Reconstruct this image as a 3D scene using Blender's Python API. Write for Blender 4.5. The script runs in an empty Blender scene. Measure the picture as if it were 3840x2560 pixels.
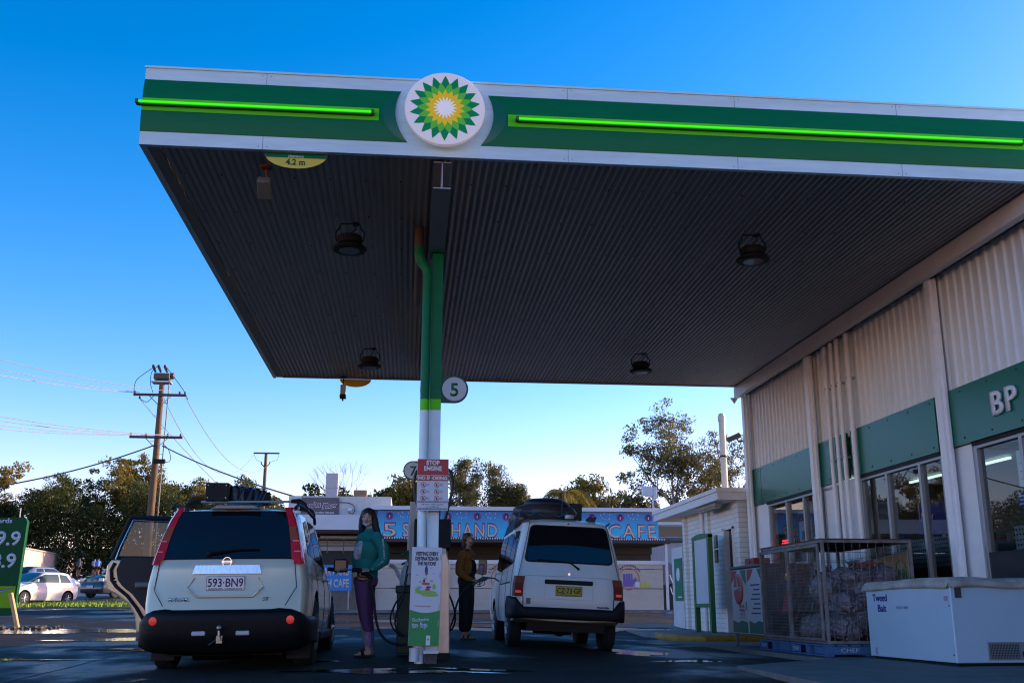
import bpy, bmesh, math, random
from mathutils import Vector, Matrix
import numpy as np
R = math.radians
rnd = random.Random(7)
scene = bpy.context.scene
COL = scene.collection

# ---------------- camera, sky, sun, exposure ----------------
PITCH, YAW = R(14.56), R(5.714)
cam_d = bpy.data.cameras.new("camera"); cam = bpy.data.objects.new("camera", cam_d); COL.objects.link(cam)
cam.location = (0, 0, 0.6); cam.rotation_euler = (R(90) + PITCH, 0, -YAW)
cam_d.sensor_width = 36; cam_d.lens = 36 * 3850 / 3840
cam_d.clip_start = 0.1; cam_d.clip_end = 3000
scene.camera = cam
SUN_EL, SUN_AZ = R(17), R(72)          # azimuth measured from +Y towards +X
world = bpy.data.worlds.new("World"); scene.world = world; world.use_nodes = True
wn = world.node_tree; wn.nodes.clear()
wo = wn.nodes.new('ShaderNodeOutputWorld'); wb = wn.nodes.new('ShaderNodeBackground')
sky = wn.nodes.new('ShaderNodeTexSky'); sky.sky_type = 'NISHITA'; sky.sun_disc = False
sky.sun_elevation = SUN_EL; sky.sun_rotation = SUN_AZ; sky.altitude = 0
sky.air_density = 1.0; sky.dust_density = 0.4; sky.ozone_density = 4.0
hs = wn.nodes.new('ShaderNodeHueSaturation'); hs.inputs['Saturation'].default_value = 1.2; hs.inputs['Hue'].default_value = 0.5
gm = wn.nodes.new('ShaderNodeGamma'); gm.inputs[1].default_value = 1.3
tn = wn.nodes.new('ShaderNodeMix'); tn.data_type = 'RGBA'; tn.blend_type = 'MULTIPLY'; tn.inputs[0].default_value = 1; tn.inputs[7].default_value = (1.95, .93, .88, 1)
wn.links.new(sky.outputs[0], gm.inputs[0]); wn.links.new(gm.outputs[0], hs.inputs['Color']); wn.links.new(hs.outputs[0], tn.inputs[6]); wn.links.new(tn.outputs[2], wb.inputs[0])
wb.inputs[1].default_value = 0.15
wn.links.new(wb.outputs[0], wo.inputs[0])
sun_d = bpy.data.lights.new("sun", 'SUN'); sun_d.energy = 5.0; sun_d.angle = R(0.5); sun_d.color = (1.0, 0.80, 0.55)
sun = bpy.data.objects.new("sun", sun_d); COL.objects.link(sun)
sd = Vector((math.sin(SUN_AZ) * math.cos(SUN_EL), math.cos(SUN_AZ) * math.cos(SUN_EL), math.sin(SUN_EL)))
sun.rotation_euler = sd.to_track_quat('Z', 'Y').to_euler(); sun.location = (20, 5, 20)
scene.view_settings.view_transform = 'Standard'; scene.view_settings.look = 'None'
scene.view_settings.gamma = 1; scene.view_settings.exposure = 0.8
scene.render.engine = 'CYCLES'
scene.cycles.pixel_filter_type = 'BLACKMAN_HARRIS'; scene.cycles.filter_width = 1.15
scene.cycles.max_bounces = 8; scene.cycles.transparent_max_bounces = 16

# ---------------- helpers ----------------
MATS = {}
def mat(name, col, rough=0.5, metal=0.0, var=0.0, vscale=6.0, bump=0.0, bscale=40.0, spec=0.5, emit=None, es=1.0, coat=0.0, stretch=None, col2=None, alpha=None, trans=None):
    if name in MATS: return MATS[name]
    m = bpy.data.materials.new(name); m.use_nodes = True; nt = m.node_tree
    b = nt.nodes['Principled BSDF']
    c = (*col, 1)
    b.inputs['Base Color'].default_value = c; b.inputs['Roughness'].default_value = rough
    b.inputs['Metallic'].default_value = metal; b.inputs['Specular IOR Level'].default_value = spec
    b.inputs['Coat Weight'].default_value = coat; b.inputs['Coat Roughness'].default_value = 0.06
    if emit: b.inputs['Emission Color'].default_value = (*emit, 1); b.inputs['Emission Strength'].default_value = es
    tc = nt.nodes.new('ShaderNodeTexCoord'); mp = nt.nodes.new('ShaderNodeMapping'); nt.links.new(tc.outputs['Object'], mp.inputs[0])
    if stretch: mp.inputs['Scale'].default_value = stretch
    if var or col2:
        n = nt.nodes.new('ShaderNodeTexNoise'); n.inputs['Scale'].default_value = vscale; n.inputs['Detail'].default_value = 6
        n.inputs['Roughness'].default_value = 0.65
        nt.links.new(mp.outputs[0], n.inputs['Vector'])
        cr = nt.nodes.new('ShaderNodeValToRGB'); cr.color_ramp.elements[0].position = 0.3; cr.color_ramp.elements[1].position = 0.7
        c2 = col2 if col2 else tuple(min(1, x * (1 + var)) for x in col)
        c1 = col if col2 else tuple(x * (1 - var) for x in col)
        cr.color_ramp.elements[0].color = (*c1, 1); cr.color_ramp.elements[1].color = (*c2, 1)
        nt.links.new(n.outputs[0], cr.inputs[0]); nt.links.new(cr.outputs[0], b.inputs['Base Color'])
        if rough > 0.12:
            mr = nt.nodes.new('ShaderNodeMapRange'); mr.inputs[3].default_value = rough * 0.8; mr.inputs[4].default_value = min(1, rough * 1.2)
            nt.links.new(n.outputs[0], mr.inputs[0]); nt.links.new(mr.outputs[0], b.inputs['Roughness'])
    if bump:
        n2 = nt.nodes.new('ShaderNodeTexNoise'); n2.inputs['Scale'].default_value = bscale; n2.inputs['Detail'].default_value = 4
        nt.links.new(mp.outputs[0], n2.inputs['Vector'])
        bp = nt.nodes.new('ShaderNodeBump'); bp.inputs['Strength'].default_value = bump; bp.inputs['Distance'].default_value = 0.02
        nt.links.new(n2.outputs[0], bp.inputs['Height']); nt.links.new(bp.outputs[0], b.inputs['Normal'])
    if trans: b.inputs['Transmission Weight'].default_value = trans
    MATS[name] = m; return m
def glass_mat(name, tint=(0.8, 0.9, 0.9), gloss=1.0, dark=0.0):
    if name in MATS: return MATS[name]
    m = bpy.data.materials.new(name); m.use_nodes = True; nt = m.node_tree; nt.nodes.clear()
    o = nt.nodes.new('ShaderNodeOutputMaterial'); mx = nt.nodes.new('ShaderNodeMixShader'); fr = nt.nodes.new('ShaderNodeFresnel'); fr.inputs[0].default_value = 1.52
    tr = nt.nodes.new('ShaderNodeBsdfTransparent'); tr.inputs[0].default_value = (*tint, 1); gl = nt.nodes.new('ShaderNodeBsdfGlossy'); gl.inputs['Roughness'].default_value = 0.005
    gl.inputs[0].default_value = (gloss, gloss, gloss, 1)
    nt.links.new(fr.outputs[0], mx.inputs[0]); nt.links.new(tr.outputs[0], mx.inputs[1]); nt.links.new(gl.outputs[0], mx.inputs[2]); nt.links.new(mx.outputs[0], o.inputs[0])
    MATS[name] = m; return m

class B:
    def __init__(s): s.v = []; s.f = []; s.mi = []; s.m = 0
    def add(s, vs, fs):
        k = len(s.v); s.v += [tuple(v) for v in vs]; s.f += [[i + k for i in f] for f in fs]; s.mi += [s.m] * len(fs); return s
    def box(s, x0, x1, y0, y1, z0, z1):
        vs = [(x, y, z) for z in (z0, z1) for y in (y0, y1) for x in (x0, x1)]
        return s.add(vs, [(0, 2, 3, 1), (4, 5, 7, 6), (0, 1, 5, 4), (2, 6, 7, 3), (0, 4, 6, 2), (1, 3, 7, 5)])
    def quad(s, *p): return s.add(p, [tuple(range(len(p)))])
    def tube(s, pts, r, n=8, cap=True, sy=1.0):
        pts = [Vector(p) for p in pts]; rs = r if isinstance(r, (list, tuple)) else [r] * len(pts)
        k = len(s.v); prev = None; allv = []
        for i, p in enumerate(pts):
            d = (pts[min(i + 1, len(pts) - 1)] - pts[max(i - 1, 0)])
            d = d.normalized() if d.length > 1e-9 else Vector((0, 0, 1))
            if prev is None:
                a = Vector((0, 0, 1)) if abs(d.z) < .9 else Vector((1, 0, 0)); u = d.cross(a).normalized()
            else:
                u = (prev - d * prev.dot(d)).normalized()
            prev = u; w = d.cross(u)
            for j in range(n):
                t = 2 * math.pi * j / n; allv.append(p + (u * math.cos(t) + w * math.sin(t) * sy) * rs[i])
        fs = []
        for i in range(len(pts) - 1):
            for j in range(n):
                fs.append((i * n + j, i * n + (j + 1) % n, (i + 1) * n + (j + 1) % n, (i + 1) * n + j))
        if cap: fs.append(tuple(range(n - 1, -1, -1))); fs.append(tuple((len(pts) - 1) * n + j for j in range(n)))
        return s.add(allv, fs)
    def cyl(s, p0, p1, r0, r1=None, n=16): return s.tube([p0, p1], [r0, r0 if r1 is None else r1], n)
    def sph(s, c, r, nu=16, nv=10, rot=None):
        rx, ry, rz = r if isinstance(r, (tuple, list)) else (r, r, r); vs = []; fs = []
        M = rot or Matrix.Identity(3); c = Vector(c)
        for i in range(nv + 1):
            a = math.pi * i / nv
            for j in range(nu):
                b = 2 * math.pi * j / nu
                vs.append(c + M @ Vector((rx * math.sin(a) * math.cos(b), ry * math.sin(a) * math.sin(b), rz * math.cos(a))))
        for i in range(nv):
            for j in range(nu): fs.append((i * nu + j, (i + 1) * nu + j, (i + 1) * nu + (j + 1) % nu, i * nu + (j + 1) % nu))
        return s.add(vs, fs)
    def lathe(s, c, prof, n=24, axis='z', cap=True):
        vs = []; fs = []
        for r, h in prof:
            for j in range(n):
                a = 2 * math.pi * j / n; x, y = r * math.cos(a), r * math.sin(a)
                vs.append({'z': (c[0] + x, c[1] + y, c[2] + h), 'y': (c[0] + x, c[1] + h, c[2] + y), 'x': (c[0] + h, c[1] + x, c[2] + y)}[axis])
        for i in range(len(prof) - 1):
            for j in range(n): fs.append((i * n + j, i * n + (j + 1) % n, (i + 1) * n + (j + 1) % n, (i + 1) * n + j))
        if cap: fs.append(tuple(range(n))); fs.append(tuple((len(prof) - 1) * n + j for j in range(n)))
        return s.add(vs, fs)
    def prism(s, poly, lo, hi, ax='y'):
        """poly: 2D points; extruded along ax between lo and hi. ax y -> (x,z); x -> (y,z); z -> (x,y)"""
        n = len(poly)
        def P(p, h): return {'y': (p[0], h, p[1]), 'x': (h, p[0], p[1]), 'z': (p[0], p[1], h)}[ax]
        vs = [P(p, lo) for p in poly] + [P(p, hi) for p in poly]
        fs = [tuple(range(n)), tuple(range(2 * n - 1, n - 1, -1))] + [(i, i + n, (i + 1) % n + n, (i + 1) % n) for i in range(n)]
        return s.add(vs, fs)
    def obj(s, name, mats, parent=None, smooth=False, bevel=0, loc=None, rot=None, angle=35, fix=True, segs=2):
        me = bpy.data.meshes.new(name); me.from_pydata(s.v, [], s.f)
        for m in (mats if isinstance(mats, (list, tuple)) else [mats]): me.materials.append(m)
        me.polygons.foreach_set('material_index', s.mi); me.update()
        if fix:
            bm = bmesh.new(); bm.from_mesh(me); bmesh.ops.recalc_face_normals(bm, faces=bm.faces); bm.to_mesh(me); bm.free()
        if smooth:
            me.polygons.foreach_set('use_smooth', [True] * len(me.polygons)); me.set_sharp_from_angle(angle=R(angle))
        o = bpy.data.objects.new(name, me); COL.objects.link(o)
        if parent: o.parent = parent
        if loc: o.location = loc
        if rot: o.rotation_euler = rot
        if bevel:
            md = o.modifiers.new('bevel', 'BEVEL'); md.width = bevel; md.segments = segs; md.limit_method = 'ANGLE'; md.angle_limit = R(40); md.harden_normals = False
        return o
def bake(o):
    """replace an object's mesh by its evaluated (modifiers applied) mesh"""
    bpy.context.view_layer.update(); dg = bpy.context.evaluated_depsgraph_get()
    me = bpy.data.meshes.new_from_object(o.evaluated_get(dg)); o.modifiers.clear(); old = o.data; o.data = me; bpy.data.meshes.remove(old); return o
def thing(name, label, cat, loc=(0, 0, 0), rot=(0, 0, 0), group=None):
    o = bpy.data.objects.new(name, None); COL.objects.link(o); o.location = loc; o.rotation_euler = rot; o.empty_display_size = .1
    return tag(o, label, cat, group)
def tag(o, label=None, cat=None, group=None, kind=None):
    if label: o['label'] = label
    if cat: o['category'] = cat
    if group: o['group'] = group
    if kind: o['kind'] = kind
    return o
def dup(root, loc=None, label=None, rot=None, group=None):
    def cp(o, par):
        c = o.copy(); COL.objects.link(c)
        if par: c.parent = par
        for ch in list(o.children): cp(ch, c)
        return c
    r = cp(root, None)
    if loc: r.location = loc
    if rot: r.rotation_euler = rot
    if label: r['label'] = label
    if group: r['group'] = group
    return r
def text(name, s, loc, h, mt, parent=None, rot=(R(90), 0, 0), ext=0.001, bold=0.0, shear=0.0, width=None, ax='CENTER', spacing=1.0, mat2=None):
    """text of cap height h, default readable from -Y; width squeezes it"""
    c = bpy.data.curves.new(name, 'FONT'); c.body = s; c.size = 1.0; c.extrude = 0; c.offset = bold; c.shear = shear; c.align_x = ax; c.align_y = 'BOTTOM_BASELINE' if False else 'TOP_BASELINE'
    c.space_character = spacing; c.resolution_u = 3
    o = bpy.data.objects.new(name, c); COL.objects.link(o); bpy.context.view_layer.update()
    dg = bpy.context.evaluated_depsgraph_get(); me = bpy.data.meshes.new_from_object(o.evaluated_get(dg)); bpy.data.objects.remove(o); bpy.data.curves.remove(c)
    co = np.zeros(len(me.vertices) * 3); me.vertices.foreach_get('co', co); co = co.reshape(-1, 3)
    w0 = co[:, 0].max() - co[:, 0].min(); z0 = 0.0
    k = h / 0.73; co *= k
    if width: co[:, 0] *= width / (w0 * k)
    me.vertices.foreach_set('co', co.reshape(-1)); me.update()
    bm = bmesh.new(); bm.from_mesh(me)
    r = bmesh.ops.extrude_face_region(bm, geom=list(bm.faces)); vs = [g for g in r['geom'] if isinstance(g, bmesh.types.BMVert)]
    bmesh.ops.translate(bm, verts=vs, vec=(0, 0, ext)); bmesh.ops.recalc_face_normals(bm, faces=bm.faces); bm.to_mesh(me); bm.free()
    me.materials.clear(); me.materials.append(mt); me.name = name
    o = bpy.data.objects.new(name, me); COL.objects.link(o); o.location = loc; o.rotation_euler = rot
    if parent: o.parent = parent
    return o
def lerp(a, b, t): return a + (b - a) * t
_gy = [-20, 0, 12, 13, 15.6, 20, 25, 30, 35, 42, 48, 53, 58, 70, 85, 92, 110, 160, 400, 1500]
_gz = [-.2, -.13, .035, .06, .12, .17, .25, .38, .51, .6, .69, .85, 1.13, 1.75, 2.6, 3.0, 3.6, 9.2, 18, 30]
def G(x, y):
    b = float(np.interp(y, _gy, _gz)); w = max(0, min(1, (30 - y) / 8)) * max(0, min(1, (y + 5) / 10))
    return b - (.04 * min(x - .3, float(np.interp(y, [12, 15.6], [1.7, 4]))) if x > .3 else .015 * min(.3 - x, 4)) * w
WHITE = mat('white_paint', (.72, .74, .76), .45, var=.06, vscale=3)
# panel frame for upright text facing -X (read from the left side)
RX = (R(90), 0, R(-90))
# ---------------- ground ----------------
def build_ground():
    xs = sorted(set([-600, -300, -200, -150, -120, -90, -70] + [x for x in np.arange(-56, 40, 4)] + [x for x in np.arange(-8, 12, .5)] + [50, 70, 100, 150, 250, 400, 700]))
    ys = sorted(set([-30, -15, -5, 0, 4] + [y for y in np.arange(6, 32, .5)] + [y for y in np.arange(32, 62, 1.5)] + [y for y in np.arange(62, 130, 4)] + [145, 160, 200, 260, 400, 700, 1500]))
    b = B(); b.v = [(x, y, G(x, y)) for y in ys for x in xs]; n = len(xs)
    for j in range(len(ys) - 1):
        for i in range(n - 1): b.f.append([j * n + i, j * n + i + 1, (j + 1) * n + i + 1, (j + 1) * n + i]); b.mi.append(0)
    m = bpy.data.materials.new('wet_asphalt'); m.use_nodes = True; nt = m.node_tree; p = nt.nodes['Principled BSDF']
    tc = nt.nodes.new('ShaderNodeTexCoord')
    def noise(sc, stretch=(1, 1, 1), det=5, rough=.55):
        mp = nt.nodes.new('ShaderNodeMapping'); mp.inputs['Scale'].default_value = stretch; nt.links.new(tc.outputs['Object'], mp.inputs[0])
        n = nt.nodes.new('ShaderNodeTexNoise'); n.inputs['Scale'].default_value = sc; n.inputs['Detail'].default_value = det; n.inputs['Roughness'].default_value = rough
        nt.links.new(mp.outputs[0], n.inputs['Vector']); return n.outputs[0]
    def ramp(src, a, b_, ca=(0, 0, 0, 1), cb=(1, 1, 1, 1)):
        r = nt.nodes.new('ShaderNodeValToRGB'); r.color_ramp.elements[0].position = a; r.color_ramp.elements[1].position = b_
        r.color_ramp.elements[0].color = ca; r.color_ramp.elements[1].color = cb; nt.links.new(src, r.inputs[0]); return r.outputs[0]
    damp = ramp(noise(.35, (1, .6, 1), 6), .52, .60)
    pud = ramp(noise(.8, (.8, .45, 1), 4, .5), .66, .70)
    base = ramp(noise(1.2, (1, 1, 1), 8, .7), .3, .7, (.008, .0075, .007, 1), (.034, .029, .026, 1))
    mix = nt.nodes.new('ShaderNodeMix'); mix.data_type = 'RGBA'; nt.links.new(damp, mix.inputs[0]); nt.links.new(base, mix.inputs[6]); mix.inputs[7].default_value = (.008, .008, .009, 1)
    nt.links.new(mix.outputs[2], p.inputs['Base Color'])
    m1 = nt.nodes.new('ShaderNodeMapRange'); nt.links.new(damp, m1.inputs[0]); m1.inputs[3].default_value = .75; m1.inputs[4].default_value = .28
    m2 = nt.nodes.new('ShaderNodeMix'); m2.data_type = 'FLOAT'; nt.links.new(pud, m2.inputs[0]); nt.links.new(m1.outputs[0], m2.inputs[2]); m2.inputs[3].default_value = .08
    nt.links.new(m2.outputs[0], p.inputs['Roughness'])
    fn = noise(90, (1, 1, 1), 3); bp = nt.nodes.new('ShaderNodeBump'); bp.inputs['Distance'].default_value = .012
    m3 = nt.nodes.new('ShaderNodeMapRange'); nt.links.new(pud, m3.inputs[0]); m3.inputs[3].default_value = 1.0; m3.inputs[4].default_value = .03
    nt.links.new(m3.outputs[0], bp.inputs['Strength']); nt.links.new(fn, bp.inputs['Height']); nt.links.new(bp.outputs[0], p.inputs['Normal'])
    p.inputs['Specular IOR Level'].default_value = .18
    tag(b.obj('ground', m, smooth=True), kind='structure')
    # puddles beside the pump island (still water lying in hollows)
    wm = mat('still_water', (.006, .008, .01), .03, bump=.08, bscale=9, spec=.5)
    def puddle(cx, cy, rx, ry, seed):
        r = random.Random(seed); n = 48; ph = [r.uniform(0, 6.28) for _ in range(6)]; b = B(); pts = [(cx, cy, G(cx, cy) + .005)]
        for i in range(n):
            a = 2 * math.pi * i / n; k = 1 + .22 * math.sin(3 * a + ph[0]) + .13 * math.sin(7 * a + ph[1]) + .1 * math.sin(13 * a + ph[2])
            x, y = cx + rx * k * math.cos(a), cy + ry * k * math.sin(a); pts.append((x, y, G(x, y) + .005))
        b.add(pts, [(0, i + 1, (i + 1) % n + 1) for i in range(n)]); return tag(b.obj('puddle', wm), kind='structure')
    for i, (a, c, rx, ry) in enumerate([(-.55, 10.75, .55, .20), (.1, 10.4, .75, .15), (.75, 10.85, .5, .12), (-1.0, 12.2, .25, .14), (3.3, 15.0, .4, .6), (3.5, 13.0, .35, .25), (-3.6, 15.2, .8, .3), (-4.6, 13.3, .8, .15), (-6.8, 22.5, 2.2, 1.1), (-4.4, 18.5, 1.3, .7), (.5, 22.8, 2.4, .8), (-.6, 26.5, 2.8, .7), (3.9, 24.5, 1.8, 1.0)]): puddle(a, c, rx, ry, i)
    # slab joints and oil stains
    jm = mat('joint_bitumen', (.004, .004, .004), .7); r = random.Random(9)
    for pts in ([(-9, 11.35), (-4, 11.3), (0, 11.25), (3.6, 11.42)], [(-9, 16.2), (3, 16.0), (5, 16.0)], [(-3.6, 9.5), (-3.7, 22)], [(4.2, 12.2), (4.3, 20)], [(-9, 21.5), (5, 21.3)]):
        b = B(); n = 40; L = len(pts) - 1; vs = []
        for i in range(n + 1):
            u = i / n * L; k = min(int(u), L - 1); x = lerp(pts[k][0], pts[k + 1][0], u - k); y = lerp(pts[k][1], pts[k + 1][1], u - k); al = abs(pts[-1][0] - pts[0][0]) > 3
            w = .016 + r.uniform(-.004, .004)
            for s in (-1, 1): xx, yy = (x, y + s * w) if al else (x + s * w, y); vs.append((xx, yy, G(xx, yy) + .004))
        b.add(vs, [(2 * i, 2 * i + 1, 2 * i + 3, 2 * i + 2) for i in range(n)]); tag(b.obj('slab_joint', jm), kind='structure')
    # footpath slab with kerb along the shop
    conc = mat('concrete', (.16, .155, .15), .75, var=.3, vscale=2.5, bump=.3, bscale=60)
    b = B(); b.prism([(3.62, 11.45), (5.0, 12.35), (5.0, 20.3), (9, 20.3), (9, 6), (3.4, 6)], -.4, .0, 'z')
    # slab top is level; near part keeps just over the forecourt
    b.v = [(x, y, z if z < -.1 else (.02 if x > 4.9 else -.005 + .0)) for x, y, z in b.v]
    tag(b.obj('footpath', conc), kind='structure')
    yel = mat('yellow_kerb_paint', (.34, .22, .03), .7, var=.35, vscale=5)
    b = B(); b.prism([(4.9, 21.6), (5.2, 19.9), (5.5, 19.3), (6.6, 19.2), (9, 20.3), (9, 30), (5.2, 30)], -.2, .12, 'z'); tag(b.obj('toilet_block_kerb', conc, bevel=.02), kind='structure')
    b = B(); pl = [(5.15, 21.6), (5.0, 20.5), (5.1, 19.6), (5.5, 19.15), (6.2, 19.05), (6.8, 19.1)]
    b.tube([(x, y, .055) for x, y in pl], .085, 10); tag(b.obj('yellow_kerb', yel, smooth=True), kind='structure')
    # road
    rm = mat('road_asphalt', (.055, .055, .062), .6, var=.25, vscale=1.5, bump=.3, bscale=50)
    def sheet(name, quadfn, nx, ny, m, dz):
        b = B(); vs = []
        for j in range(ny + 1):
            for i in range(nx + 1):
                x, y = quadfn(i / nx, j / ny); vs.append((x, y, G(x, y) + dz))
        b.add(vs, [(j * (nx + 1) + i, j * (nx + 1) + i + 1, (j + 1) * (nx + 1) + i + 1, (j + 1) * (nx + 1) + i) for j in range(ny) for i in range(nx)])
        return tag(b.obj(name, m, smooth=True), kind='structure')
    def rd(s, t):  # road runs left-right, drifting away to the right
        x = -70 + 66 * s; return x, lerp(53.5, 88, t) + (x + 16) * .12
    sheet('road', rd, 33, 18, rm, .02)
    lm = mat('line_paint', (.6, .6, .58), .6, var=.2, vscale=8)
    for k, y0 in enumerate((61.5, 73.0)):
        sheet('road_line', lambda s, t: (-60 + 52 * s, y0 + t * .22 + (-60 + 52 * s + 16) * .12), 30, 1, lm, .03)
    # grass verge
    gm = mat('grass_soil', (.05, .07, .02), .9, var=.4, vscale=3, bump=.5, bscale=30)
    b = B()
    vb = [(-40, 44.5, 53), (-24, 45, 52.5), (-16, 45.5, 52), (-9, 44, 52), (-7, 44.5, 50)]
    def vsheet():
        vs = []; n = len(vb); seg = 12
        for x, y0, y1 in vb:
            for k in range(seg + 1):
                y = lerp(y0, y1, k / seg); vs.append((x, y, G(x, y) + .05 * math.sin(math.pi * k / seg) + .01))
        b.add(vs, [(i * (seg + 1) + k, (i + 1) * (seg + 1) + k, (i + 1) * (seg + 1) + k + 1, i * (seg + 1) + k + 1) for i in range(n - 1) for k in range(seg)])
    vsheet(); tag(b.obj('grass_verge', gm, smooth=True), kind='structure')
    b = B(); r = random.Random(3)
    gl = mat('grass_blade', (.22, .30, .03), .7, var=.3, vscale=1.5)
    for i in range(24000):
        x = r.uniform(-24, -7.2); t = r.random() ** .8; y = lerp(45.0, 52, t)
        if 47.0 < y < 47.8 and r.random() < .9: continue
        z = G(x, y) + .05 * math.sin(math.pi * t); h = r.uniform(.05, .16) * (1.6 if r.random() < .1 else 1); a = r.uniform(0, 6.28); w = r.uniform(.02, .045)
        dx, dy = math.cos(a) * w, math.sin(a) * w; lx, ly = r.uniform(-.06, .06), r.uniform(-.06, .06)
        b.add([(x - dx, y - dy, z), (x + dx, y + dy, z), (x + lx, y + ly, z + h)], [(0, 1, 2)])
    tag(b.obj('verge_grass', gl, fix=False), 'tufts of sunlit green grass along the verge before the road', 'grass', kind='stuff')
    b = B()
    for i in range(90):
        x = r.uniform(-9.6, -7.5); y = r.uniform(23.4, 24.4); s = r.uniform(.02, .06); b.sph((x, y, G(x, y) + s * .4), (s * 1.4, s, s * .7), 6, 4)
    tag(b.obj('rubble', mat('rubble', (.12, .09, .06), .9, var=.4), smooth=False), 'loose earth and stones round the base of the green price sign', 'rubble', kind='stuff')
build_ground()

# ---------------- canopy ----------------
CX0, CX1, CY0, CY1, CZ, CT = -2.75, 7.4, 9.68, 20.42, 5.05, 5.89
GREEN = mat('green_dark', (.001, .15, .055), .38, var=.08, vscale=2, stretch=(1, 1, 6), spec=.18)
LIME = mat('green_lime', (.10, .62, .01), .4, spec=.2)
GREENP = mat('green_panel', (.002, .13, .085), .25, spec=.35, var=.05, vscale=1)
BLACK = mat('black_plastic', (.009, .009, .010), .6, spec=.25, bump=.1, bscale=80)
STEEL = mat('galvanised', (.35, .36, .37), .45, metal=.7, var=.2, vscale=9)
def canopy():
    t = thing('canopy', 'wide white and green petrol station canopy with corrugated ceiling and flower logo', 'canopy', (0.25, 11.9, 0))
    ox, oy = .25, 11.9
    def o(b, *a, **k):
        b.v = [(x - ox, y - oy, z) for x, y, z in b.v]; return b.obj(*a, **k)
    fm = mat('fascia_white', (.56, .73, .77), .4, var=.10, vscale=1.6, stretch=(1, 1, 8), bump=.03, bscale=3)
    b = B(); b.box(CX0, CX1, CY0, CY0 + .06, CZ, CT); b.box(CX0, CX0 + .06, CY0 + .06, CY1, CZ, CT); b.box(CX0 + .06, CX1, CY1 - .05, CY1, CZ + .02, CT)
    b.box(CX0 + .06, CX1, CY0 + .06, CY1 - .05, CT - .06, CT - .02)
    b.box(CX0 - .012, CX1, CY0 - .012, CY0 + .03, CT - .002, CT + .02); b.m = 1
    for x in (-1.55, 1.55, 3.35, 5.15):
        for z0, z1 in ((CZ + .003, 5.188), (5.762, CT - .004)): b.box(x, x + .005, CY0 - .002, CY0 + .01, z0, z1)
        for z in (CZ + .03, CT - .03):
            for q in (-.04, .045): b.cyl((x + q, CY0 - .003, z), (x + q, CY0 + .01, z), .006, n=6)
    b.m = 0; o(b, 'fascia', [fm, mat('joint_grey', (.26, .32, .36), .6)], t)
    # underside trim + corrugated ceiling
    sm = mat('soffit_sheet', (.34, .29, .245), .42, var=.14, vscale=1.6, stretch=(2.2, .5, 1))
    b = B(); n = int((CX1 - CX0 - .3) / .076 * 8); x0 = CX0 + .17; vs = []
    for i in range(n + 1):
        x = x0 + i * .076 / 8; z = CZ + .03 + .012 * math.cos(2 * math.pi * i / 8); vs += [(x, CY0 + .05, z), (x, CY1 - .05, z)]
    b.add(vs, [(2 * i, 2 * i + 1, 2 * i + 3, 2 * i + 2) for i in range(n)])
    b.m = 1; r = random.Random(5)
    for yy in np.arange(10.4, 20.2, 1.07):
        for xx in np.arange(CX0 + .3, 6.5, .38): b.cyl((xx + r.uniform(-.01, .01), yy, CZ + .008), (xx, yy, CZ + .022), .006, n=6)
    s = o(b, 'ceiling', [sm, BLACK], t, smooth=True, angle=60, fix=False)
    b = B(); b.box(CX0 + .06, CX0 + .18, CY0 + .06, CY1 - .05, CZ + .012, CZ + .024); b.box(CX0 + .19, CX1, CY1 - .07, CY1 - .052, CZ + .0, CZ + .06)
    o(b, 'edge_trim', mat('trim_grey', (.32, .28, .25), .5), t)
    # green printed bands, slightly bowed outwards
    logo = Vector((.27, 5.53)); rr = .505
    def band(xa, xb, za, zb, off, m, name, lroundc=None, rroundc=None, bow=.03, rad=rr):
        b = B(); nz = 14; vs = []
        for k in range(nz + 1):
            z = lerp(za, zb, k / nz); u = (z - 5.19) / .57 * 2 - 1; y = CY0 - .003 - bow * (1 - u * u) - off
            l, rgt = xa, xb
            if lroundc is not None: l = lroundc + math.sqrt(max(.0, rad * rad - (z - 5.53) ** 2))
            if rroundc is not None: rgt = rroundc - math.sqrt(max(.0, rad * rad - (z - 5.53) ** 2))
            for q in range(5): vs.append((lerp(l, rgt, q / 4), y, z))
        b.add(vs, [(k * 5 + q, k * 5 + q + 1, k * 5 + 5 + q + 1, k * 5 + 5 + q) for k in range(nz) for q in range(4)])
        for e in (0, 4): b.add([(vs[k * 5 + e][0], CY0 + .001, vs[k * 5 + e][2]) for k in range(nz + 1)] + [vs[k * 5 + e] for k in range(nz + 1)], [(k, k + 1, k + nz + 2, k + nz + 1) for k in range(nz)])
        return o(b, name, m, t, smooth=True)
    band(CX0 - .001, 0, 5.19, 5.76, 0, GREEN, 'green_band', rroundc=.27)
    band(0, 6.62, 5.19, 5.76, 0, GREEN, 'green_band', lroundc=.27, rroundc=None)
    band(CX0 - .001, -.40, 5.405, 5.54, .004, LIME, 'lime_band')
    band(.925, 6.55, 5.405, 5.54, .004, LIME, 'lime_band')
    cres = mat('green_crescent', (.006, .13, .06), .3)
    for sgn in (-1, 1):   # crescents printed beside the logo ring
        b = B(); vs = []
        for k in range(17):
            z = lerp(5.20, 5.75, k / 16); u = (z - 5.19) / .57 * 2 - 1; y = CY0 - .005 - .03 * (1 - u * u)
            x1 = .27 + sgn * (math.sqrt(rr * rr - (z - 5.53) ** 2)); x2 = x1 + sgn * .13 * (max(0, 1 - ((z - 5.475) / .275) ** 2)) ** .5
            vs += [(x1, y, z), (x2, y, z)]
        b.add(vs, [(2 * k, 2 * k + 1, 2 * k + 3, 2 * k + 2) for k in range(16)]); o(b, 'crescent', cres, t, smooth=True)
    tubem = mat('green_tube', (.03, .5, .01), .3, emit=(.05, 1, .0), es=.5)
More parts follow.
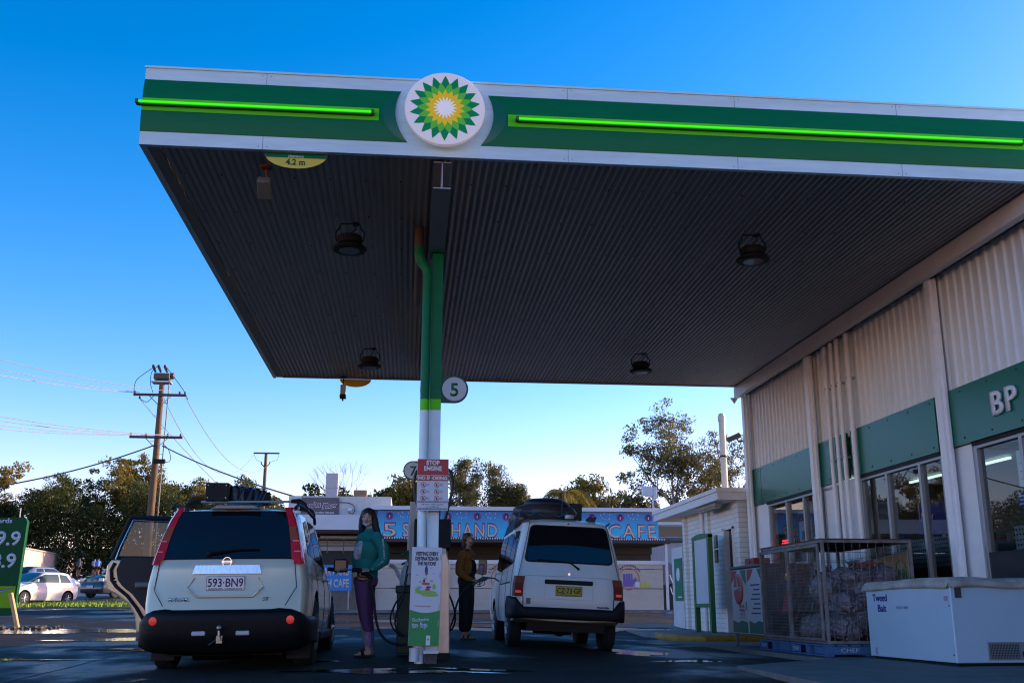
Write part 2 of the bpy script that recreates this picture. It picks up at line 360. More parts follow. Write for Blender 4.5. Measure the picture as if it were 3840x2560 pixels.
    for xa, xb in ((CX0 - .05, -.475), (1.0, 6.5)):
        b = B(); b.tube([(xa, CY0 - .085, 5.475), (xb, CY0 - .085, 5.475)], .0115, 10); h = o(b, 'light_tube', tubem, t, smooth=True)
        b = B(); b.box(xa + .02, xb + .02, CY0 - .08, CY0 - .035, 5.448, 5.458); b.box(xb, xb + .03, CY0 - .1, CY0 - .03, 5.455, 5.495); b.box(xa, xa + .03, CY0 - .1, CY0 - .03, 5.455, 5.495)
        o(b, 'tube_holder', mat('holder_green', (.01, .14, .015), .5), t)
    # round flower logo
    b = B(); b.lathe((.27, CY0 - .03, 5.53), [(.385, 0), (.385, -.05), (.405, -.058), (.41, -.075), (.40, -.092), (.37, -.1)], 72, 'y')
    disc = o(b, 'logo_disc', mat('logo_white', (.72, .69, .70), .25, emit=(.9, .85, .88), es=.10), t, smooth=True)
    yf = CY0 - .1315
    cols = [((.0, .20, .05), .362, 0), ((.10, .45, .02), .285, .5), ((.80, .52, .0), .205, 0), ((.85, .84, .83), .125, .5)]
    for i, (c, rad, sh) in enumerate(cols):
        b = B(); pts = []; n = 18; inner = rad * (.72, .76, .74, .55)[i]
        for k in range(n):
            a0 = 2 * math.pi * (k + sh) / n + math.pi / 2
            for q in range(-3, 4):
                f = abs(q) / 3; a = a0 + q / 3 * math.pi / n; rd_ = inner + (rad - inner) * (1 - f) ** 1.0; 
                if q < 3: pts.append((.27 + rd_ * math.cos(a), 5.53 + rd_ * math.sin(a)))
        b.v = []; N = len(pts); b.add([(.27, yf - .002 * i, 5.53)] + [(x, yf - .002 * i, z) for x, z in pts], [(0, 1 + k, 1 + (k + 1) % N) for k in range(N)])
        p = o(b, 'petal_ring', mat('petal%d' % i, c, .3, emit=c, es=.12), t)
    # steel beam, column, pipes
    bmn = mat('beam_grey', (.34, .32, .33), .5, var=.1)
    b = B(); b.box(.17, .35, CY0 + .1, 20.0, 4.745, 4.757); b.box(.254, .266, CY0 + .1, 20.0, 4.757, 5.045); b.box(.17, .35, CY0 + .1, 20.0, 5.03, 5.042)
    o(b, 'beam', bmn, t)
    b = B()
    G0, L0, W0 = 0, 1, 2
    for z0, z1, mi in ((2.95, 4.73, 0), (2.82, 2.95, 1), (-.1, 2.82, 2)):
        b.m = mi; b.box(.215, .345, 11.72, 11.87, z0, z1)
    b.m = 0; b.box(.18, .37, 11.66, 11.93, 4.73, 4.744)
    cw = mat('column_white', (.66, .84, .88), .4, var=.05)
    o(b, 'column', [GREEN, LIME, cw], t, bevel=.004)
    b = B()
    for z0, z1, mi in ((2.93, 4.45, 0), (2.80, 2.93, 1), (-.1, 2.80, 2)):
        b.m = mi; b.cyl((.155, 11.68, z0), (.155, 11.68, z1), .052, n=20)
    b.m = 0; b.tube([(.155, 11.68, 4.44), (.15, 11.68, 4.5), (.08, 11.66, 4.6), (.05, 11.66, 4.68), (.05, 11.66, 4.78)], .056, 16)
    b.m = 3; b.tube([(.05, 11.66, 4.77), (.05, 11.66, 5.04)], .056, 16)
    for z in (3.6, 3.72): b.m = 0; b.cyl((.155, 11.68, z), (.155, 11.68, z + .02), .056)
    o(b, 'downpipe', [GREEN, LIME, cw, mat('rusty_pipe', (.12, .06, .045), .7, var=.3)], t, smooth=True)
    b = B(); b.tube([(.05, 11.8, 4.97), (.05, 14.6, 4.97)], .05, 14); o(b, 'ceiling_pipe', mat('pipe_beige', (.17, .15, .14), .5), t, smooth=True)
    return t
canopy()
def clearance(y, face, label):
    b = B(); n = 28; pts = [(-.42 * math.cos(math.pi * i / n), -.205 * math.sin(math.pi * i / n)) for i in range(n + 1)]
    tt = thing('clearance_sign', label, 'sign', (-1.115, y, 5.045))
    tt.scale = (.74, 1, .76); tt.location.x = -1.22
    b.prism(pts, 0, .006, 'y'); b.obj('sign_panel', mat('sign_yellow', (.60, .50, .04), .4) if face else mat('sign_orange', (.7, .42, .01), .5), tt)
    if face:
        b = B(); pp = [(x, z) for x, z in pts if z > -.058]; b.prism([(-.418, -.0), (-.405, -.055), (.405, -.055), (.418, -.0)], -.003, .001, 'y'); b.obj('sign_header', GREEN, tt)
        text('lettering', 'clearance', (0, -.0035, -.05), .040, WHITE, tt, bold=.02)
        text('lettering', '4.2 m', (0, -.0035, -.155), .085, mat('clearance_text', (.003, .12, .05), .5), tt, bold=.025)
    return tt
clearance(9.75, True, 'half round yellow clearance sign reading 4.2 m under the front fascia')
cs = clearance(20.36, False, 'plain backlit half round yellow sign under the far edge of the canopy'); cs.location.x = -1.12
def floodlight(loc, label):
    t = thing('canopy_floodlight', label, 'light', loc, group='round floodlights hanging under the canopy')
    b = B(); b.lathe((0, 0, 0), [(.04, .17), (.125, .165), (.14, .15), (.14, .07), (.115, .065), (.2, .02), (.205, 0), (.19, -.015), (.125, -.018)], 36); b.obj('housing', BLACK, t, smooth=True)
    b = B(); b.lathe((0, 0, 0), [(.12, -.015), (.12, -.022), (.02, -.025)], 28); b.obj('lens', mat('lamp_lens', (.16, .17, .19), .15), t, smooth=True)
    b = B()
    for k in range(24): a = 2 * math.pi * k / 24; b.cyl((.142 * math.cos(a), .142 * math.sin(a), .075), (.142 * math.cos(a), .142 * math.sin(a), .15), .006, n=5)
    b.obj('cooling_fins', BLACK, t)
    b = B(); b.tube([(-.15, 0, .1), (-.165, 0, .13), (-.165, 0, .22), (-.13, 0, .25), (-.11, 0, .32), (.11, 0, .32), (.13, 0, .25), (.165, 0, .22), (.165, 0, .13), (.15, 0, .1)], .009, 6); b.tube([(.05, 0, .32), (.07, .02, .26), (.02, .01, .22), (.0, 0, .17)], .007, 6)
    b.box(.03, .1, -.04, .04, .31, .335); b.obj('bracket', BLACK, t)
    return t
f0 = floodlight((-.77, 11.6, 4.70), 'round floodlight nearest the clearance sign, front left under canopy')
for x, y, l in ((4.10, 11.5, 'round floodlight front right under canopy with pale lens showing'), (-.74, 17.7, 'round floodlight at the far left beside the hanging camera'), (4.08, 17.6, 'round floodlight at the far right under canopy nearest the shop')): dup(f0, (x, y, 4.70), l)
def hangbox():
    t = thing('speaker_box', 'pale box hanging on a rusty rod below the front left ceiling', 'speaker', (-1.56, 10.08, 5.02))
    b = B(); b.cyl((0, 0, .02), (.02, .05, -.16), .012, n=8); b.lathe((0, 0, 0), [(.06, .02), (.06, .0), (.02, -.01)], 12); b.obj('rod', mat('rust', (.22, .05, .02), .8, var=.4), t, smooth=True)
    b = B(); b.box(-.065, .065, 0, .22, -.26, -.16); b.obj('box', mat('box_grey', (.12, .11, .09), .5, var=.2), t, bevel=.01, rot=(R(-35), 0, 0))
    b = B(); b.sph((.0, .03, -.25), .035); b.tube([(0, .0, -.12), (.0, -.02, -.2), (.0, .03, -.25)], .012, 6); b.obj('cable', mat('rust', (0, 0, 0)), t, smooth=True)
    t = thing('security_camera', 'small security camera hanging below the far edge of the canopy', 'camera', (-1.34, 20.1, 5.02))
    b = B(); b.cyl((0, 0, .02), (0, 0, -.16), .012, n=8); b.cyl((0, 0, .02), (0, 0, 0), .07, n=12); b.obj('rod', BLACK, t)
    b = B(); b.box(-.055, .055, -.06, .06, -.36, -.15); b.obj('housing', mat('cam_beige', (.42, .38, .30), .4), t, bevel=.012)
    b = B(); b.box(-.062, .062, -.068, .068, -.42, -.34); b.cyl((0, 0, -.47), (0, 0, -.41), .02, n=10); b.obj('base_cap', BLACK, t, bevel=.01)
hangbox()
# ---------------- shop ----------------
XW = 6.95
def shop():
    t = thing('petrol_shop', 'long white petrol station shop with green band, tall windows and ribbed cladding', 'shop', (XW, 20.4, 0))
    def o(b, *a, **k):
        b.v = [(x - XW, y - 20.4, z) for x, y, z in b.v]; return b.obj(*a, **k)
    wall = mat('shop_wall', (.70, .72, .72), .55, var=.08, vscale=2)
    clad = mat('cladding', (.68, .70, .69), .45, var=.06, vscale=2, stretch=(1, 1, .3))
    b = B(); b.box(XW, XW + .15, 19.45, 20.4, -.1, 2.58)                        # pier at far end
    b.box(XW, XW + .15, 15.3, 16.9, -.1, 2.58); b.box(XW, XW + .15, 12.05, 12.75, -.1, 2.58)
    b.box(XW + .15, 13, 20.25, 20.4, -.1, 4.9); b.box(XW + .15, 13, 5.0, 5.15, -.1, 4.9); b.box(12.9, 13, 5.15, 20.25, -.1, 4.9)
    b.box(XW, XW + .12, 16.9, 19.45, -.1, .25); b.box(XW, XW + .12, 12.75, 15.3, -.1, .25)
    o(b, 'wall', wall, t)
    b = B(); b.box(XW - .1, 13.2, 5, 20.45, 4.9, 4.96); o(b, 'roof', wall, t)
    # ribbed cladding above the band
    b = B(); vs = []; y = 6.0; pr = []
    while y < 20.4:
        pr += [(y, 0), (y + .12, 0), (y + .135, -.03), (y + .175, -.03), (y + .19, 0)]; y += .19
    pr.append((20.4, 0))
    for yy, d in pr: vs += [(XW + .02 + d, min(yy, 20.4), 3.25), (XW + .02 + d, min(yy, 20.4), 4.93)]
    b.add(vs, [(2 * i, 2 * i + 1, 2 * i + 3, 2 * i + 2) for i in range(len(pr) - 1)]); o(b, 'cladding', clad, t, fix=False)
    # gutter beam along the canopy
    b = B(); b.box(6.69, 6.80, 6, 20.42, 4.83, 5.05); b.box(6.80, XW, 6, 20.42, 4.90, 4.94); o(b, 'gutter_beam', mat('beam_white', (.66, .64, .62), .45, var=.06), t)
    b = B(); b.prism([(6.62, 4.84), (6.78, 4.84), (6.7, 4.72)], 20.42, 20.47, 'y'); o(b, 'gutter_outlet', wall, t)
    # green band panels
    for y0, y1, dx in ((19.72, 20.38, 0), (17.02, 19.70, 0), (15.62, 16.75, 0), (12.78, 15.45, 0), (7, 12.36, -.02)):
        b = B(); b.box(XW - .04 + dx, XW, y0, y1, 2.59, 3.31); b.m = 1
        for yy in np.arange(y0 + .12, y1, .62):
            for z in (2.66, 3.25): b.cyl((XW - .046 + dx, yy, z), (XW - .035 + dx, yy, z), .012, n=8)
        o(b, 'green_panel', [GREENP, BLACK], t)
    for ya, yb in ((12.8, 15.4), (16.95, 19.5), (7, 12.0)): b = B(); b.box(XW - .03, XW + .03, ya, yb, 2.54, 2.588); o(b, 'head_trim', BLACK, t)
    # posts
    pm = mat('post_white', (.76, .77, .78), .4, var=.05)
    for y in (20.3, 16.86, 12.52):
        b = B(); b.box(6.80, 6.91, y - .12, y + .02, .0, 4.84); b.box(6.84, 6.88, y - .17, y + .07, .0, 4.84); o(b, 'post', pm, t, bevel=.004)
    # pipes
    for y, r in ((16.08, .036), (15.82, .036), (15.58, .036), (15.2, .042)):
        b = B(); b.tube([(6.86, y, .02), (6.86, y, 4.84)], r, 14); o(b, 'pipe', mat('pipe_white', (.74, .73, .72), .4, var=.06), t, smooth=True)
        b = B()
        for z in (1.3, 2.9, 4.1): b.box(6.86 - r - .004, XW, y - .015, y + .015, z, z + .03)
        o(b, 'pipe_clip', STEEL, t)
    # windows: aluminium frames and panes
    al = mat('aluminium', (.30, .31, .32), .4, metal=.5); gls = glass_mat('shop_glass', (.62, .74, .76), 1.0)
    def window(ys, z0, z1):
        fr = B()
        for y in ys: fr.box(XW - .02, XW + .08, y - .028, y + .028, z0, z1)
        fr.box(XW - .015, XW + .075, ys[0], ys[-1], z0 - .05, z0); fr.box(XW - .015, XW + .075, ys[0], ys[-1], z1 - .04, z1)
        f = o(fr, 'window', al, t, bevel=.003)
        b = B()
        for a, c in zip(ys[:-1], ys[1:]): b.quad((XW + .03, a + .028, z1 - .04), (XW + .03, c - .028, z1 - .04), (XW + .03, c - .028, z0), (XW + .03, a + .028, z0))
        b.v = [(x - XW, y - 20.4, z) for x, y, z in b.v]; b.obj('pane', gls, f, fix=False)
    window([16.95, 17.65, 18.5, 19.42], .3, 2.54); window([12.78, 13.4, 14.4, 15.26], .3, 2.54); window([9.2, 10.1, 11.0, 11.95], .08, 2.54); window([16.16, 16.72], .3, 2.54)
    # door leaf edge pieces at the near entrance
    b = B(); b.box(XW - .01, XW + .0, 10.1, 11.95, .10, 1.25); o(b, 'door_panel', mat('tinted_lower', (.03, .035, .04), .12), t)
    # letters
    text('letter', 'B', (XW - .065 - XW, 11.27 - 20.4, 2.81), .29, mat('letter_white', (.66, .67, .70), .4), t, rot=RX, ext=.03, bold=.02, width=.24)
    text('letter', 'P', (XW - .065 - XW, 10.98 - 20.4, 2.81), .29, MATS['letter_white'], t, rot=RX, ext=.03, bold=.02, width=.22)
    text('letter', 'C', (XW - .065 - XW, 10.50 - 20.4, 2.81), .29, MATS['letter_white'], t, rot=RX, ext=.03, bold=.02, width=.24)
    # interior
    fl = mat('shop_floor', (.12, .11, .10), .3); iw = mat('inner_wall', (.20, .21, .22), .6)
    b = B(); b.box(XW + .16, 12.9, 5.15, 20.25, 0, .03); o(b, 'floor', fl, t)
    b = B(); b.box(XW + .15, 12.9, 5.15, 20.25, 3.0, 3.05); o(b, 'ceiling', mat('inner_ceiling', (.35, .38, .4), .7), t)
    b = B(); b.box(10.6, 10.7, 5.2, 20.2, .03, 3.0); b.box(XW + .2, 10.6, 19.9, 20.0, .03, 3.0); o(b, 'inner_wall', iw, t)
    lm = mat('fluoro', (.9, .9, .9), .4, emit=(.85, 1, .9), es=.8); sh = mat('shelf_metal', (.25, .27, .28), .5)
    for i, (x, z) in enumerate(((8.3, 2.93), (9.6, 2.93))):
        for y in (8.5, 11.2, 13.6, 16.2, 18.4):
            b = B(); b.box(x, x + .05, y - .6, y + .6, z, z + .04); o(b, 'ceiling_tube', lm, t)
    # perforated gondola backs along the windows, with stock
    r = random.Random(11)
    for y0, y1 in ((12.85, 15.2), (17.2, 19.3), (10.0, 11.8)):
        b = B(); b.box(7.22, 7.27, y0, y1, .05, 1.55); g = o(b, 'gondola_back', sh, t)
        b = B()
        for yy in np.arange(y0 + .05, y1, .06):
            for z in np.arange(1.2, 1.52, .06): b.box(7.212, 7.219, yy, yy + .018, z, z + .018)
        o(b, 'pegboard_holes', BLACK, t)
        b = B(); b.box(7.2, 7.215, y0, y1, .05, 1.15); o(b, 'kick_panel', mat('dark_panel', (.02, .022, .025), .5), t)
    cols = [(.5, .05, .04), (.05, .1, .45), (.55, .45, .05), (.1, .35, .1), (.5, .5, .5), (.4, .15, .3)]
    for k in range(6):
        b = B()
        for i in range(46):
            x = r.uniform(7.3, 10.3); y = r.uniform(10, 19.6); z = r.choice((.5, .85, 1.2, 1.45)); b.box(x, x + .08, y, y + .1, z, z + r.uniform(.1, .25))
        s = o(b, 'shop_stock', mat('stock%d' % k, cols[k], .4), t); s['kind'] = 'stuff'
    for x in (7.8, 9.0, 10.0):
        b = B()
        for z in (.5, .85, 1.2): b.box(x, x + .35, 10.2, 19.4, z - .03, z)
        b.box(x + .16, x + .19, 10.2, 19.4, .03, 1.5); o(b, 'shelving', sh, t)
    return t
SHOP = shop()
def wall_poster(name, label, y, z, w, h, mats, cat='poster', x=XW + .06):
    t = thing(name, label, cat, (x, y, z)); b = B(); b.box(0, .006, -w / 2, w / 2, 0, h); b.obj('sheet', mats, t); return t
purple = mat('purple_poster', (.06, .04, .25), .4); paper = mat('paper_white', (.6, .64, .68), .6)
p = wall_poster('poster', 'wide purple poster reading New leaning inside the middle shop window', 13.6, 1.62, 1.35, .42, purple, x=7.3)
text('lettering', 'New', (-.004, .42, .18), .13, WHITE, p, rot=RX, shear=.2, bold=.01)
p = wall_poster('poster', 'white notice taped high on the shop entrance glass', 11.05, 1.95, .34, .42, paper, x=7.0)
b = B()
for k in range(9): b.box(-.003, 0, -.12, .12 - (k % 3) * .04, .08 + k * .03, .088 + k * .03)
b.obj('print', mat('print_grey', (.2, .22, .25), .6), p)
p = wall_poster('poster', 'small blue notice on the shop entrance glass below the white one', 11.15, 1.72, .26, .17, mat('blue_notice', (.04, .07, .32), .5), x=7.0)
b = B()
for k in range(3): b.box(-.003, 0, -.1, .1, .03 + k * .045, .05 + k * .045)
b.obj('print', paper, p)
p = wall_poster('poster', 'white and red notice at the right edge of the shop entrance glass', 10.83, 1.62, .24, .22, paper, x=7.0)
text('lettering', 'STEP', (-.004, .0, .15), .05, mat('print_red', (.5, .03, .02), .5), p, rot=RX)
p = wall_poster('poster', 'bright green sheet low on the shop entrance glass', 10.87, 1.28, .26, .33, mat('lime_sheet', (.10, .5, .03), .5), x=7.0)
p = wall_poster('poster', 'white price list poster inside the far shop window', 18.05, 1.35, .6, .95, mat('poster_pale', (.35, .40, .44), .5), x=7.1)
b = B(); b.box(-.003, 0, -.28, .28, .78, .92); b.box(-.003, 0, -.2, -.02, .4, .55); b.box(-.003, 0, .05, .2, .45, .6); b.obj('print', mat('print_blue', (.03, .06, .14), .5), p)
p = wall_poster('poster', 'small white notice beside the post in the far shop window', 17.35, 1.5, .2, .3, paper, x=7.0)
t = thing('open_sign', 'round dark sign with OPEN in red lit dots, far shop window', 'sign', (7.06, 18.85, 1.75))
b = B(); b.lathe((0, 0, 0), [(.33, 0), (.33, .02), (.3, .025)], 36, 'x'); b.obj('disc', mat('sign_navy', (.02, .03, .06), .3), t, smooth=True)
dots = {'O': ["0110", "1001", "1001", "1001", "0110"], 'P': ["1110", "1001", "1110", "1000", "1000"], 'E': ["1111", "1000", "1110", "1000", "1111"], 'N': ["1001", "1101", "1011", "1001", "1001"]}
b = B(); yy = .27
for ch in 'OPEN':
    for r_, row in enumerate(dots[ch]):
        for c_, v in enumerate(row):
            if v == '1': b.sph((-.012, yy - c_ * .03, .08 - r_ * .042), .0125, 8, 6)
    yy -= .142
b.obj('lettering', mat('led_red', (1, .05, .05), .5, emit=(1, .03, .05), es=2.5), t, smooth=True)
# shop wall camera at far corner
t = thing('security_camera', 'small grey bullet camera sticking out from the far top corner post of the shop', 'camera', (6.8, 20.35, 3.95))
b = B(); b.cyl((-.32, -.02, -.02), (-.06, 0, .10), .055, n=14); b.obj('body', mat('cam_grey', (.2, .2, .2), .4), t, smooth=True)
b = B(); b.tube([(0, 0, -.02), (-.08, 0, -.04), (-.13, 0, .03)], .018, 8); b.tube([(-.05, 0, -.05), (-.08, .01, -.16), (-.02, 0, -.2)], .01, 6); b.obj('bracket', BLACK, t)

# ---------------- toilet block ----------------
def brickmat():
    m = bpy.data.materials.new('white_brick'); m.use_nodes = True; nt = m.node_tree; p = nt.nodes['Principled BSDF']
    tc = nt.nodes.new('ShaderNodeTexCoord'); mp = nt.nodes.new('ShaderNodeMapping'); mp.inputs['Rotation'].default_value = (R(90), 0, R(90))
    sx = nt.nodes.new('ShaderNodeSeparateXYZ'); cb = nt.nodes.new('ShaderNodeCombineXYZ'); ad = nt.nodes.new('ShaderNodeMath'); ad.operation = 'ADD'
    nt.links.new(tc.outputs['Object'], sx.inputs[0]); nt.links.new(sx.outputs[0], ad.inputs[0]); nt.links.new(sx.outputs[1], ad.inputs[1]); nt.links.new(ad.outputs[0], cb.inputs[0]); nt.links.new(sx.outputs[2], cb.inputs[1])
    br = nt.nodes.new('ShaderNodeTexBrick'); br.inputs['Scale'].default_value = 1; br.inputs['Brick Width'].default_value = .4; br.inputs['Row Height'].default_value = .1; br.inputs['Mortar Size'].default_value = .008
    br.inputs['Color1'].default_value = (.70, .72, .70, 1); br.inputs['Color2'].default_value = (.62, .64, .62, 1); br.inputs['Mortar'].default_value = (.46, .47, .46, 1)
    nt.links.new(cb.outputs[0], br.inputs['Vector']); nt.links.new(br.outputs[0], p.inputs['Base Color']); p.inputs['Roughness'].default_value = .6
    bp = nt.nodes.new('ShaderNodeBump'); bp.inputs['Strength'].default_value = .5; bp.inputs['Distance'].default_value = .01; bp.invert = True; nt.links.new(br.outputs[1], bp.inputs['Height']); nt.links.new(bp.outputs[0], p.inputs['Normal'])
    return m
BRICK = brickmat()
def block():
    t = thing('toilet_block', 'small white painted brick building with flat roof beyond the shop', 'building', (6.7, 20.6, .1))
    ox, oy, oz = 6.7, 20.6, .1
    def o(b, *a, **k):
        b.v = [(x - ox, y - oy, z - oz) for x, y, z in b.v]; return b.obj(*a, **k)
    b = B()
    # left wall with openings: window y 22.0-22.25 , door y 20.95-21.45
    for y0, y1, z0, z1 in ((21.55, 22.1, .0, 2.74), (22.4, 24.7, 0, 2.74), (20.6, 20.95, 0, 2.74), (20.95, 21.55, 2.2, 2.74), (22.1, 22.4, 0, 1.55), (22.1, 22.4, 2.15, 2.74)): b.box(6.7, 6.85, y0, y1, z0, z1)
    b.box(6.85, 10, 24.55, 24.7, 0, 2.74); b.box(6.85, 10, 20.6, 20.75, 0, 2.74); b.box(9.9, 10, 20.75, 24.55, 0, 2.74)
    b.box(6.62, 6.70, 24.5, 24.7, 0, 2.74); b.box(6.64, 6.70, 22.6, 22.8, 0, 2.74)
    o(b, 'wall', BRICK, t)
    rw = mat('roof_white', (.68, .68, .67), .5, var=.08)
    b = B(); b.box(6.25, 10.3, 20.5, 26.1, 2.74, 2.97); b.box(6.22, 10.33, 20.47, 26.13, 2.90, 2.985); o(b, 'roof', rw, t, bevel=.008)
    b = B(); b.box(6.78, 6.82, 20.97, 21.53, .1, 2.18); d = o(b, 'door', mat('dark_door', (.03, .035, .04), .5), t)
    b = B(); b.box(6.66, 6.86, 20.93, 20.98, .1, 2.24); b.box(6.66, 6.86, 21.53, 21.6, .1, 2.24); b.box(6.66, 6.86, 20.93, 21.6, 2.2, 2.26); o(b, 'door_frame', rw, t)
    b = B(); b.box(6.76, 6.8, 22.1, 22.4, 1.55, 2.15); w = o(b, 'window', mat('dark_glass', (.012, .014, .018), .08), t)
    b = B(); b.box(6.71, 6.75, 22.1, 22.4, 1.84, 1.87); b.box(6.71, 6.75, 22.1, 22.13, 1.55, 2.15); b.v = [(x - ox, y - oy, z - oz) for x, y, z in b.v]; b.obj('frame', rw, w)
    b = B(); b.tube([(6.6, 22.9, .1), (6.6, 22.9, 2.74)], .05, 12); o(b, 'downpipe', rw, t, smooth=True)
    b = B(); b.box(6.34, 6.5, 21.0, 22.4, 2.66, 2.74); b.box(6.36, 6.48, 21.05, 22.35, 2.62, 2.66); o(b, 'light_fitting', mat('fitting', (.28, .26, .22), .5, var=.2), t, bevel=.01)
    b = B(); b.box(6.6, 6.75, 24.72, 25.75, .1, 2.05); o(b, 'screen_wall', mat('wall_render', (.55, .58, .6), .6, var=.1), t)
    b = B(); b.tube([(7.05, 22.5, 2.97), (7.05, 22.5, 4.86)], .072, 18); b.m = 1; b.cyl((7.05, 22.5, 3.9), (7.05, 22.5, 3.94), .078); b.m = 0; b.cyl((7.05, 22.5, 4.72), (7.05, 22.5, 4.84), .085, n=18); b.sph((7.05, 22.5, 4.86), (.072, .072, .05))
    o(b, 'flue', [mat('flue_white', (.50, .5, .45), .4), BLACK], t, smooth=True)
    b = B(); b.tube([(7.1, 22.5, 3.92), (6.95, 20.42, 3.15)], .008, 5); b.tube([(7.1, 22.5, 3.92), (7.2, 21.7, 2.97)], .006, 5); o(b, 'stay_wire', BLACK, t)
block()
t = thing('notice_board', 'tall green framed board with a blank white panel beside the toilet block', 'notice board', (6.2, 21.6, .12))
b = B(); b.box(-.05, .05, -.62, -.5, 0, 1.98); b.box(-.05, .05, .5, .62, 0, 1.9); n = 14
b.prism([(-.62, 1.9)] + [(-.62 + 1.24 * i / n, 1.96 + .05 * math.sin(math.pi * i / n)) for i in range(n + 1)] + [(.62, 1.9)], -.055, .055, 'x'); b.box(-.045, .045, -.5, .5, .5, .58)
b.obj('frame', [mat('board_green', (.02, .13, .03), .45)], t, bevel=.006)
b = B(); b.box(-.03, .03, -.5, .5, .58, 1.9); b.obj('panel', mat('board_panel', (.50, .56, .62), .4, var=.05, vscale=1.5), t)
t = thing('poster', 'green and white poster on the low wall left of the toilet block', 'poster', (6.59, 25.1, .78))
b = B(); b.box(-.012, 0, -.36, .36, 0, 1.0); b.obj('sheet', mat('poster_green', (.0, .17, .09), .4), t)
b = B(); b.lathe((-.013, 0, .62), [(.16, 0), (.16, -.004)], 24, 'x'); b.box(-.016, -.012, -.3, .1, .07, .1); b.obj('print', paper, t)
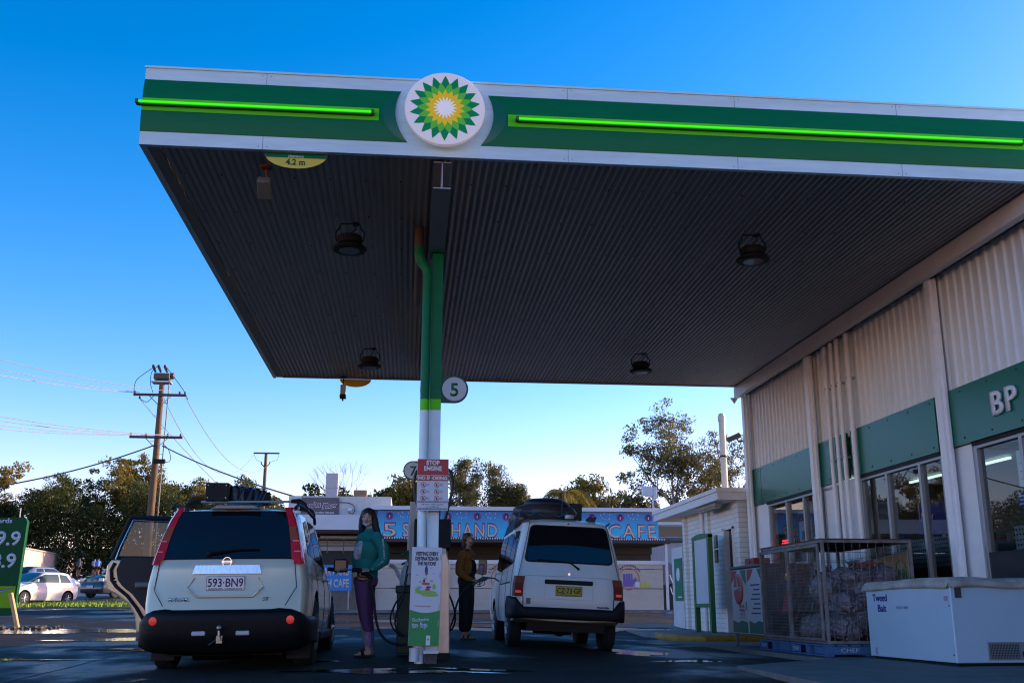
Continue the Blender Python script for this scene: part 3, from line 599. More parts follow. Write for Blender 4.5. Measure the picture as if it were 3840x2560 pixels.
# ---------------- vehicles ----------------
def I(x, xs, ys): return float(np.interp(x, xs, ys))
class Car:
    """local frame: x right, y forward from the rear bumper, z up"""
    def __init__(s, spec): s.k = spec
    def g(s, n, y): a = s.k[n]; return I(y, [p[0] for p in a], [p[1] for p in a])
    def rear(s, z): a = s.k['rear']; return I(z, [p[0] for p in a], [p[1] for p in a])
    def front(s, z): a = s.k['front']; return I(z, [p[0] for p in a], [p[1] for p in a])
    def ymap(s, y, z):
        L = s.k['L']; fr = max(0, 1 - y / .9); ff = max(0, 1 - (L - y) / .9)
        return y + s.rear(z) * fr - s.front(z) * ff
    def ring(s, y):
        zb, zm, zt, wl, wb, wr = (s.g(n, y) for n in ('zb', 'belt', 'zt', 'wl', 'wb', 'wr'))
        h = max(zt - zm, .02); rr = min(.07, h * .5)
        p = [(0, zb), (.6 * wl, zb), (.95 * wl, zb + .02), (.985 * wl, zb + .12), (wl, lerp(zb, zm, .5)), (wl * .995, lerp(zb, zm, .75)), (lerp(wl, wb, .75), zm - .05), (wb, zm)]
        for t in (.25, .5, .75, 1): p.append((lerp(wb, wr, t) + .012 * math.sin(math.pi * t), lerp(zm, zt - rr, t)))
        p += [(wr - .025, zt - rr * .45), (wr - .075, zt - rr * .1), (wr * .6, zt + .012), (wr * .3, zt + .022), (0, zt + .025)]
        return p
    def side(s, y, z):
        """outer half width at (y, z)"""
        p = s.ring(y); zs = [q[1] for q in p[2:13]]; xs = [q[0] for q in p[2:13]]; return I(z, zs, xs)
    def wr_(s, z): return s.side(0, z)
    def rearY(s, x, z): w = max(s.wr_(z), .2); return s.rear(z) - .045 * (1 - min(1, (abs(x) / w)) ** 2)
    def body(s, paint, inner, parent, arches=True):
        L = s.k['L']; ys = [0, .012, .04, .09, .16] + list(np.arange(.25, L - .2, .1)) + [L - .16, L - .09, L - .04, L - .012, L]
        rings = [s.ring(y) for y in ys]; n = len(rings[0]); b = B(); vs = []; fs = []
        N = 2 * n - 2
        cut = {0: .055, 1: .03, 2: .012, 3: .004}
        for i, (y, rg) in enumerate(zip(ys, rings)):
            c = cut.get(i, cut.get(len(ys) - 1 - i, 0)); half = [(max(0, x - c * min(1, x / .3)), z) for x, z in rg]
            full = [(x, z) for x, z in half] + [(-x, z) for x, z in half[-2:0:-1]]
            for x, z in full: vs.append((x, s.ymap(y, z), z))
        for i in range(len(ys) - 1):
            for j in range(N): fs.append((i * N + j, i * N + (j + 1) % N, (i + 1) * N + (j + 1) % N, (i + 1) * N + j))
        # caps
        for i, sg in ((0, -1), (len(ys) - 1, 1)):
            M = 8; rows = []
            for j in range(n):
                a = i * N + j; c = i * N + (N - j) % N; row = [a]
                if a != c:
                    xa, ya, z = vs[a]
                    for q in range(1, M):
                        u = 1 - 2 * q / M; vs.append((xa * u, ya + sg * .045 * (1 - u * u) * min(1, xa / .3), z)); row.append(len(vs) - 1)
                row.append(c); rows.append(row)
            for r0, r1 in zip(rows[:-1], rows[1:]):
                if len(r0) == 2: r0 = [r0[0]] * (len(r1))
                if len(r1) == 2: r1 = [r1[0]] * (len(r0))
                for q in range(len(r0) - 1):
                    f = []
                    for v in (r0[q], r0[q + 1], r1[q + 1], r1[q]):
                        if v not in f: f.append(v)
                    if len(f) > 2: fs.append(tuple(f))
        b.add(vs, fs); o = b.obj('body', [paint, inner], parent, smooth=True, angle=30)
        if arches:
            cb = B()
            for (y, r) in s.k['wheels']:
                for sx in (-1, 1): cb.cyl((sx * (s.k['W'] + .2), y, s.k['wz'] + .02), (sx * (s.k['W'] - .34), y, s.k['wz'] + .02), r + .055, n=32)
            cu = cb.obj('cutter', inner); cu.parent = parent
            md = o.modifiers.new('arch', 'BOOLEAN'); md.object = cu; md.operation = 'DIFFERENCE'; md.solver = 'EXACT'; md.material_mode = 'TRANSFER'
            bake(o); bpy.data.objects.remove(cu)
            o.data.set_sharp_from_angle(angle=R(30))
        return o
    def patch(s, poly, fn, thick, name, m, parent, step=.08, off=.0, smooth=True):
        bm = bmesh.new(); vs = [bm.verts.new((a, c, 0)) for a, c in poly]; bm.faces.new(vs)
        A = [p[0] for p in poly]; C_ = [p[1] for p in poly]
        for lo, hi, no in ((min(A), max(A), (1, 0, 0)), (min(C_), max(C_), (0, 1, 0))):
            k = max(1, int((hi - lo) / step))
            for i in range(1, k):
                v = lo + (hi - lo) * i / k + 1e-4; bmesh.ops.bisect_plane(bm, geom=bm.verts[:] + bm.edges[:] + bm.faces[:], plane_co=Vector(no) * v, plane_no=no)
        bmesh.ops.triangulate(bm, faces=[f for f in bm.faces if len(f.verts) > 4])
        base = {v: (v.co.x, v.co.y) for v in bm.verts}
        r = bmesh.ops.extrude_face_region(bm, geom=bm.faces[:]); nv = [g for g in r['geom'] if isinstance(g, bmesh.types.BMVert)]
        nset = set(nv); bm.verts.ensure_lookup_table()
        e = 1e-3
        for v in bm.verts:
            a, c = v.co.x, v.co.y; P = Vector(fn(a, c)); du = (Vector(fn(a + e, c)) - Vector(fn(a - e, c))); dv = (Vector(fn(a, c + e)) - Vector(fn(a, c - e)))
            nn = du.cross(dv).normalized() if du.length > 1e-9 and dv.length > 1e-9 else Vector((0, -1, 0))
            v.co = P + nn * (off + (thick if v in nset else -.01))
        bmesh.ops.recalc_face_normals(bm, faces=bm.faces)
        me = bpy.data.meshes.new(name); bm.to_mesh(me); bm.free(); me.materials.append(m)
        if smooth: me.polygons.foreach_set('use_smooth', [True] * len(me.polygons)); me.set_sharp_from_angle(angle=R(30))
        o = bpy.data.objects.new(name, me); COL.objects.link(o); o.parent = parent; return o
    def rp(s, poly, thick, name, m, parent, **k):   # patch on the rear face, poly in (x, z)
        return s.patch(poly, lambda x, z: (x, s.rearY(x, z), z), thick, name, m, parent, **k)
    def sp(s, sx, poly, thick, name, m, parent, **k):  # patch on a side, poly in (y, z)
        f = (lambda y, z: (sx * s.side(y, z), s.ymap(y, z), z))
        if sx < 0: return s.patch(poly, f, -thick, name, m, parent, off=-k.pop('off', 0) if k else 0, **k)
        return s.patch(poly, f, thick, name, m, parent, **k)
TYRE = mat('tyre', (.012, .012, .013), .8, bump=.2, bscale=30); RIM = mat('alloy', (.35, .36, .38), .35, metal=.8)
DGL = mat('tinted_glass', (.006, .007, .009), .04, spec=.6); BUMP = mat('bumper_black', (.004, .004, .005), .5, spec=.2, bump=.1, bscale=80); CHROME = mat('chrome', (.55, .58, .62), .15, metal=1.0)
RED = mat('lamp_red', (.34, .004, .008), .15, coat=.4, emit=(.5, .0, .01), es=.06, var=.5, vscale=9); AMB = mat('lamp_amber', (.34, .06, .008), .15, coat=.4); WLAMP = mat('lamp_clear', (.4, .45, .48), .15)
REDB = mat('reflector_red', (.7, .04, .02), .2, emit=(1, .03, .02), es=.10)  # faint emission in the red stands in for light the reflectors return
def wheel(loc, r, w, side, parent, spokes=6, rimm=None):
    b = B(); rr = r * .64
    b.lathe((0, 0, 0), [(rr, -w / 2), (r * .9, -w / 2), (r * .98, -w / 2 + .02), (r, -w / 2 + .05), (r, w / 2 - .05), (r * .98, w / 2 - .02), (r * .9, w / 2), (rr, w / 2)], 36, 'x')
    t = b.obj('tyre', TYRE, parent, smooth=True, loc=loc)
    b = B(); x0 = side * (w / 2 - .02)
    b.lathe((0, 0, 0), [(rr, x0), (rr, x0 + side * .018), (rr * .92, x0 + side * .015), (rr * .88, x0 - side * .04), (rr * .2, x0 - side * .05)], 32, 'x')
    for k in range(spokes):
        a = 2 * math.pi * k / spokes; ca, sa = math.cos(a), math.sin(a)
        b.tube([(x0 + side * .01, ca * rr * .15, sa * rr * .15), (x0 + side * .012, ca * rr * .92, sa * rr * .92)], [.045 * r / .35, .03 * r / .35], 6)
    b.sph((x0 + side * .01, 0, 0), (.02, rr * .2, rr * .2), 12, 8)
    b.obj('rim', rimm or RIM, t, smooth=True)
    return t
def mirror(parent, x, y, z, side, m, w=.2, h=.15):
    b = B(); b.box(-w / 2, w / 2, -.04, .06, -h / 2, h / 2); mm = b.obj('mirror', m, parent, loc=(x + side * (w / 2 + .08), y, z), bevel=.03, segs=3, smooth=True)
    b = B(); b.box(-w / 2 + .02, w / 2 - .02, -.047, -.041, -h / 2 + .02, h / 2 - .02); b.obj('mirror_glass', mat('mirror_glass', (.03, .04, .05), .06, spec=.35), mm)
    b = B(); b.tube([(-side * (w / 2 + .08), .02, -.04), (-side * (w / 2 - .03), .01, -.05)], .025, 8); b.obj('mirror_arm', m, mm)

def suv():
    paint = mat('champagne_paint', (.62, .52, .36), .26, metal=.25, coat=.5, var=.05, vscale=1.2)
    sp = dict(L=4.6, W=.885, wz=.41, wheels=[(1.0, .36), (3.62, .36)],
        zb=[(0, .34), (.5, .32), (4.2, .32), (4.6, .36)], belt=[(0, 1.09), (1.5, 1.07), (3.3, 1.02), (3.9, .94), (4.6, .76)],
        zt=[(0, 1.655), (.3, 1.68), (1, 1.70), (2, 1.69), (2.6, 1.64), (3.35, 1.12), (3.9, 1.02), (4.4, .90), (4.6, .80)],
        wl=[(0, .835), (.2, .855), (.6, .88), (2, .885), (4.0, .87), (4.6, .78)], wb=[(0, .795), (.3, .825), (.8, .84), (2.5, .845), (4.0, .80), (4.6, .70)],
        wr=[(0, .675), (.3, .70), (1, .715), (2.3, .715), (3.0, .70), (3.4, .72), (4.6, .6)],
        rear=[(.3, .14), (.45, .0), (.60, .0), (.64, .05), (.83, .035), (.875, .085), (1.09, .10), (1.4, .23), (1.7, .40)], front=[(.3, .1), (.6, 0), (.9, .1), (1.2, .1)])
    c = Car(sp)
    t = thing('silver_suv', 'silver beige SUV with left rear door open and bag on roof, seen from behind', 'car', (-1.815, 10.9, -.06), (0, R(-.7), 0)); t.scale = (.95, 1, 1)
    c.body(paint, BLACK, t)
    # dark rear glass
    c.rp([(-.705, 1.155), (.705, 1.155), (.625, 1.655), (-.625, 1.655)], .006, 'rear_window', DGL, t)
    b = B(); b.tube([(-.20, c.rearY(-.2, 1.21) - .03, 1.215), (.1, c.rearY(.1, 1.26) - .03, 1.25), (.33, c.rearY(.33, 1.26) - .03, 1.25)], [.022, .014, .008], 6); b.sph((-.2, c.rearY(-.2, 1.2) - .02, 1.205), (.035, .03, .03)); b.obj('rear_wiper', BLACK, t, smooth=True)
    # tail lamps wrapping the corners
    for sx in (-1, 1):
        b = B(); vs = []; K = 20
        for k in range(K + 1):
            u = k / K; z = lerp(1.10, 1.70, u); w = c.wr_(min(z, 1.66)) - (.02 if z > 1.66 else 0); wd = lerp(.115, .075, u) * (1 if u > .08 else .75)
            y0 = c.rearY(w - wd, z); vs += [(sx * (w - wd), y0 + .02, z), (sx * (w - wd), y0 - .022, z), (sx * (w - .015), y0 - .018, z), (sx * (w + .015), y0 + .045, z), (sx * (w + .028 * (1 - u)), y0 + lerp(.20, .08, u), z), (sx * (w - .03), y0 + lerp(.2, .08, u), z)]
        n = 6
        for k in range(K):
            b.m = 2 if .42 < k / K < .58 else (0 if k / K > .2 else 0)
            b.add([], []); 
        b.m = 0; b.v = vs
        for k in range(K):
            u = k / K
            for q in range(n): b.f.append([k * n + q, k * n + (q + 1) % n, (k + 1) * n + (q + 1) % n, (k + 1) * n + q]); b.mi.append(1 if .38 < u < .62 and q in (1, 2, 3) else 0)
        b.f.append([0, 1, 2, 3, 4, 5]); b.mi.append(0); b.f.append([K * n + q for q in range(n)]); b.mi.append(0)
        lp = b.obj('tail_lamp', [RED, AMB], t, smooth=True, angle=50)
        b = B()
        for z in (1.22, 1.33):
            w = c.wr_(z); b.box(min(sx * (w - .075), sx * (w - .01)), max(sx * (w - .075), sx * (w - .01)), c.rearY(w - .05, z) - .030, c.rearY(w - .05, z) - .015, z, z + .012)
        b.obj('lamp_bezel', mat('lamp_pink', (.55, .12, .16), .15), lp)
    # seams of the tailgate
    b = B()
    def seam(pts, r=.004):
        q = []
        for (x0, z0), (x1, z1) in zip(pts[:-1], pts[1:]):
            for i in range(8): u = i / 8; x, z = lerp(x0, x1, u), lerp(z0, z1, u); q.append((x, c.rearY(x, z) - .001, z))
        x, z = pts[-1]; q.append((x, c.rearY(x, z) - .001, z)); b.tube(q, r, 6)
    seam([(-.715, 1.10), (-.745, .86), (-.61, .645)]); seam([(.715, 1.10), (.745, .86), (.61, .645)]); seam([(-.70, 1.152), (.70, 1.152)], .004)
    b.obj('tailgate_seam', BLACK, t)
    # plate recess, garnish, plate, badges
    rec = mat('champagne_shade', (.30, .29, .245), .35, metal=.35)
    b = B(); seam([(-.33, .965), (-.395, .865), (-.29, .775), (.29, .775), (.395, .865), (.33, .965)], .009); b.obj('plate_recess', paint, t, smooth=True)
    c.rp([(-.35, 1.0), (.37, 1.0), (.345, 1.085), (-.325, 1.085)], .03, 'chrome_garnish', mat('garnish', (.50, .60, .72), .22, metal=.9, var=.15, vscale=14, stretch=(6, 1, 1)), t)
    y = c.rearY(0, .9) - .02
    b = B(); b.box(-.205, .205, y, y + .03, .835, .98); p = b.obj('number_plate', mat('plate_white', (.70, .70, .72), .4), t, bevel=.004)
    mar = mat('plate_maroon', (.09, .01, .02), .5)
    text('lettering', '593·BN9', (0, y - .001, .875), .085, mar, p, bold=.012, width=.37)
    text('lettering', 'QUEENSLAND - SUNSHINE STATE', (0, y - .001, .845), .017, mar, p, bold=.008, width=.36)
    b = B(); b.v = []
    for a in ((-.2, .2, .972, .976), (-.2, .2, .839, .843), (-.2, -.196, .839, .976), (.196, .2, .839, .976)): b.box(a[0], a[1], y - .002, y, a[2], a[3])
    b.obj('plate_border', mar, p)
    b = B(); b.lathe((0, c.rearY(0, 1.125) - .012, 1.12), [(.050, 0), (.050, -.008), (.042, -.008), (.042, 0)], 28, 'y', cap=False); b.box(-.055, .055, c.rearY(0, 1.12) - .022, c.rearY(0, 1.12) - .01, 1.108, 1.132); bd = b.obj('badge', CHROME, t, smooth=True)
    text('lettering', 'NISSAN', (0, c.rearY(0, 1.12) - .0225, 1.114), .013, BLACK, bd, bold=.01)
    text('badge', 'X-TRAIL', (-.47, c.rearY(-.47, .76) - .004, .735), .038, CHROME, t, ext=.004, bold=.02, width=.22)
    text('badge', 'ST', (.43, c.rearY(.43, .76) - .004, .735), .038, CHROME, t, ext=.004, bold=.02, width=.07)
    # spoiler with high brake lamp
    b = B(); b.prism([(-.2, 0), (-.12, .04), (.28, .04), (.36, 0)], -.05, .06, 'y'); b.obj('spoiler_lamp', mat('lamp_smoke', (.22, .2, .2), .25), t, loc=(-.06, c.rear(1.68) - .08, 1.675), bevel=.01)
    # dark bumper as one wrap
    pl = [(.885, .95, .30, .44), (.90, .62, .30, .56), (.878, .3, .32, .55), (.862, .13, .31, .56), (.81, .03, .28, .60), (.725, -.03, .26, .635), (.60, -.06, .25, .65), (.52, -.07, .24, .64), (.25, -.09, .23, .64), (0, -.095, .23, .64)]
    full = pl + [(-x, y, a, z) for x, y, a, z in pl[-2::-1]]; b = B(); vs = []; K = 9
    for x, yy, z0, z1 in full:
        for k in range(K):
            u = k / (K - 1); z = lerp(z0, z1, u); inn = float(np.interp(u, [0, .18, .4, .75, .92, 1], [.11, .05, .012, 0, .0, .02]))
            vs.append((x * (1 - .03 * (u > .99)), yy + inn * (1 if abs(x) < .85 else .2), z))
    b.add(vs, [(i * K + k, (i + 1) * K + k, (i + 1) * K + k + 1, i * K + k + 1) for i in range(len(full) - 1) for k in range(K - 1)])
    bo = b.obj('rear_bumper', BUMP, t, smooth=True, angle=50); md = bo.modifiers.new('s', 'SOLIDIFY'); md.thickness = .05; md.offset = 0
    for sx in (-1, 1):
        b = B(); b.lathe((sx * .705, -.035, .545), [(.042, .02), (.042, -.03), (.04, -.036), (.01, -.038)], 24, 'y'); b.obj('reflector', REDB, t, smooth=True)
        b = B(); b.box(sx * .225 - .07, sx * .225 + .07, -.12, -.08, .40, .445); b.obj('reverse_lamp', WLAMP, t, bevel=.012)
        b = B(); b.box(min(sx * .60, sx * .86), max(sx * .60, sx * .86), .60, .62, .14, .38); b.obj('mud_flap', TYRE, t, bevel=.02)
        wheel((sx * .77, 1.0, .41), .36, .225, sx, t); wheel((sx * .77, 3.62, .41), .36, .225, sx, t)
        # side glass, mirrors, handles, rails
        c.sp(sx, [(.42, 1.22), (.52, 1.56), (1.1, 1.62), (1.15, 1.18)], .004, 'quarter_window', DGL, t)
        if sx > 0: c.sp(sx, [(1.22, 1.17), (1.18, 1.61), (2.0, 1.62), (2.05, 1.14)], .004, 'side_window', DGL, t)
        c.sp(sx, [(2.13, 1.13), (2.08, 1.61), (2.5, 1.57), (3.1, 1.2), (3.1, 1.1)], .004, 'side_window', DGL, t)
        b = B(); b.tube([(sx * .67, .35, 1.69), (sx * .69, .5, 1.74), (sx * .70, 1.2, 1.755), (sx * .70, 2.3, 1.745), (sx * .69, 2.5, 1.69)], .02, 8); b.obj('roof_rail', BLACK, t, smooth=True)
        mirror(t, sx * .86, 2.75, 1.18, sx, BLACK, .19, .17)
        for yy in (1.35, 2.3):
            if sx < 0 and yy < 2: continue
            b = B(); xx = sx * c.side(yy, .98); b.tube([(xx, yy - .09, .98), (xx + sx * .035, yy - .06, .98), (xx + sx * .035, yy + .06, .98), (xx, yy + .09, .98)], .014, 8); b.obj('door_handle', paint, t, smooth=True)
        for y0 in (1.17, 2.08, 3.0):
            b = B(); b.tube([(sx * (c.side(y0, z) + .0005), y0 + (.0 if y0 > 1.3 else -.1 * max(0, (.8 - z) * 2)), z) for z in np.arange(.4, 1.15, .05)], .004, 5)
            b.obj('door_seam', BLACK, t)
        b = B(); b.box(min(sx * .84, sx * .905), max(sx * .84, sx * .905), 1.5, 3.1, .30, .40); b.obj('side_skirt', BLACK, t, bevel=.02)
    b = B(); b.box(-.6, .6, .2, 4.2, .20, .34); b.cyl((-.35, .35, .24), (.05, .35, .24), .09); b.cyl((-.1, .9, .26), (.2, .9, .26), .13); b.tube([(-.75, 1.0, .36), (.75, 1.0, .36)], .05, 8); b.obj('underbody', BUMP, t, smooth=True)
    b = B(); b.box(-.03, .03, -.16, -.05, .33, .40); b.box(-.022, .022, -.22, -.12, .36, .385); b.cyl((0, -.19, .385), (0, -.19, .45), .014); b.sph((0, -.19, .475), .03); b.tube([(-.12, -.1, .31), (-.04, -.12, .36)], .006, 5); b.obj('tow_bar', mat('tow_steel', (.3, .3, .3), .3, metal=.9), t, smooth=True)
    for yy in (1.12, 2.1):
        b = B(); b.tube([(-.56, yy, 1.835), (.58, yy, 1.835)], .018, 10, sy=.7); r_ = b.obj('roof_bar', mat('bar_alloy', (.55, .58, .6), .3, metal=.6), t, smooth=True)
        for sx in (-1, 1): b = B(); b.tube([(sx * .53, yy, 1.84), (sx * .62, yy, 1.84), (sx * .685, yy, 1.80), (sx * .705, yy, 1.745)], [.022, .03, .03, .035], 8); b.obj('bar_foot', BLACK, r_, smooth=True)
    # open rear left door: silver shell edge, black inner card, framed glass
    hz = [(-.86, 1.70), (-1.47, 1.73), (-1.51, 1.57), (-1.63, 1.25), (-1.69, 1.17), (-1.70, 1.0), (-1.67, .89), (-1.56, .83), (-1.43, .73), (-1.35, .59), (-1.32, .40), (-.86, .38)]
    yd = 1.92
    dt = bpy.data.objects.new('door', None); COL.objects.link(dt); dt.parent = t; dt.location = (-.86, yd, 0); dt.rotation_euler = (0, 0, R(4)); dt.scale = (1.10, 1, 1); D = lambda P: [(x + .86, z) for x, z in P]
    lower = D([(-.86, 1.22), (-1.64, 1.24), (-1.69, 1.17), (-1.70, 1.0), (-1.67, .89), (-1.56, .83), (-1.43, .73), (-1.35, .59), (-1.32, .40), (-.86, .38)])
    b = B(); b.prism(lower, 0, .09, 'y'); b.obj('door_shell', paint, dt, bevel=.02, segs=3)
    b = B(); b.prism(D([(-.86, 1.26), (-1.53, 1.26), (-1.58, 1.12), (-1.555, 1.0), (-1.50, .93), (-1.39, .84), (-1.26, .68), (-1.14, .50), (-.86, .44)]), -.035, .0, 'y'); b.obj('door_card', mat('door_trim', (.014, .014, .014), .6, bump=.2, bscale=60), dt, bevel=.012)
    b = B(); b.tube([(x + .86, -.028, z) for x, z in [(-1.60, 1.2), (-1.635, 1.12), (-1.62, 1.0), (-1.56, .92), (-1.44, .82), (-1.33, .68), (-1.22, .5)]], .018, 8); b.obj('door_seal', TYRE, dt, smooth=True)
    b = B(); b.box(-.50, -.2, -.09, -.03, .91, .975); b.obj('arm_rest', mat('armrest', (.16, .16, .15), .5), dt, bevel=.02)
    b = B()
    fr_o = D([(-.86, 1.70), (-1.47, 1.735), (-1.64, 1.24)]); 
    b.tube([(x, .035, z) for x, z in fr_o], .033, 8); b.tube([(-.0, .035, 1.24), (-.78, .035, 1.25)], .03, 8); b.obj('window_frame', BLACK, dt, smooth=True)
    b = B(); b.tube([(x, -.005, z) for x, z in D([(-.86, 1.665), (-1.445, 1.69), (-1.56, 1.38), (-1.60, 1.24)])], .008, 6); b.obj('chrome_strip', CHROME, dt, smooth=True)
    b = B(); b.quad(*[(x, .035, z) for x, z in D([(-.86, 1.25), (-1.62, 1.25), (-1.46, 1.71), (-.86, 1.68)])]); b.obj('door_glass', glass_mat('door_glass', (.30, .34, .36), 1), dt, fix=False)
    b = B()
    for x, z in ((-1.60, 1.02), (-1.585, .985)): b.sph((x + .86, -.004, z), (.016, .012, .012), 8, 6)
    b.obj('latch', BLACK, dt)
    b = B(); b.box(-1.17, -.86, yd - .95, yd - .93, .5, .52); 
    # dark door opening
    c.sp(-1, [(1.22, .42), (1.22, 1.60), (2.0, 1.62), (2.05, .42)], .003, 'door_opening', BLACK, t)
    # roof bag
    bt = thing('roof_bag', 'long black wrapped case strapped across the roof bars of the silver SUV', 'luggage', (-1.98, 12.30, 1.775), (0, 0, R(50)))
    b = B(); nx = 26; vs = []; prof = [(-.12, 0), (.12, 0), (.13, .03), (.13, .165), (.11, .19), (-.11, .19), (-.13, .165), (-.13, .03)]
    r = random.Random(2)
    for i in range(nx + 1):
        x = lerp(-.20, .40, i / nx); sc = 1 - .12 * (i / nx) ** 2
        for q, (yy, z) in enumerate(prof): w = .016 * math.sin(i * 1.3 + q * 2.1) + r.uniform(-.008, .008); vs.append((x, yy * sc + w, max(0, z * sc + w)))
    b.add(vs, [(i * 8 + q, i * 8 + (q + 1) % 8, (i + 1) * 8 + (q + 1) % 8, (i + 1) * 8 + q) for i in range(nx) for q in range(8)] + [tuple(range(8)), tuple(nx * 8 + q for q in range(8))])
    wrap = mat('black_wrap', (.012, .012, .014), .28, bump=.5, bscale=14)
    b.obj('wrap', wrap, bt, smooth=True, angle=25)
    b = B(); b.box(-.13, .13, -.14, .10, 0, .205); cs_ = b.obj('case_end', BLACK, bt, bevel=.012, loc=(-.28, 0, 0), rot=(0, 0, R(-50)))
    b = B()
    for x in (-.10, .10):
        for z in (.035, .175): b.sph((x, -.143, z), .008, 6, 4)
    b.obj('rivets', WHITE, cs_)
    b = B()
    for x in (-.08, .04, .20, .26):
        b.tube([(x - .05, -.150, .0), (x, -.155, .10), (x + .05, -.145, .185), (x + .06, 0, .21), (x + .04, .145, .17)], .006, 5)
    b.obj('strap', mat('strap_blue', (.03, .09, .22), .6), bt)
suv()

def van():
    paint = mat('van_white', (.70, .70, .66), .35, coat=.3, var=.06, vscale=1.5)
    sp = dict(L=4.3, W=.80, wz=.32, wheels=[(.80, .32), (3.05, .32)],
        zb=[(0, .40), (.5, .34), (4.3, .34)], belt=[(0, 1.04), (3.5, 1.06), (4.3, .95)], zt=[(0, 1.79), (.2, 1.83), (1, 1.87), (3.1, 1.87), (3.35, 1.8), (4.0, 1.10), (4.3, .99)],
        wl=[(0, .785), (.3, .80), (4, .80), (4.3, .76)], wb=[(0, .755), (.3, .785), (4.3, .74)], wr=[(0, .60), (.3, .635), (3.0, .645), (4.3, .66)],
        rear=[(.3, .06), (.55, 0), (1.0, .03), (1.2, .06), (1.5, .13), (1.72, .22), (1.85, .32)], front=[(.3, .05), (.6, 0), (1, .05)])
    c = Car(sp); t = thing('white_van', 'old white van with luggage on its roof parked at the far pump', 'van', (2.25, 14.8, .02), (0, R(2.5), 0))
    c.body(paint, BLACK, t)
    def rnd_poly(P, r=.05, n=4):
        out = []; N = len(P)
        for i in range(N):
            p, a, b_ = Vector(P[i]), Vector(P[i - 1]), Vector(P[(i + 1) % N]); u, w = (a - p).normalized() * r, (b_ - p).normalized() * r
            for k in range(n + 1): s = k / n; out.append(tuple((p + u) * (1 - s) ** 2 + p * 2 * s * (1 - s) + (p + w) * s * s))
        return out
    c.rp(rnd_poly([(-.645, 1.20), (.645, 1.20), (.555, 1.735), (-.555, 1.735)], .08), .008, 'window_seal', BLACK, t)
    c.rp(rnd_poly([(-.62, 1.222), (.62, 1.222), (.535, 1.715), (-.535, 1.715)], .07), .011, 'rear_window', DGL, t)
    b = B(); b.tube([(.13, c.rearY(.13, 1.14) - .02, 1.13), (.02, c.rearY(.02, 1.2) - .035, 1.205), (-.06, c.rearY(-.1, 1.22) - .035, 1.222)], [.014, .01, .008], 6); b.tube([(.03, c.rearY(0, 1.225) - .035, 1.215), (-.45, c.rearY(-.45, 1.245) - .03, 1.24)], .008, 6); b.sph((.13, c.rearY(.13, 1.13) - .01, 1.13), .02); b.obj('rear_wiper', BLACK, t, smooth=True)
    for sx in (-1, 1):
        b = B(); K = 12; vs = []
        for k in range(K + 1):
            z = lerp(.72, 1.00, k / K); w = c.wr_(z); wd = .135; y0 = c.rearY(w - .05, z)
            vs += [(sx * (w - wd), y0 + .03, z), (sx * (w - wd), y0 - .02, z), (sx * (w - .012), y0 - .012, z), (sx * (w + .008), y0 + .03, z), (sx * (w + .008), y0 + .09, z), (sx * (w - .04), y0 + .09, z)]
        b.v = vs
        for k in range(K):
            for q in range(6): b.f.append([k * 6 + q, k * 6 + (q + 1) % 6, (k + 1) * 6 + (q + 1) % 6, (k + 1) * 6 + q]); b.mi.append((1 if k >= 8 else 0) if q in (1, 2, 3) else 2)
        b.f += [[0, 1, 2, 3, 4, 5], [K * 6 + q for q in range(6)]]; b.mi += [2, 2]
        lp = b.obj('tail_lamp', [mat('lamp_dark_red', (.15, .004, .004), .4, spec=.2), mat('lamp_dark_amber', (.20, .035, .006), .4, spec=.2), BLACK], t, smooth=True, angle=40)
        b = B(); w = c.wr_(.77); b.box(min(sx * (w - .105), sx * (w - .025)), max(sx * (w - .105), sx * (w - .025)), c.rearY(w - .05, .77) - .03, c.rearY(w - .05, .77) - .015, .765, .80); b.obj('reflector', REDB, lp)
        wheel((sx * .69, .80, .32), .32, .19, sx, t, 8, STEEL); wheel((sx * .69, 3.05, .32), .32, .19, sx, t, 8, STEEL)
        c.sp(sx, [(.35, 1.18), (.38, 1.66), (1.05, 1.69), (1.05, 1.16)], .005, 'side_window', DGL, t); c.sp(sx, [(1.12, 1.16), (1.12, 1.69), (2.05, 1.70), (2.08, 1.14)], .005, 'side_window', DGL, t)
        c.sp(sx, [(2.2, 1.13), (2.2, 1.70), (3.1, 1.69), (3.55, 1.3), (3.6, 1.12)], .005, 'side_window', DGL, t)
        b = B(); 
        for y0 in (.27, 1.09, 2.13, 3.6): b.tube([(sx * (c.side(y0, z) + .0005), c.ymap(y0, z), z) for z in np.arange(.45, 1.7, .06)], .004, 5)
        b.obj('door_seam', BLACK, t)
        b = B(); b.tube([(sx * (c.side(y, .92) + .004), y, .92) for y in np.arange(.5, 2.2, .2)], .012, 6); b.tube([(sx * (c.side(y, 1.80) - .0), y, 1.80) for y in np.arange(.1, 3.1, .3)], .014, 6); b.obj('door_rail', mat('rail_grey', (.05, .05, .05), .5), t)
        b = B(); b.box(-.075, .075, -.03, .03, -.13, .13); m_ = b.obj('mirror', mat('mirror_shell', (.05, .05, .055), .5), t, loc=(sx * .985, 3.55, 1.24), bevel=.03, segs=3)
        b = B(); b.box(-.062, .062, -.036, -.031, -.115, .115); b.obj('mirror_glass', MATS['mirror_glass'], m_)
        b = B(); b.sph((0, -.038, -.06), (.035, .012, .035)); b.obj('spot_mirror', MATS['mirror_glass'], m_, smooth=True)
        b = B(); b.tube([(0, 0, -.12), (0, .0, -.17), (-sx * .2, .0, -.18)], .012, 6); b.obj('mirror_arm', BLACK, m_)
    b = B(); b.box(-.345, .34, -.045, .02, .905, .965); b.obj('handle_bar', BLACK, t, bevel=.012)
    b = B()
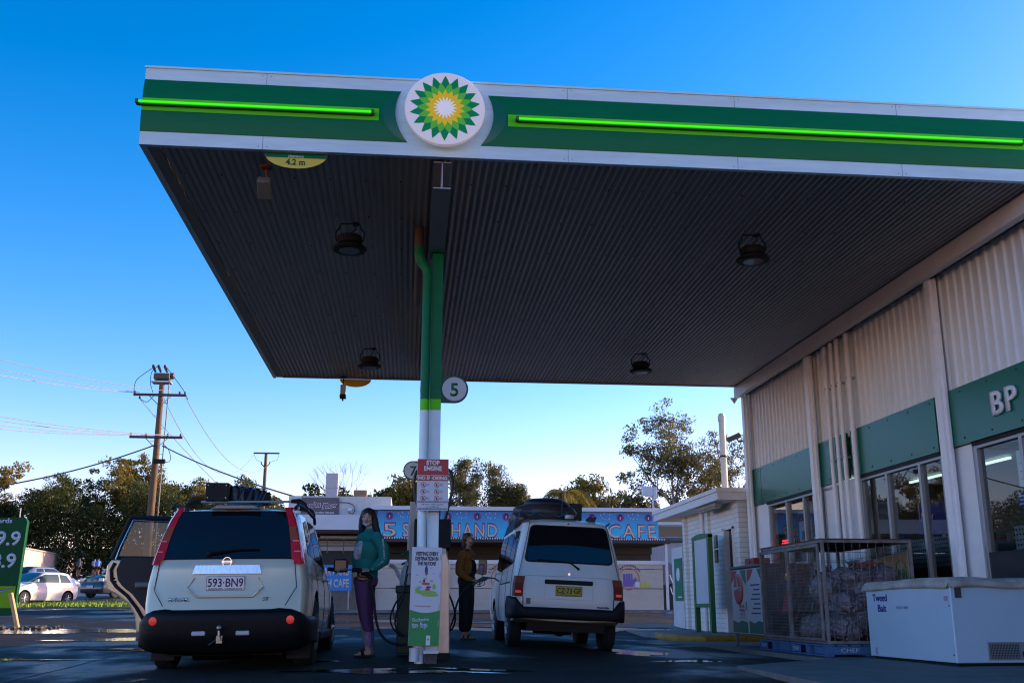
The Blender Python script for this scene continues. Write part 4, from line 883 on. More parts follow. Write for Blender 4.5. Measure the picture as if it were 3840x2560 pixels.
    def seam(pts, r=.004):
        q = []
        for (x0, z0), (x1, z1) in zip(pts[:-1], pts[1:]):
            for i in range(8): u = i / 8; x, z = lerp(x0, x1, u), lerp(z0, z1, u); q.append((x, c.rearY(x, z) - .001, z))
        x, z = pts[-1]; q.append((x, c.rearY(x, z) - .001, z)); b.tube(q, r, 6)
    seam([(-.56, 1.79), (-.70, 1.10), (-.725, 1.0)]); seam([(.56, 1.79), (.70, 1.10), (.725, 1.0)]); seam([(-.645, .72), (-.645, .575), (.645, .575), (.645, .72)], .006); b.obj('hatch_seam', BLACK, t)
    b = B(); seam([(-.64, 1.015), (.64, 1.015)], .005); seam([(-.34, .9), (-.35, .70), (.35, .70), (.34, .9)], .004); b.obj('hatch_crease', paint, t, smooth=True)
    y = c.rearY(0, .8) - .012
    b = B(); b.box(-.19, .19, y, y + .02, .745, .885); p = b.obj('number_plate', mat('plate_yellow', (.42, .33, .02), .4), t, bevel=.004)
    text('lettering', 'CZ·73·GE', (0, y - .001, .785), .075, BLACK, p, bold=.012, width=.34); text('lettering', 'NEW SOUTH WALES', (0, y - .001, .755), .016, BLACK, p, bold=.006, width=.25)
    b = B()
    for a in ((-.186, .186, .878, .882), (-.186, .186, .748, .752), (-.186, -.182, .748, .882), (.182, .186, .748, .882)): b.box(a[0], a[1], y - .002, y, a[2], a[3])
    b.obj('plate_border', BLACK, p)
    text('badge', 'mazda', (.49, c.rearY(.49, .62) - .003, .60), .03, mat('badge_blue', (.02, .06, .22), .4), t, ext=.003, bold=.03, width=.17)
    b = B(); b.box(-.60, -.54, c.rearY(-.55, .65) - .002, c.rearY(-.55, .65) + .01, .62, .70); b.obj('sticker', mat('sticker_grey', (.12, .14, .15), .5, var=.8, vscale=60), t)
    b = B(); b.cyl((0, c.rearY(0, 1.05) - .012, 1.05), (0, c.rearY(0, 1.05) + .01, 1.05), .018, n=16); b.obj('lock', CHROME, t)
    b = B(); b.sph((.0, c.rearY(0, 1.77) - .0, 1.775), .012); b.obj('washer_jet', BLACK, t)
    pl = [(.81, .55, .42, .72), (.815, .2, .42, .72), (.80, .06, .42, .71), (.74, -.03, .42, .70), (.64, -.05, .44, .57), (.3, -.06, .44, .57), (0, -.062, .44, .57)]
    full = pl + [(-x, y, a, z) for x, y, a, z in pl[-2::-1]]; b = B(); K = 5; vs = []
    for x, yy, z0, z1 in full:
        for k in range(K): u = k / (K - 1); vs.append((x, yy + .03 * (2 * u - 1) ** 2, lerp(z0, z1, u)))
    b.add(vs, [(i * K + k, (i + 1) * K + k, (i + 1) * K + k + 1, i * K + k + 1) for i in range(len(full) - 1) for k in range(K - 1)])
    bo = b.obj('rear_bumper', mat('bumper_grey', (.012, .013, .018), .6, spec=.25, bump=.1), t, smooth=True, angle=50); md = bo.modifiers.new('s', 'SOLIDIFY'); md.thickness = .05; md.offset = 0
    b = B(); b.box(-.55, .55, .15, 4.0, .26, .42); b.cyl((-.45, .3, .30), (.1, .3, .30), .08); b.tube([(-.7, .8, .32), (.7, .8, .32)], .04, 8); b.sph((0, .8, .3), .12); b.obj('underbody', BUMP, t, smooth=True)
    # luggage
    fab = mat('bag_dark', (.012, .014, .03), .55, bump=.5, bscale=18); fab2 = mat('bag_grey', (.045, .04, .045), .5, bump=.6, bscale=14)
    def lump(c0, r, m, name, par, seed, amp=.12):
        b = B(); rr = random.Random(seed); b.sph(c0, r, 28, 16); ph = [rr.uniform(0, 6) for _ in range(4)]
        def f(v):
            d = Vector(v) - Vector(c0); k = 1 + amp * (math.sin(d.x * 14 + ph[0] + d.z * 9) * .5 + math.sin(d.y * 11 + d.z * 15 + ph[1]) * .4 + math.sin(d.x * 31 + ph[2]) * .15); q = Vector(c0) + d * k
            q.z = max(q.z, c0[2] - r[2] * .75); return q
        b.v = [f(v) for v in b.v]; return b.obj(name, m, par, smooth=True, angle=60)
    t1 = thing('duffel_bag', 'big dark duffel bag strapped over the left side of the white van roof', 'bag', (2.25, 14.8, 1.82), (0, R(2.5), 0))
    lump((-.2, .75, .17), (.46, .35, .15), fab2, 'bag_body', t1, 4, .08); lump((-.17, .8, .29), (.36, .30, .11), fab, 'bag_top', t1, 6, .07)
    b = B(); b.tube([(-.64 + .06 * k, .42 + .02 * math.sin(k), .12 + .03 * math.sin(k * 1.7)) for k in range(15)], .012, 6); b.tube([(.0, .4, .1), (.03, .55, .33), (.03, .9, .40)], .01, 6); b.obj('strap', mat('strap_teal', (.01, .09, .16), .5), t1)
    t2 = thing('tarpaulin_bundle', 'crumpled dark bundle with blue ropes at the left roof edge of the white van', 'luggage', (2.25, 14.8, 1.82), (0, R(2.5), 0))
    lump((-.52, 1.3, .08), (.16, .6, .16), fab2, 'bundle', t2, 9, .2)
    b = B(); rr = random.Random(8)
    for k in range(7): y0 = .5 + k * .2; b.tube([(-.40, y0, .20), (-.58, y0 + rr.uniform(-.1, .1), .17), (-.66, y0 + .05, -.0), (-.70, y0 + .1, -.14)], .012, 5)
    b.obj('rope', mat('rope_blue', (.01, .07, .16), .6), t2)
    t3 = thing('black_case', 'flat black case standing behind the duffel bag on the van roof', 'luggage', (2.25, 14.8, 1.82), (0, R(2.5), 0))
    b = B(); b.box(.02, .44, 1.2, 2.2, .05, .38); b.obj('case', mat('case_black', (.008, .010, .010), .6), t3, bevel=.02)
    t4 = thing('folded_papers', 'small dark folded bundle standing at the right end of the van roof', 'luggage', (2.25, 14.8, 1.82), (0, R(2.5), 0))
    b = B()
    for k in range(4): b.prism([(.38 + k * .03, 0), (.44 + k * .03, .12 + .01 * (k % 2)), (.46 + k * .03, .115), (.41 + k * .03, 0)], .5, .75, 'y')
    b.obj('bundle', mat('bundle_navy', (.02, .02, .05), .6), t4)
    t5 = thing('roof_tape', 'small pale roll lying on the middle of the van roof', 'roll', (2.36, 15.1, 1.875))
    b = B(); b.lathe((0, 0, 0), [(.03, 0), (.065, 0), (.07, .02), (.065, .05), (.03, .05)], 20); b.obj('roll', mat('tape', (.4, .42, .4), .4), t5, smooth=True)
van()

def small_car(name, label, loc, rz, paint, kind='hatch', glass=None, plate=None):
    L = 4.0 if kind == 'hatch' else (4.5 if kind == 'wagon' else 4.8); gl = glass or mat('car_glass', (.02, .025, .03), .04)
    hz = {'hatch': 1.46, 'wagon': 1.46, 'ute': 1.75}[kind]
    if kind == 'ute': zt = [(0, 1.6), (.4, 1.72), (2.6, 1.75), (3.3, 1.18), (4.3, 1.10), (4.8, .95)]; belt = [(0, 1.1), (3.3, 1.1), (4.8, .85)]; wz = .37; wy = (1.05, 3.85)
    elif kind == 'wagon': zt = [(0, 1.2), (.35, 1.40), (.9, 1.46), (2.2, 1.44), (3.05, .98), (4.1, .86), (4.5, .7)]; belt = [(0, .98), (3.0, .92), (4.5, .65)]; wz = .31; wy = (.85, 3.5)
    else: zt = [(0, 1.28), (.25, 1.42), (.9, 1.465), (1.9, 1.45), (2.9, .98), (3.7, .86), (4.0, .68)]; belt = [(0, .98), (2.8, .92), (4.0, .62)]; wz = .30; wy = (.7, 3.15)
    sp = dict(L=L, W=.84, wz=wz, wheels=[(wy[0], wz), (wy[1], wz)], zb=[(0, .30), (.5, .2), (L, .22)], belt=belt, zt=zt, wl=[(0, .76), (.3, .83), (L - .5, .84), (L, .72)],
        wb=[(0, .70), (.4, .80), (L - .8, .78), (L, .62)], wr=[(0, .54), (.6, .62), (2.0, .62), (2.9, .68), (L, .5)], rear=[(.2, .1), (.5, 0), (.9, .05), (1.4, .35)], front=[(.2, .1), (.45, 0), (.8, .12), (1.2, .1)])
    c = Car(sp); t = thing(name, label, 'car', loc, (0, 0, rz)); c.body(paint, BLACK, t)
    zr = I(1.2, [p[0] for p in zt], [p[1] for p in zt]); zb = c.g('belt', 1.5)
    yA = {'hatch': 2.75, 'wagon': 2.85, 'ute': 3.15}[kind]; yR = {'hatch': 1.95, 'wagon': 2.2, 'ute': 2.55}[kind]
    for sx in (-1, 1):
        m = lerp(.55, yR, .45)
        c.sp(sx, [(.5, zb + .07), (.65, zr - .14), (m - .04, zr - .1), (m - .04, zb + .05)], .004, 'side_window', gl, t)
        c.sp(sx, [(m + .04, zb + .05), (m + .04, zr - .1), (yR, zr - .11), (yA, zb + .10), (yA, zb + .04)], .004, 'side_window', gl, t)
        for y in wy: wheel((sx * .735, y, wz), wz, .19, sx, t, 7)
        mirror(t, sx * .78, yA - .1, zb + .12, sx, paint, .17, .12)
        b = B()
        if kind == 'ute': b.box(min(sx * .45, sx * .72), max(sx * .45, sx * .72), L - .12, L - .02, .82, .98)
        else: b.prism([(sx * .40, .60), (sx * .68, .66), (sx * .70, .76), (sx * .46, .70)], L - .24, L - .05, 'y')
        b.obj('headlight', mat('headlamp', (.5, .52, .5), .1), t, bevel=.01)
        b = B(); b.box(min(sx * .45, sx * .73), max(sx * .45, sx * .73), .0, .12, .82, .95); b.obj('tail_lamp', RED, t, bevel=.02)
    # windscreen and rear glass follow the roof line
    for (ya, yb, nm) in ((yR + .08, yA + .1, 'windscreen'), (.06, .42 if kind != 'ute' else .3, 'rear_window')):
        b = B(); vs = []; K = 6
        for k in range(K + 1):
            y = lerp(ya, yb, k / K); z = c.g('zt', y) + .03; w = c.g('wr', y) - .07; vs += [(-w, c.ymap(y, z - .05), z - .012), (-w * .5, c.ymap(y, z - .04), z + .004), (0, c.ymap(y, z - .04), z + .008), (w * .5, c.ymap(y, z - .04), z + .004), (w, c.ymap(y, z - .05), z - .012)]
        b.add(vs, [(k * 5 + q, k * 5 + q + 1, k * 5 + 6 + q, k * 5 + 5 + q) for k in range(K) for q in range(4)]); b.obj(nm, gl, t, smooth=True)
    if kind != 'ute': c.rp([(-.58, 1.0), (.58, 1.0), (.5, 1.27), (-.5, 1.27)], .006, 'rear_window', gl, t)
    b = B(); b.box(-.45, .45, L - .10, L + .04, .28, .42); b.obj('grille', BLACK, t, bevel=.03)
    b = B(); b.box(-.19, .19, -.06, -.02, .62, .73); b.obj('number_plate', WHITE, t)
    if plate:
        b = B(); b.box(-.19, .19, L + .04, L + .07, .50, .61); p = b.obj('number_plate', WHITE, t); text('lettering', plate, (0, L + .072, .525), .06, BLACK, p, rot=(R(90), 0, R(180)), bold=.01, width=.3)
    return t, c
wp = mat('white_car_paint', (.70, .68, .62), .3, coat=.5); gp = mat('grey_car_paint', (.04, .045, .055), .3, coat=.5); sp_ = mat('silver_blue_paint', (.22, .27, .33), .3, metal=.4, coat=.5); pp = mat('police_paint', (.03, .035, .05), .3, coat=.5)
small_car('white_hatchback', 'sunlit white hatchback parked on the road beyond the grass verge', (-15.75, 51.0, G(-15.8, 49) + .0), R(180 - 28), wp, glass=mat('car_glass_light', (.06, .09, .08), .05))
small_car('grey_car', 'dark grey car half hidden behind the green price sign, left of the white hatchback', (-17.6, 49.3, G(-17.3, 48)), R(180 - 36), gp)
small_car('silver_hatchback', 'pale blue silver hatchback seen from behind beyond the white hatchback', (-23.6, 67, G(-23.5, 68)), R(-26), sp_, 'wagon')
t, c = small_car('police_car', 'dark police four wheel drive with yellow green markings, behind the open SUV door', (-14.2, 60.5, G(-15, 58)), R(180 - 24), pp, 'ute', plate='604 CZT')
chk = mat('fluoro_marking', (.55, .75, .05), .4, emit=(.5, .7, .0), es=.03)
b = B(); b.prism([(-.75, 4.35), (-.3, 4.1), (-.2, 3.8), (-.7, 3.5)], 1.15, 1.155, 'z')
for sx in (-1, 1): c.sp(sx, [(1.2, .75), (1.2, .92), (3.6, .92), (3.6, .75)], .006, 'side_marking', chk, t)
for sx in (-1, 1):
    b = B(); vs = [(sx * .72, y, c.g('zt', y) + .0) for y in (3.4, 3.8, 4.2, 4.5)] + [(sx * .25, y, c.g('zt', y) + .03) for y in (3.5, 3.8, 4.1, 4.3)]
    b.add(vs, [(0, 1, 5, 4), (1, 2, 6, 5), (2, 3, 7, 6)]); b.obj('bonnet_marking', chk, t)
# ---------------- pumps and column signs ----------------
PAN = mat('sign_white', (.55, .60, .66), .35); SS = mat('brushed_steel', (.42, .38, .34), .32, metal=.75, var=.2, vscale=5, stretch=(1, 1, .4), bump=.12, bscale=5)
RUB = mat('hose_rubber', (.010, .010, .011), .45); SRED = mat('sign_red', (.42, .015, .02), .4); CREAM = mat('pump_cream', (.40, .36, .29), .5)
def nozzle(name, label, loc, rz, hose, body, cat='fuel nozzle', spout_len=.22):
    """nozzle pointing to local -x; hose is a list of local points"""
    t = thing(name, label, cat, loc, (0, 0, rz))
    b = B(); b.tube([(.14, 0, -.07), (.06, 0, -.02), (-.03, 0, .02), (-.10, 0, .025)], [.022, .026, .034, .024], 12); b.obj('nozzle_body', body, t, smooth=True)
    b = B(); b.tube([(-.09, 0, .025), (-.16, 0, .035), (-.16 - spout_len * .5, 0, .03), (-.16 - spout_len, 0, -.02)], .012, 10); b.obj('spout', mat('spout_metal', (.3, .3, .3), .3, metal=.9), t, smooth=True)
    b = B(); b.tube([(-.06, 0, .0), (-.05, 0, -.075), (.02, 0, -.10), (.09, 0, -.09), (.11, 0, -.06)], .007, 6); b.tube([(-.04, 0, -.01), (.0, 0, -.055), (.07, 0, -.065)], .006, 6); b.obj('trigger_guard', BLACK, t, smooth=True)
    b = B(); pts = [Vector(p) for p in hose]; sm = []
    for i in range(len(pts) - 1):
        p0, p1, p2, p3 = pts[max(i - 1, 0)], pts[i], pts[i + 1], pts[min(i + 2, len(pts) - 1)]
        for k in range(6):
            u = k / 6; sm.append(.5 * ((2 * p1) + (p2 - p0) * u + (2 * p0 - 5 * p1 + 4 * p2 - p3) * u * u + (3 * p1 - p0 - 3 * p2 + p3) * u ** 3))
    sm.append(pts[-1]); b.tube(sm, .0155, 10); b.obj('hose', RUB, t, smooth=True); return t
def smooth_tube(b, pts, r, n=8):
    pts = [Vector(p) for p in pts]; sm = []
    for i in range(len(pts) - 1):
        p0, p1, p2, p3 = pts[max(i - 1, 0)], pts[i], pts[i + 1], pts[min(i + 2, len(pts) - 1)]
        for k in range(6):
            u = k / 6; sm.append(.5 * ((2 * p1) + (p2 - p0) * u + (2 * p0 - 5 * p1 + 4 * p2 - p3) * u * u + (3 * p1 - p0 - 3 * p2 + p3) * u ** 3))
    sm.append(pts[-1]); b.tube(sm, r, n)
def pump(loc, label):
    t = thing('fuel_pump', label, 'fuel pump', loc, group='fuel pumps under the canopy')
    b = B(); b.prism([(-.20, 0), (.22, 0), (.205, 1.0), (.16, 1.16), (-.18, 1.16)], 0, .9, 'y'); b.obj('cabinet', SS, t, bevel=.01)
    b = B(); b.box(-.20, .22, -.02, .92, -.12, -.001); b.obj('plinth', BLACK, t)
    for sx in (-1, 1):
        b = B(); b.box(min(sx * .04, sx * .215), max(sx * .04, sx * .215), -.03, .9, 1.18, 1.52); h = b.obj('display_head', BLACK, t, bevel=.008)
        b = B(); b.box(sx * .216 - .002, sx * .216 + .002, .15, .7, 1.24, 1.46); b.obj('display', mat('lcd', (.05, .06, .05), .15), h)
        b = B(); b.box(min(sx * .06, sx * .16), max(sx * .06, sx * .16), -.02, .3, 1.12, 1.18); b.obj('card_slot', STEEL, t)
        b = B(); smooth_tube(b, [(sx * .12, .0, 2.13), (sx * .21, -.02, 2.06), (sx * .225, 0, 1.88), (sx * .17, .0, 1.62), (sx * .14, .02, 1.5)], .018, 10); b.obj('overhead_hose', RUB, t, smooth=True)
    b = B(); b.box(-.27, -.14, .45, .6, .9, 1.77); b.box(.15, .2, .45, .6, 1.0, 1.6); b.obj('hose_mast', CREAM, t, bevel=.01)
    b = B(); b.tube([(-.25, .5, 1.0), (-.27, .5, 1.08), (-.29, .5, 1.16), (-.36, .5, 1.13)], [.02, .024, .034, .02], 10); b.obj('green_nozzle', mat('nozzle_green', (.01, .09, .03), .4), t, smooth=True)
    b = B(); smooth_tube(b, [(-.28, .45, 1.0), (-.33, .45, .7), (-.42, .42, .55), (-.47, .42, .40), (-.44, .42, .28), (-.36, .42, .20), (-.3, .42, .18)], .010); smooth_tube(b, [(-.28, .35, .9), (-.34, .35, .6), (-.40, .32, .45), (-.41, .32, .32), (-.36, .32, .22), (-.3, .32, .2)], .010); b.obj('looped_hose', RUB, t, smooth=True)
    return t
pump((.29, 12.3, .10), 'steel sided fuel pump with black display heads directly behind the column')
dup(bpy.data.objects['fuel_pump'], (.27, 16.6, .16), 'second fuel pump hidden behind the first, between the two filling women')
# rear column hidden behind the front one, carries the 7 sign
t = thing('rear_column', 'white and green rear canopy column standing behind the second pump', 'column', (.30, 17.9, .1))
b = B(); b.m = 1; b.box(-.065, .065, 0, .15, 0, 2.7); b.m = 0; b.box(-.065, .065, 0, .15, 2.7, 4.64); b.obj('shaft', [GREEN, MATS['column_white']], t, bevel=.004)
def numsign(loc, num, label, left=False):
    s = -1 if left else 1; t = thing('pump_number_sign', label, 'sign', loc, group='round pump number signs')
    n = 20; P = [(0, -.165), (0, .165)] + [(s * (.175 + .165 * math.sin(math.pi * k / n)), .165 * math.cos(math.pi * k / n)) for k in range(n + 1)]
    b = B(); b.prism(P, 0, .05, 'y'); b.obj('plate', mat('sign_dark_green', (.004, .06, .035), .4), t, bevel=.003)
    b = B(); b.lathe((s * .172, 0, 0), [(.147, .0), (.147, -.004), (.14, -.006)], 36, 'y'); b.obj('disc', PAN, t)
    text('lettering', num, (s * .172, -.007, -.085), .165, mat('sign_green_text', (.004, .14, .05), .4), t, bold=.02)
    return t
numsign((.345, 12.15, 3.16), '5', 'round green edged sign with number 5, mounted right of the column under the canopy')
numsign((.235, 17.85, 2.91), '7', 'round green edged sign with number 7, half behind the STOP ENGINE sign', left=True)
# STOP ENGINE sign
t = thing('warning_sign', 'red and white STOP ENGINE NO SMOKING sign fixed to the column', 'sign', (.265, 11.58, 1.655))
b = B(); b.box(-.175, .175, 0, .004, 0, .575); b.obj('panel', PAN, t)
b = B(); b.box(-.172, .172, -.002, -.0005, .395, .572); b.box(-.172, .172, -.002, -.0005, .33, .39); b.obj('red_field', SRED, t)
text('lettering', 'STOP', (-.0, -.004, .51), .05, WHITE, t, bold=.06, width=.15); text('lettering', 'ENGINE', (0, -.004, .445), .05, WHITE, t, bold=.06, width=.20)
text('lettering', 'NO SMOKING', (0, -.004, .342), .040, WHITE, t, bold=.06, width=.325)
ink = mat('ink_navy', (.02, .03, .12), .5)
for i in range(3):
    for sx in (-.105, .045):
        z = .285 - i * .075
        b = B(); b.lathe((sx, 0, z), [(.030, -.001), (.030, -.003), (.025, -.003), (.025, -.001)], 24, 'y', cap=False); b.add([(sx - .02, -.004, z + .016), (sx - .016, -.004, z + .02), (sx + .02, -.004, z - .016), (sx + .016, -.004, z - .02)], [(0, 1, 2, 3)]); b.obj('prohibition_symbol', SRED, t)
        b = B(); b.add([(sx - .008, -.0015, z - .014), (sx + .010, -.0015, z - .014), (sx + .006, -.0015, z + .008), (sx, -.0015, z + .017), (sx - .006, -.0015, z + .004)], [(0, 1, 2, 3, 4)]); b.obj('pictogram', BLACK, t)
        b = B()
        for k in range(3): b.box(sx + .035, sx + .070 - .006 * (k % 2), -.0015, -.0005, z + .008 - k * .009, z + .011 - k * .009)
        b.obj('print', ink, t)
text('lettering', '24 hour video/audio', (0, -.002, .062), .013, ink, t, bold=.01, width=.24); text('lettering', 'surveillance', (0, -.002, .038), .013, ink, t, bold=.01, width=.15)
b = B()
for zz in (.008, .085):
    for i in range(44):
        for j in range(3):
            if (i + j) % 2: b.box(-.172 + i * .0078, -.172 + i * .0078 + .0078, -.0015, -.0005, zz + j * .007, zz + j * .007 + .007)
b.obj('chequer_band', ink, t)
# advertising panel
t = thing('advert_panel', 'tall white and green VISITING EVERY DESTINATION poster panel on the column foot', 'poster panel', (.195, 11.5, .17), (0, R(1.2), 0))
b = B(); b.box(-.165, .165, 0, .05, .04, 1.08); b.obj('panel', PAN, t, bevel=.004)
GA = mat('advert_green', (.0, .26, .06), .4)
b = B(); n = 16; P = [(-.163, .042), (.163, .042)] + [(lerp(.163, -.163, k / n), .385 + .03 * (1 - math.sin(math.pi * k / n)) + .02 * (k / n - .5) * -1 * 0) for k in range(n + 1)]
b.prism(P, -.002, -.0005, 'y'); b.obj('green_field', GA, t)
for i, l in enumerate(('VISITING EVERY', 'DESTINATION IN', 'THE NATION?')): text('lettering', l, (.0, -.002, .99 - i * .052), .042, BLACK, t, bold=.03, width=(.25, .25, .20)[i])
text('lettering', 'Exclusive', (-.13, -.004, .29), .036, PAN, t, bold=.04, rot=(R(90), R(-4), 0), ax='LEFT'); text('lettering', 'to bp', (-.13, -.004, .225), .056, PAN, t, bold=.06, rot=(R(90), R(-4), 0), ax='LEFT')
text('lettering', 'RED BULL GIVES YOU WIIINGS.', (-.02, -.002, .45), .010, SRED, t, bold=.01, width=.17)
def blob(cols, items):
    for (nm, c), its in zip(cols, items):
        b = B()
        for k, (x, z, w, h) in enumerate(its): m = 8; b.add([(x, -.003 - .0001 * k, z)] + [(x + w * math.cos(a), -.003 - .0001 * k, z + h * math.sin(a)) for a in [2 * math.pi * q / m + .3 for q in range(m)]], [(0, 1 + q, 1 + (q + 1) % m) for q in range(m)])
        b.obj('illustration', mat(nm, c, .5), t)
blob([('il_green', (.25, .5, .1)), ('il_navy', (.02, .04, .22)), ('il_red', (.45, .08, .05)), ('il_yellow', (.6, .45, .05)), ('il_blue', (.2, .4, .6))],
     [[(-.0, .60, .12, .022), (.05, .575, .1, .02), (-.09, .625, .03, .02), (.09, .66, .02, .03)], [(.0, .83, .017, .055), (-.02, .72, .012, .02), (.03, .655, .03, .012)], [(.0, .69, .05, .014), (.02, .63, .03, .015), (.005, .80, .016, .012)], [(-.06, .71, .02, .008), (.06, .72, .02, .012), (-.01, .745, .02, .01)], [(-.07, .65, .03, .014), (-.1, .78, .01, .008), (.08, .80, .01, .008), (.05, .86, .012, .006)]])
b = B(); b.box(.025, .07, -.006, -.002, .05, .15); tag_ = b.obj('holder', WHITE, t); b = B(); b.lathe((.048, -.006, .11), [(.012, 0), (.012, -.002)], 12, 'y'); b.obj('emblem', LIME, tag_)
for z in (.25, .42, .75, .95): b = B(); b.box(.145, .152, -.012, -.001, z, z + .06); b.obj('clip', STEEL, t)
t = thing('pipe_boot', 'short white pipe end and bracket at the foot of the column below the poster panel', 'pipe', (.1, 11.6, -.0))
b = B(); b.cyl((0, 0, .05), (0, 0, .19), .055, n=20); b.obj('pipe_end', PAN, t, smooth=True); b = B(); b.box(.10, .26, -.05, .02, .13, .165); b.obj('bracket', PAN, t); b = B(); b.box(.12, .24, .0, .22, -.08, .13); b.obj('footing', mat('footing', (.06, .055, .05), .8, var=.3), t)
# green bin, watering can
t = thing('waste_bin', 'dark green square bin beside the pump with a white watering can on top', 'bin', (.0, 13.0, .08))
b = B(); b.prism([(-.10, 0), (.12, 0), (.125, .72), (-.115, .72)], -.13, .13, 'y'); b.obj('bin_body', mat('bin_green', (.006, .035, .018), .5), t, bevel=.012); b = B(); b.box(-.13, .135, -.145, .145, .70, .79); b.obj('bin_lid', MATS['bin_green'], t, bevel=.015)
t = thing('watering_can', 'white plastic watering can standing on the green bin', 'watering can', (.03, 13.0, .875))
wc = mat('can_white', (.60, .62, .62), .4)
b = B(); b.lathe((0, 0, 0), [(.11, 0), (.115, .02), (.10, .18), (.085, .225), (.05, .24)], 24); b.obj('can_body', wc, t, smooth=True); b = B(); smooth_tube(b, [(-.08, 0, .04), (-.13, 0, .12), (-.17, 0, .20), (-.22, 0, .235)], .022); b.cyl((-.215, 0, .232), (-.245, 0, .243), .02, .026); b.obj('can_spout', wc, t, smooth=True)
b = B(); smooth_tube(b, [(-.05, 0, .22), (-.02, 0, .30), (.06, 0, .29), (.10, 0, .15)], .011); b.obj('can_handle', wc, t, smooth=True)

# ---------------- people ----------------
def fuse(b, name, m, parent, voxel=.007, it=4, disp=None):
    o = b.obj(name, m, parent, fix=True); md = o.modifiers.new('r', 'REMESH'); md.mode = 'VOXEL'; md.voxel_size = voxel; s = o.modifiers.new('s', 'SMOOTH'); s.iterations = it; s.factor = .5
    bake(o); o.data.materials.clear()
    for q in (m if isinstance(m, (list, tuple)) else [m]): o.data.materials.append(q)
    o.data.polygons.foreach_set('use_smooth', [True] * len(o.data.polygons)); return o
def cap(b, p0, p1, r0, r1, n=14):
    b.tube([p0, p1], [r0, r1], n); b.sph(p0, r0, n, 8); b.sph(p1, r1, n, 8)
def chain(b, pts, rs):
    for i in range(len(pts) - 1): cap(b, pts[i], pts[i + 1], rs[i], rs[i + 1])
def hand(b, wrist, d, nrm, curl=.9, side=1, s=1.0):
    """palm grows along d; fingers curl towards nrm; side picks the thumb side"""
    d = Vector(d).normalized(); nrm = Vector(nrm); nrm = (nrm - d * nrm.dot(d)).normalized(); lat = d.cross(nrm) * side; w = Vector(wrist)
    for k, (o_, l) in enumerate(((-.030, .085), (-.010, .09), (.010, .088), (.029, .08))):
        a = w + lat * o_ * .6 * s; c = w + d * l * s + lat * o_ * s; cap(b, a, c, .014 * s, .0115 * s, 8)
        L = (.040, .045, .043, .034)[k] * s; p = c; ang = 0
        for q, f in enumerate((1, .68, .55)):
            ang += curl * (.7 if q == 0 else 1.0); dd = d * math.cos(ang) + nrm * math.sin(ang); p2 = p + dd * L * f; cap(b, p, p2, .0088 * s, .0078 * s, 8); p = p2
    p = w + d * .02 * s - lat * .02 * s; q = p + (d * .5 - lat * .75 + nrm * .4).normalized() * .045 * s; r_ = q + (d * .8 + nrm * .7 + lat * .1).normalized() * .03 * s
    cap(b, p, q, .012 * s, .0105 * s, 8); cap(b, q, r_, .0100 * s, .0085 * s, 8)
def head(b, c, yaw, s=1.0):
    """face towards local -y rotated by yaw"""
    M = Matrix.Rotation(yaw, 3, 'Z'); c = Vector(c); P = lambda x, y, z: c + M @ (Vector((x, y, z)) * s)
    b.sph(P(0, .012, .03), (.074 * s, .092 * s, .085 * s), 20, 14, M); b.sph(P(0, -.012, -.015), (.062 * s, .072 * s, .085 * s), 20, 14, M); b.sph(P(0, -.035, -.072), (.034 * s, .034 * s, .028 * s), 14, 10, M)
    for sx in (-1, 1):
        cap(b, P(sx * .055, .0, -.03), P(sx * .022, -.048, -.085), .022 * s, .015 * s, 8); b.sph(P(sx * .040, -.058, -.02), (.020 * s, .018 * s, .018 * s), 12, 8, M); b.sph(P(sx * .074, .012, -.005), (.008 * s, .018 * s, .028 * s), 10, 8, M)
        cap(b, P(sx * .014, -.082, .022), P(sx * .048, -.068, .020), .008 * s, .007 * s, 8)
    cap(b, P(0, -.080, .012), P(0, -.101, -.026), .008 * s, .012 * s, 8); b.sph(P(0, -.093, -.032), (.017 * s, .010 * s, .008 * s), 10, 8, M)
    return P, M
def face_parts(P, M, t, s, skin_dark, body):
    lip = mat('lips', (.30, .12, .10), .5); eye = mat('eye_white', (.30, .30, .30), .3); iris = mat('iris', (.01, .008, .006), .2); brow = mat('brow', (.015, .009, .006), .8)
    for sx in (-1, 1):
        b = B(); b.sph(P(sx * .030, -.074, .000), (.014 * s, .008 * s, .0065 * s), 10, 8, M); e = b.obj('eye', eye, body, smooth=True)
        b = B(); b.sph(P(sx * .030, -.0805, .000), (.0055 * s, .003 * s, .0055 * s), 8, 6, M); b.obj('iris', iris, body, smooth=True)
        b = B(); b.tube([P(sx * .012, -.088, .024), P(sx * .030, -.084, .030), P(sx * .048, -.073, .024)], [.0035 * s, .004 * s, .002 * s], 6); b.obj('eyebrow', brow, body)
    b = B(); b.sph(P(0, -.083, -.054), (.021 * s, .010 * s, .0045 * s), 12, 8, M); b.sph(P(0, -.083, -.062), (.018 * s, .010 * s, .0055 * s), 12, 8, M); b.obj('lips', lip, body, smooth=True)
def hairmat(name, c):
    return mat(name, c, .45, var=.5, vscale=30, stretch=(3, 3, .3), bump=.6, bscale=60, spec=.4)
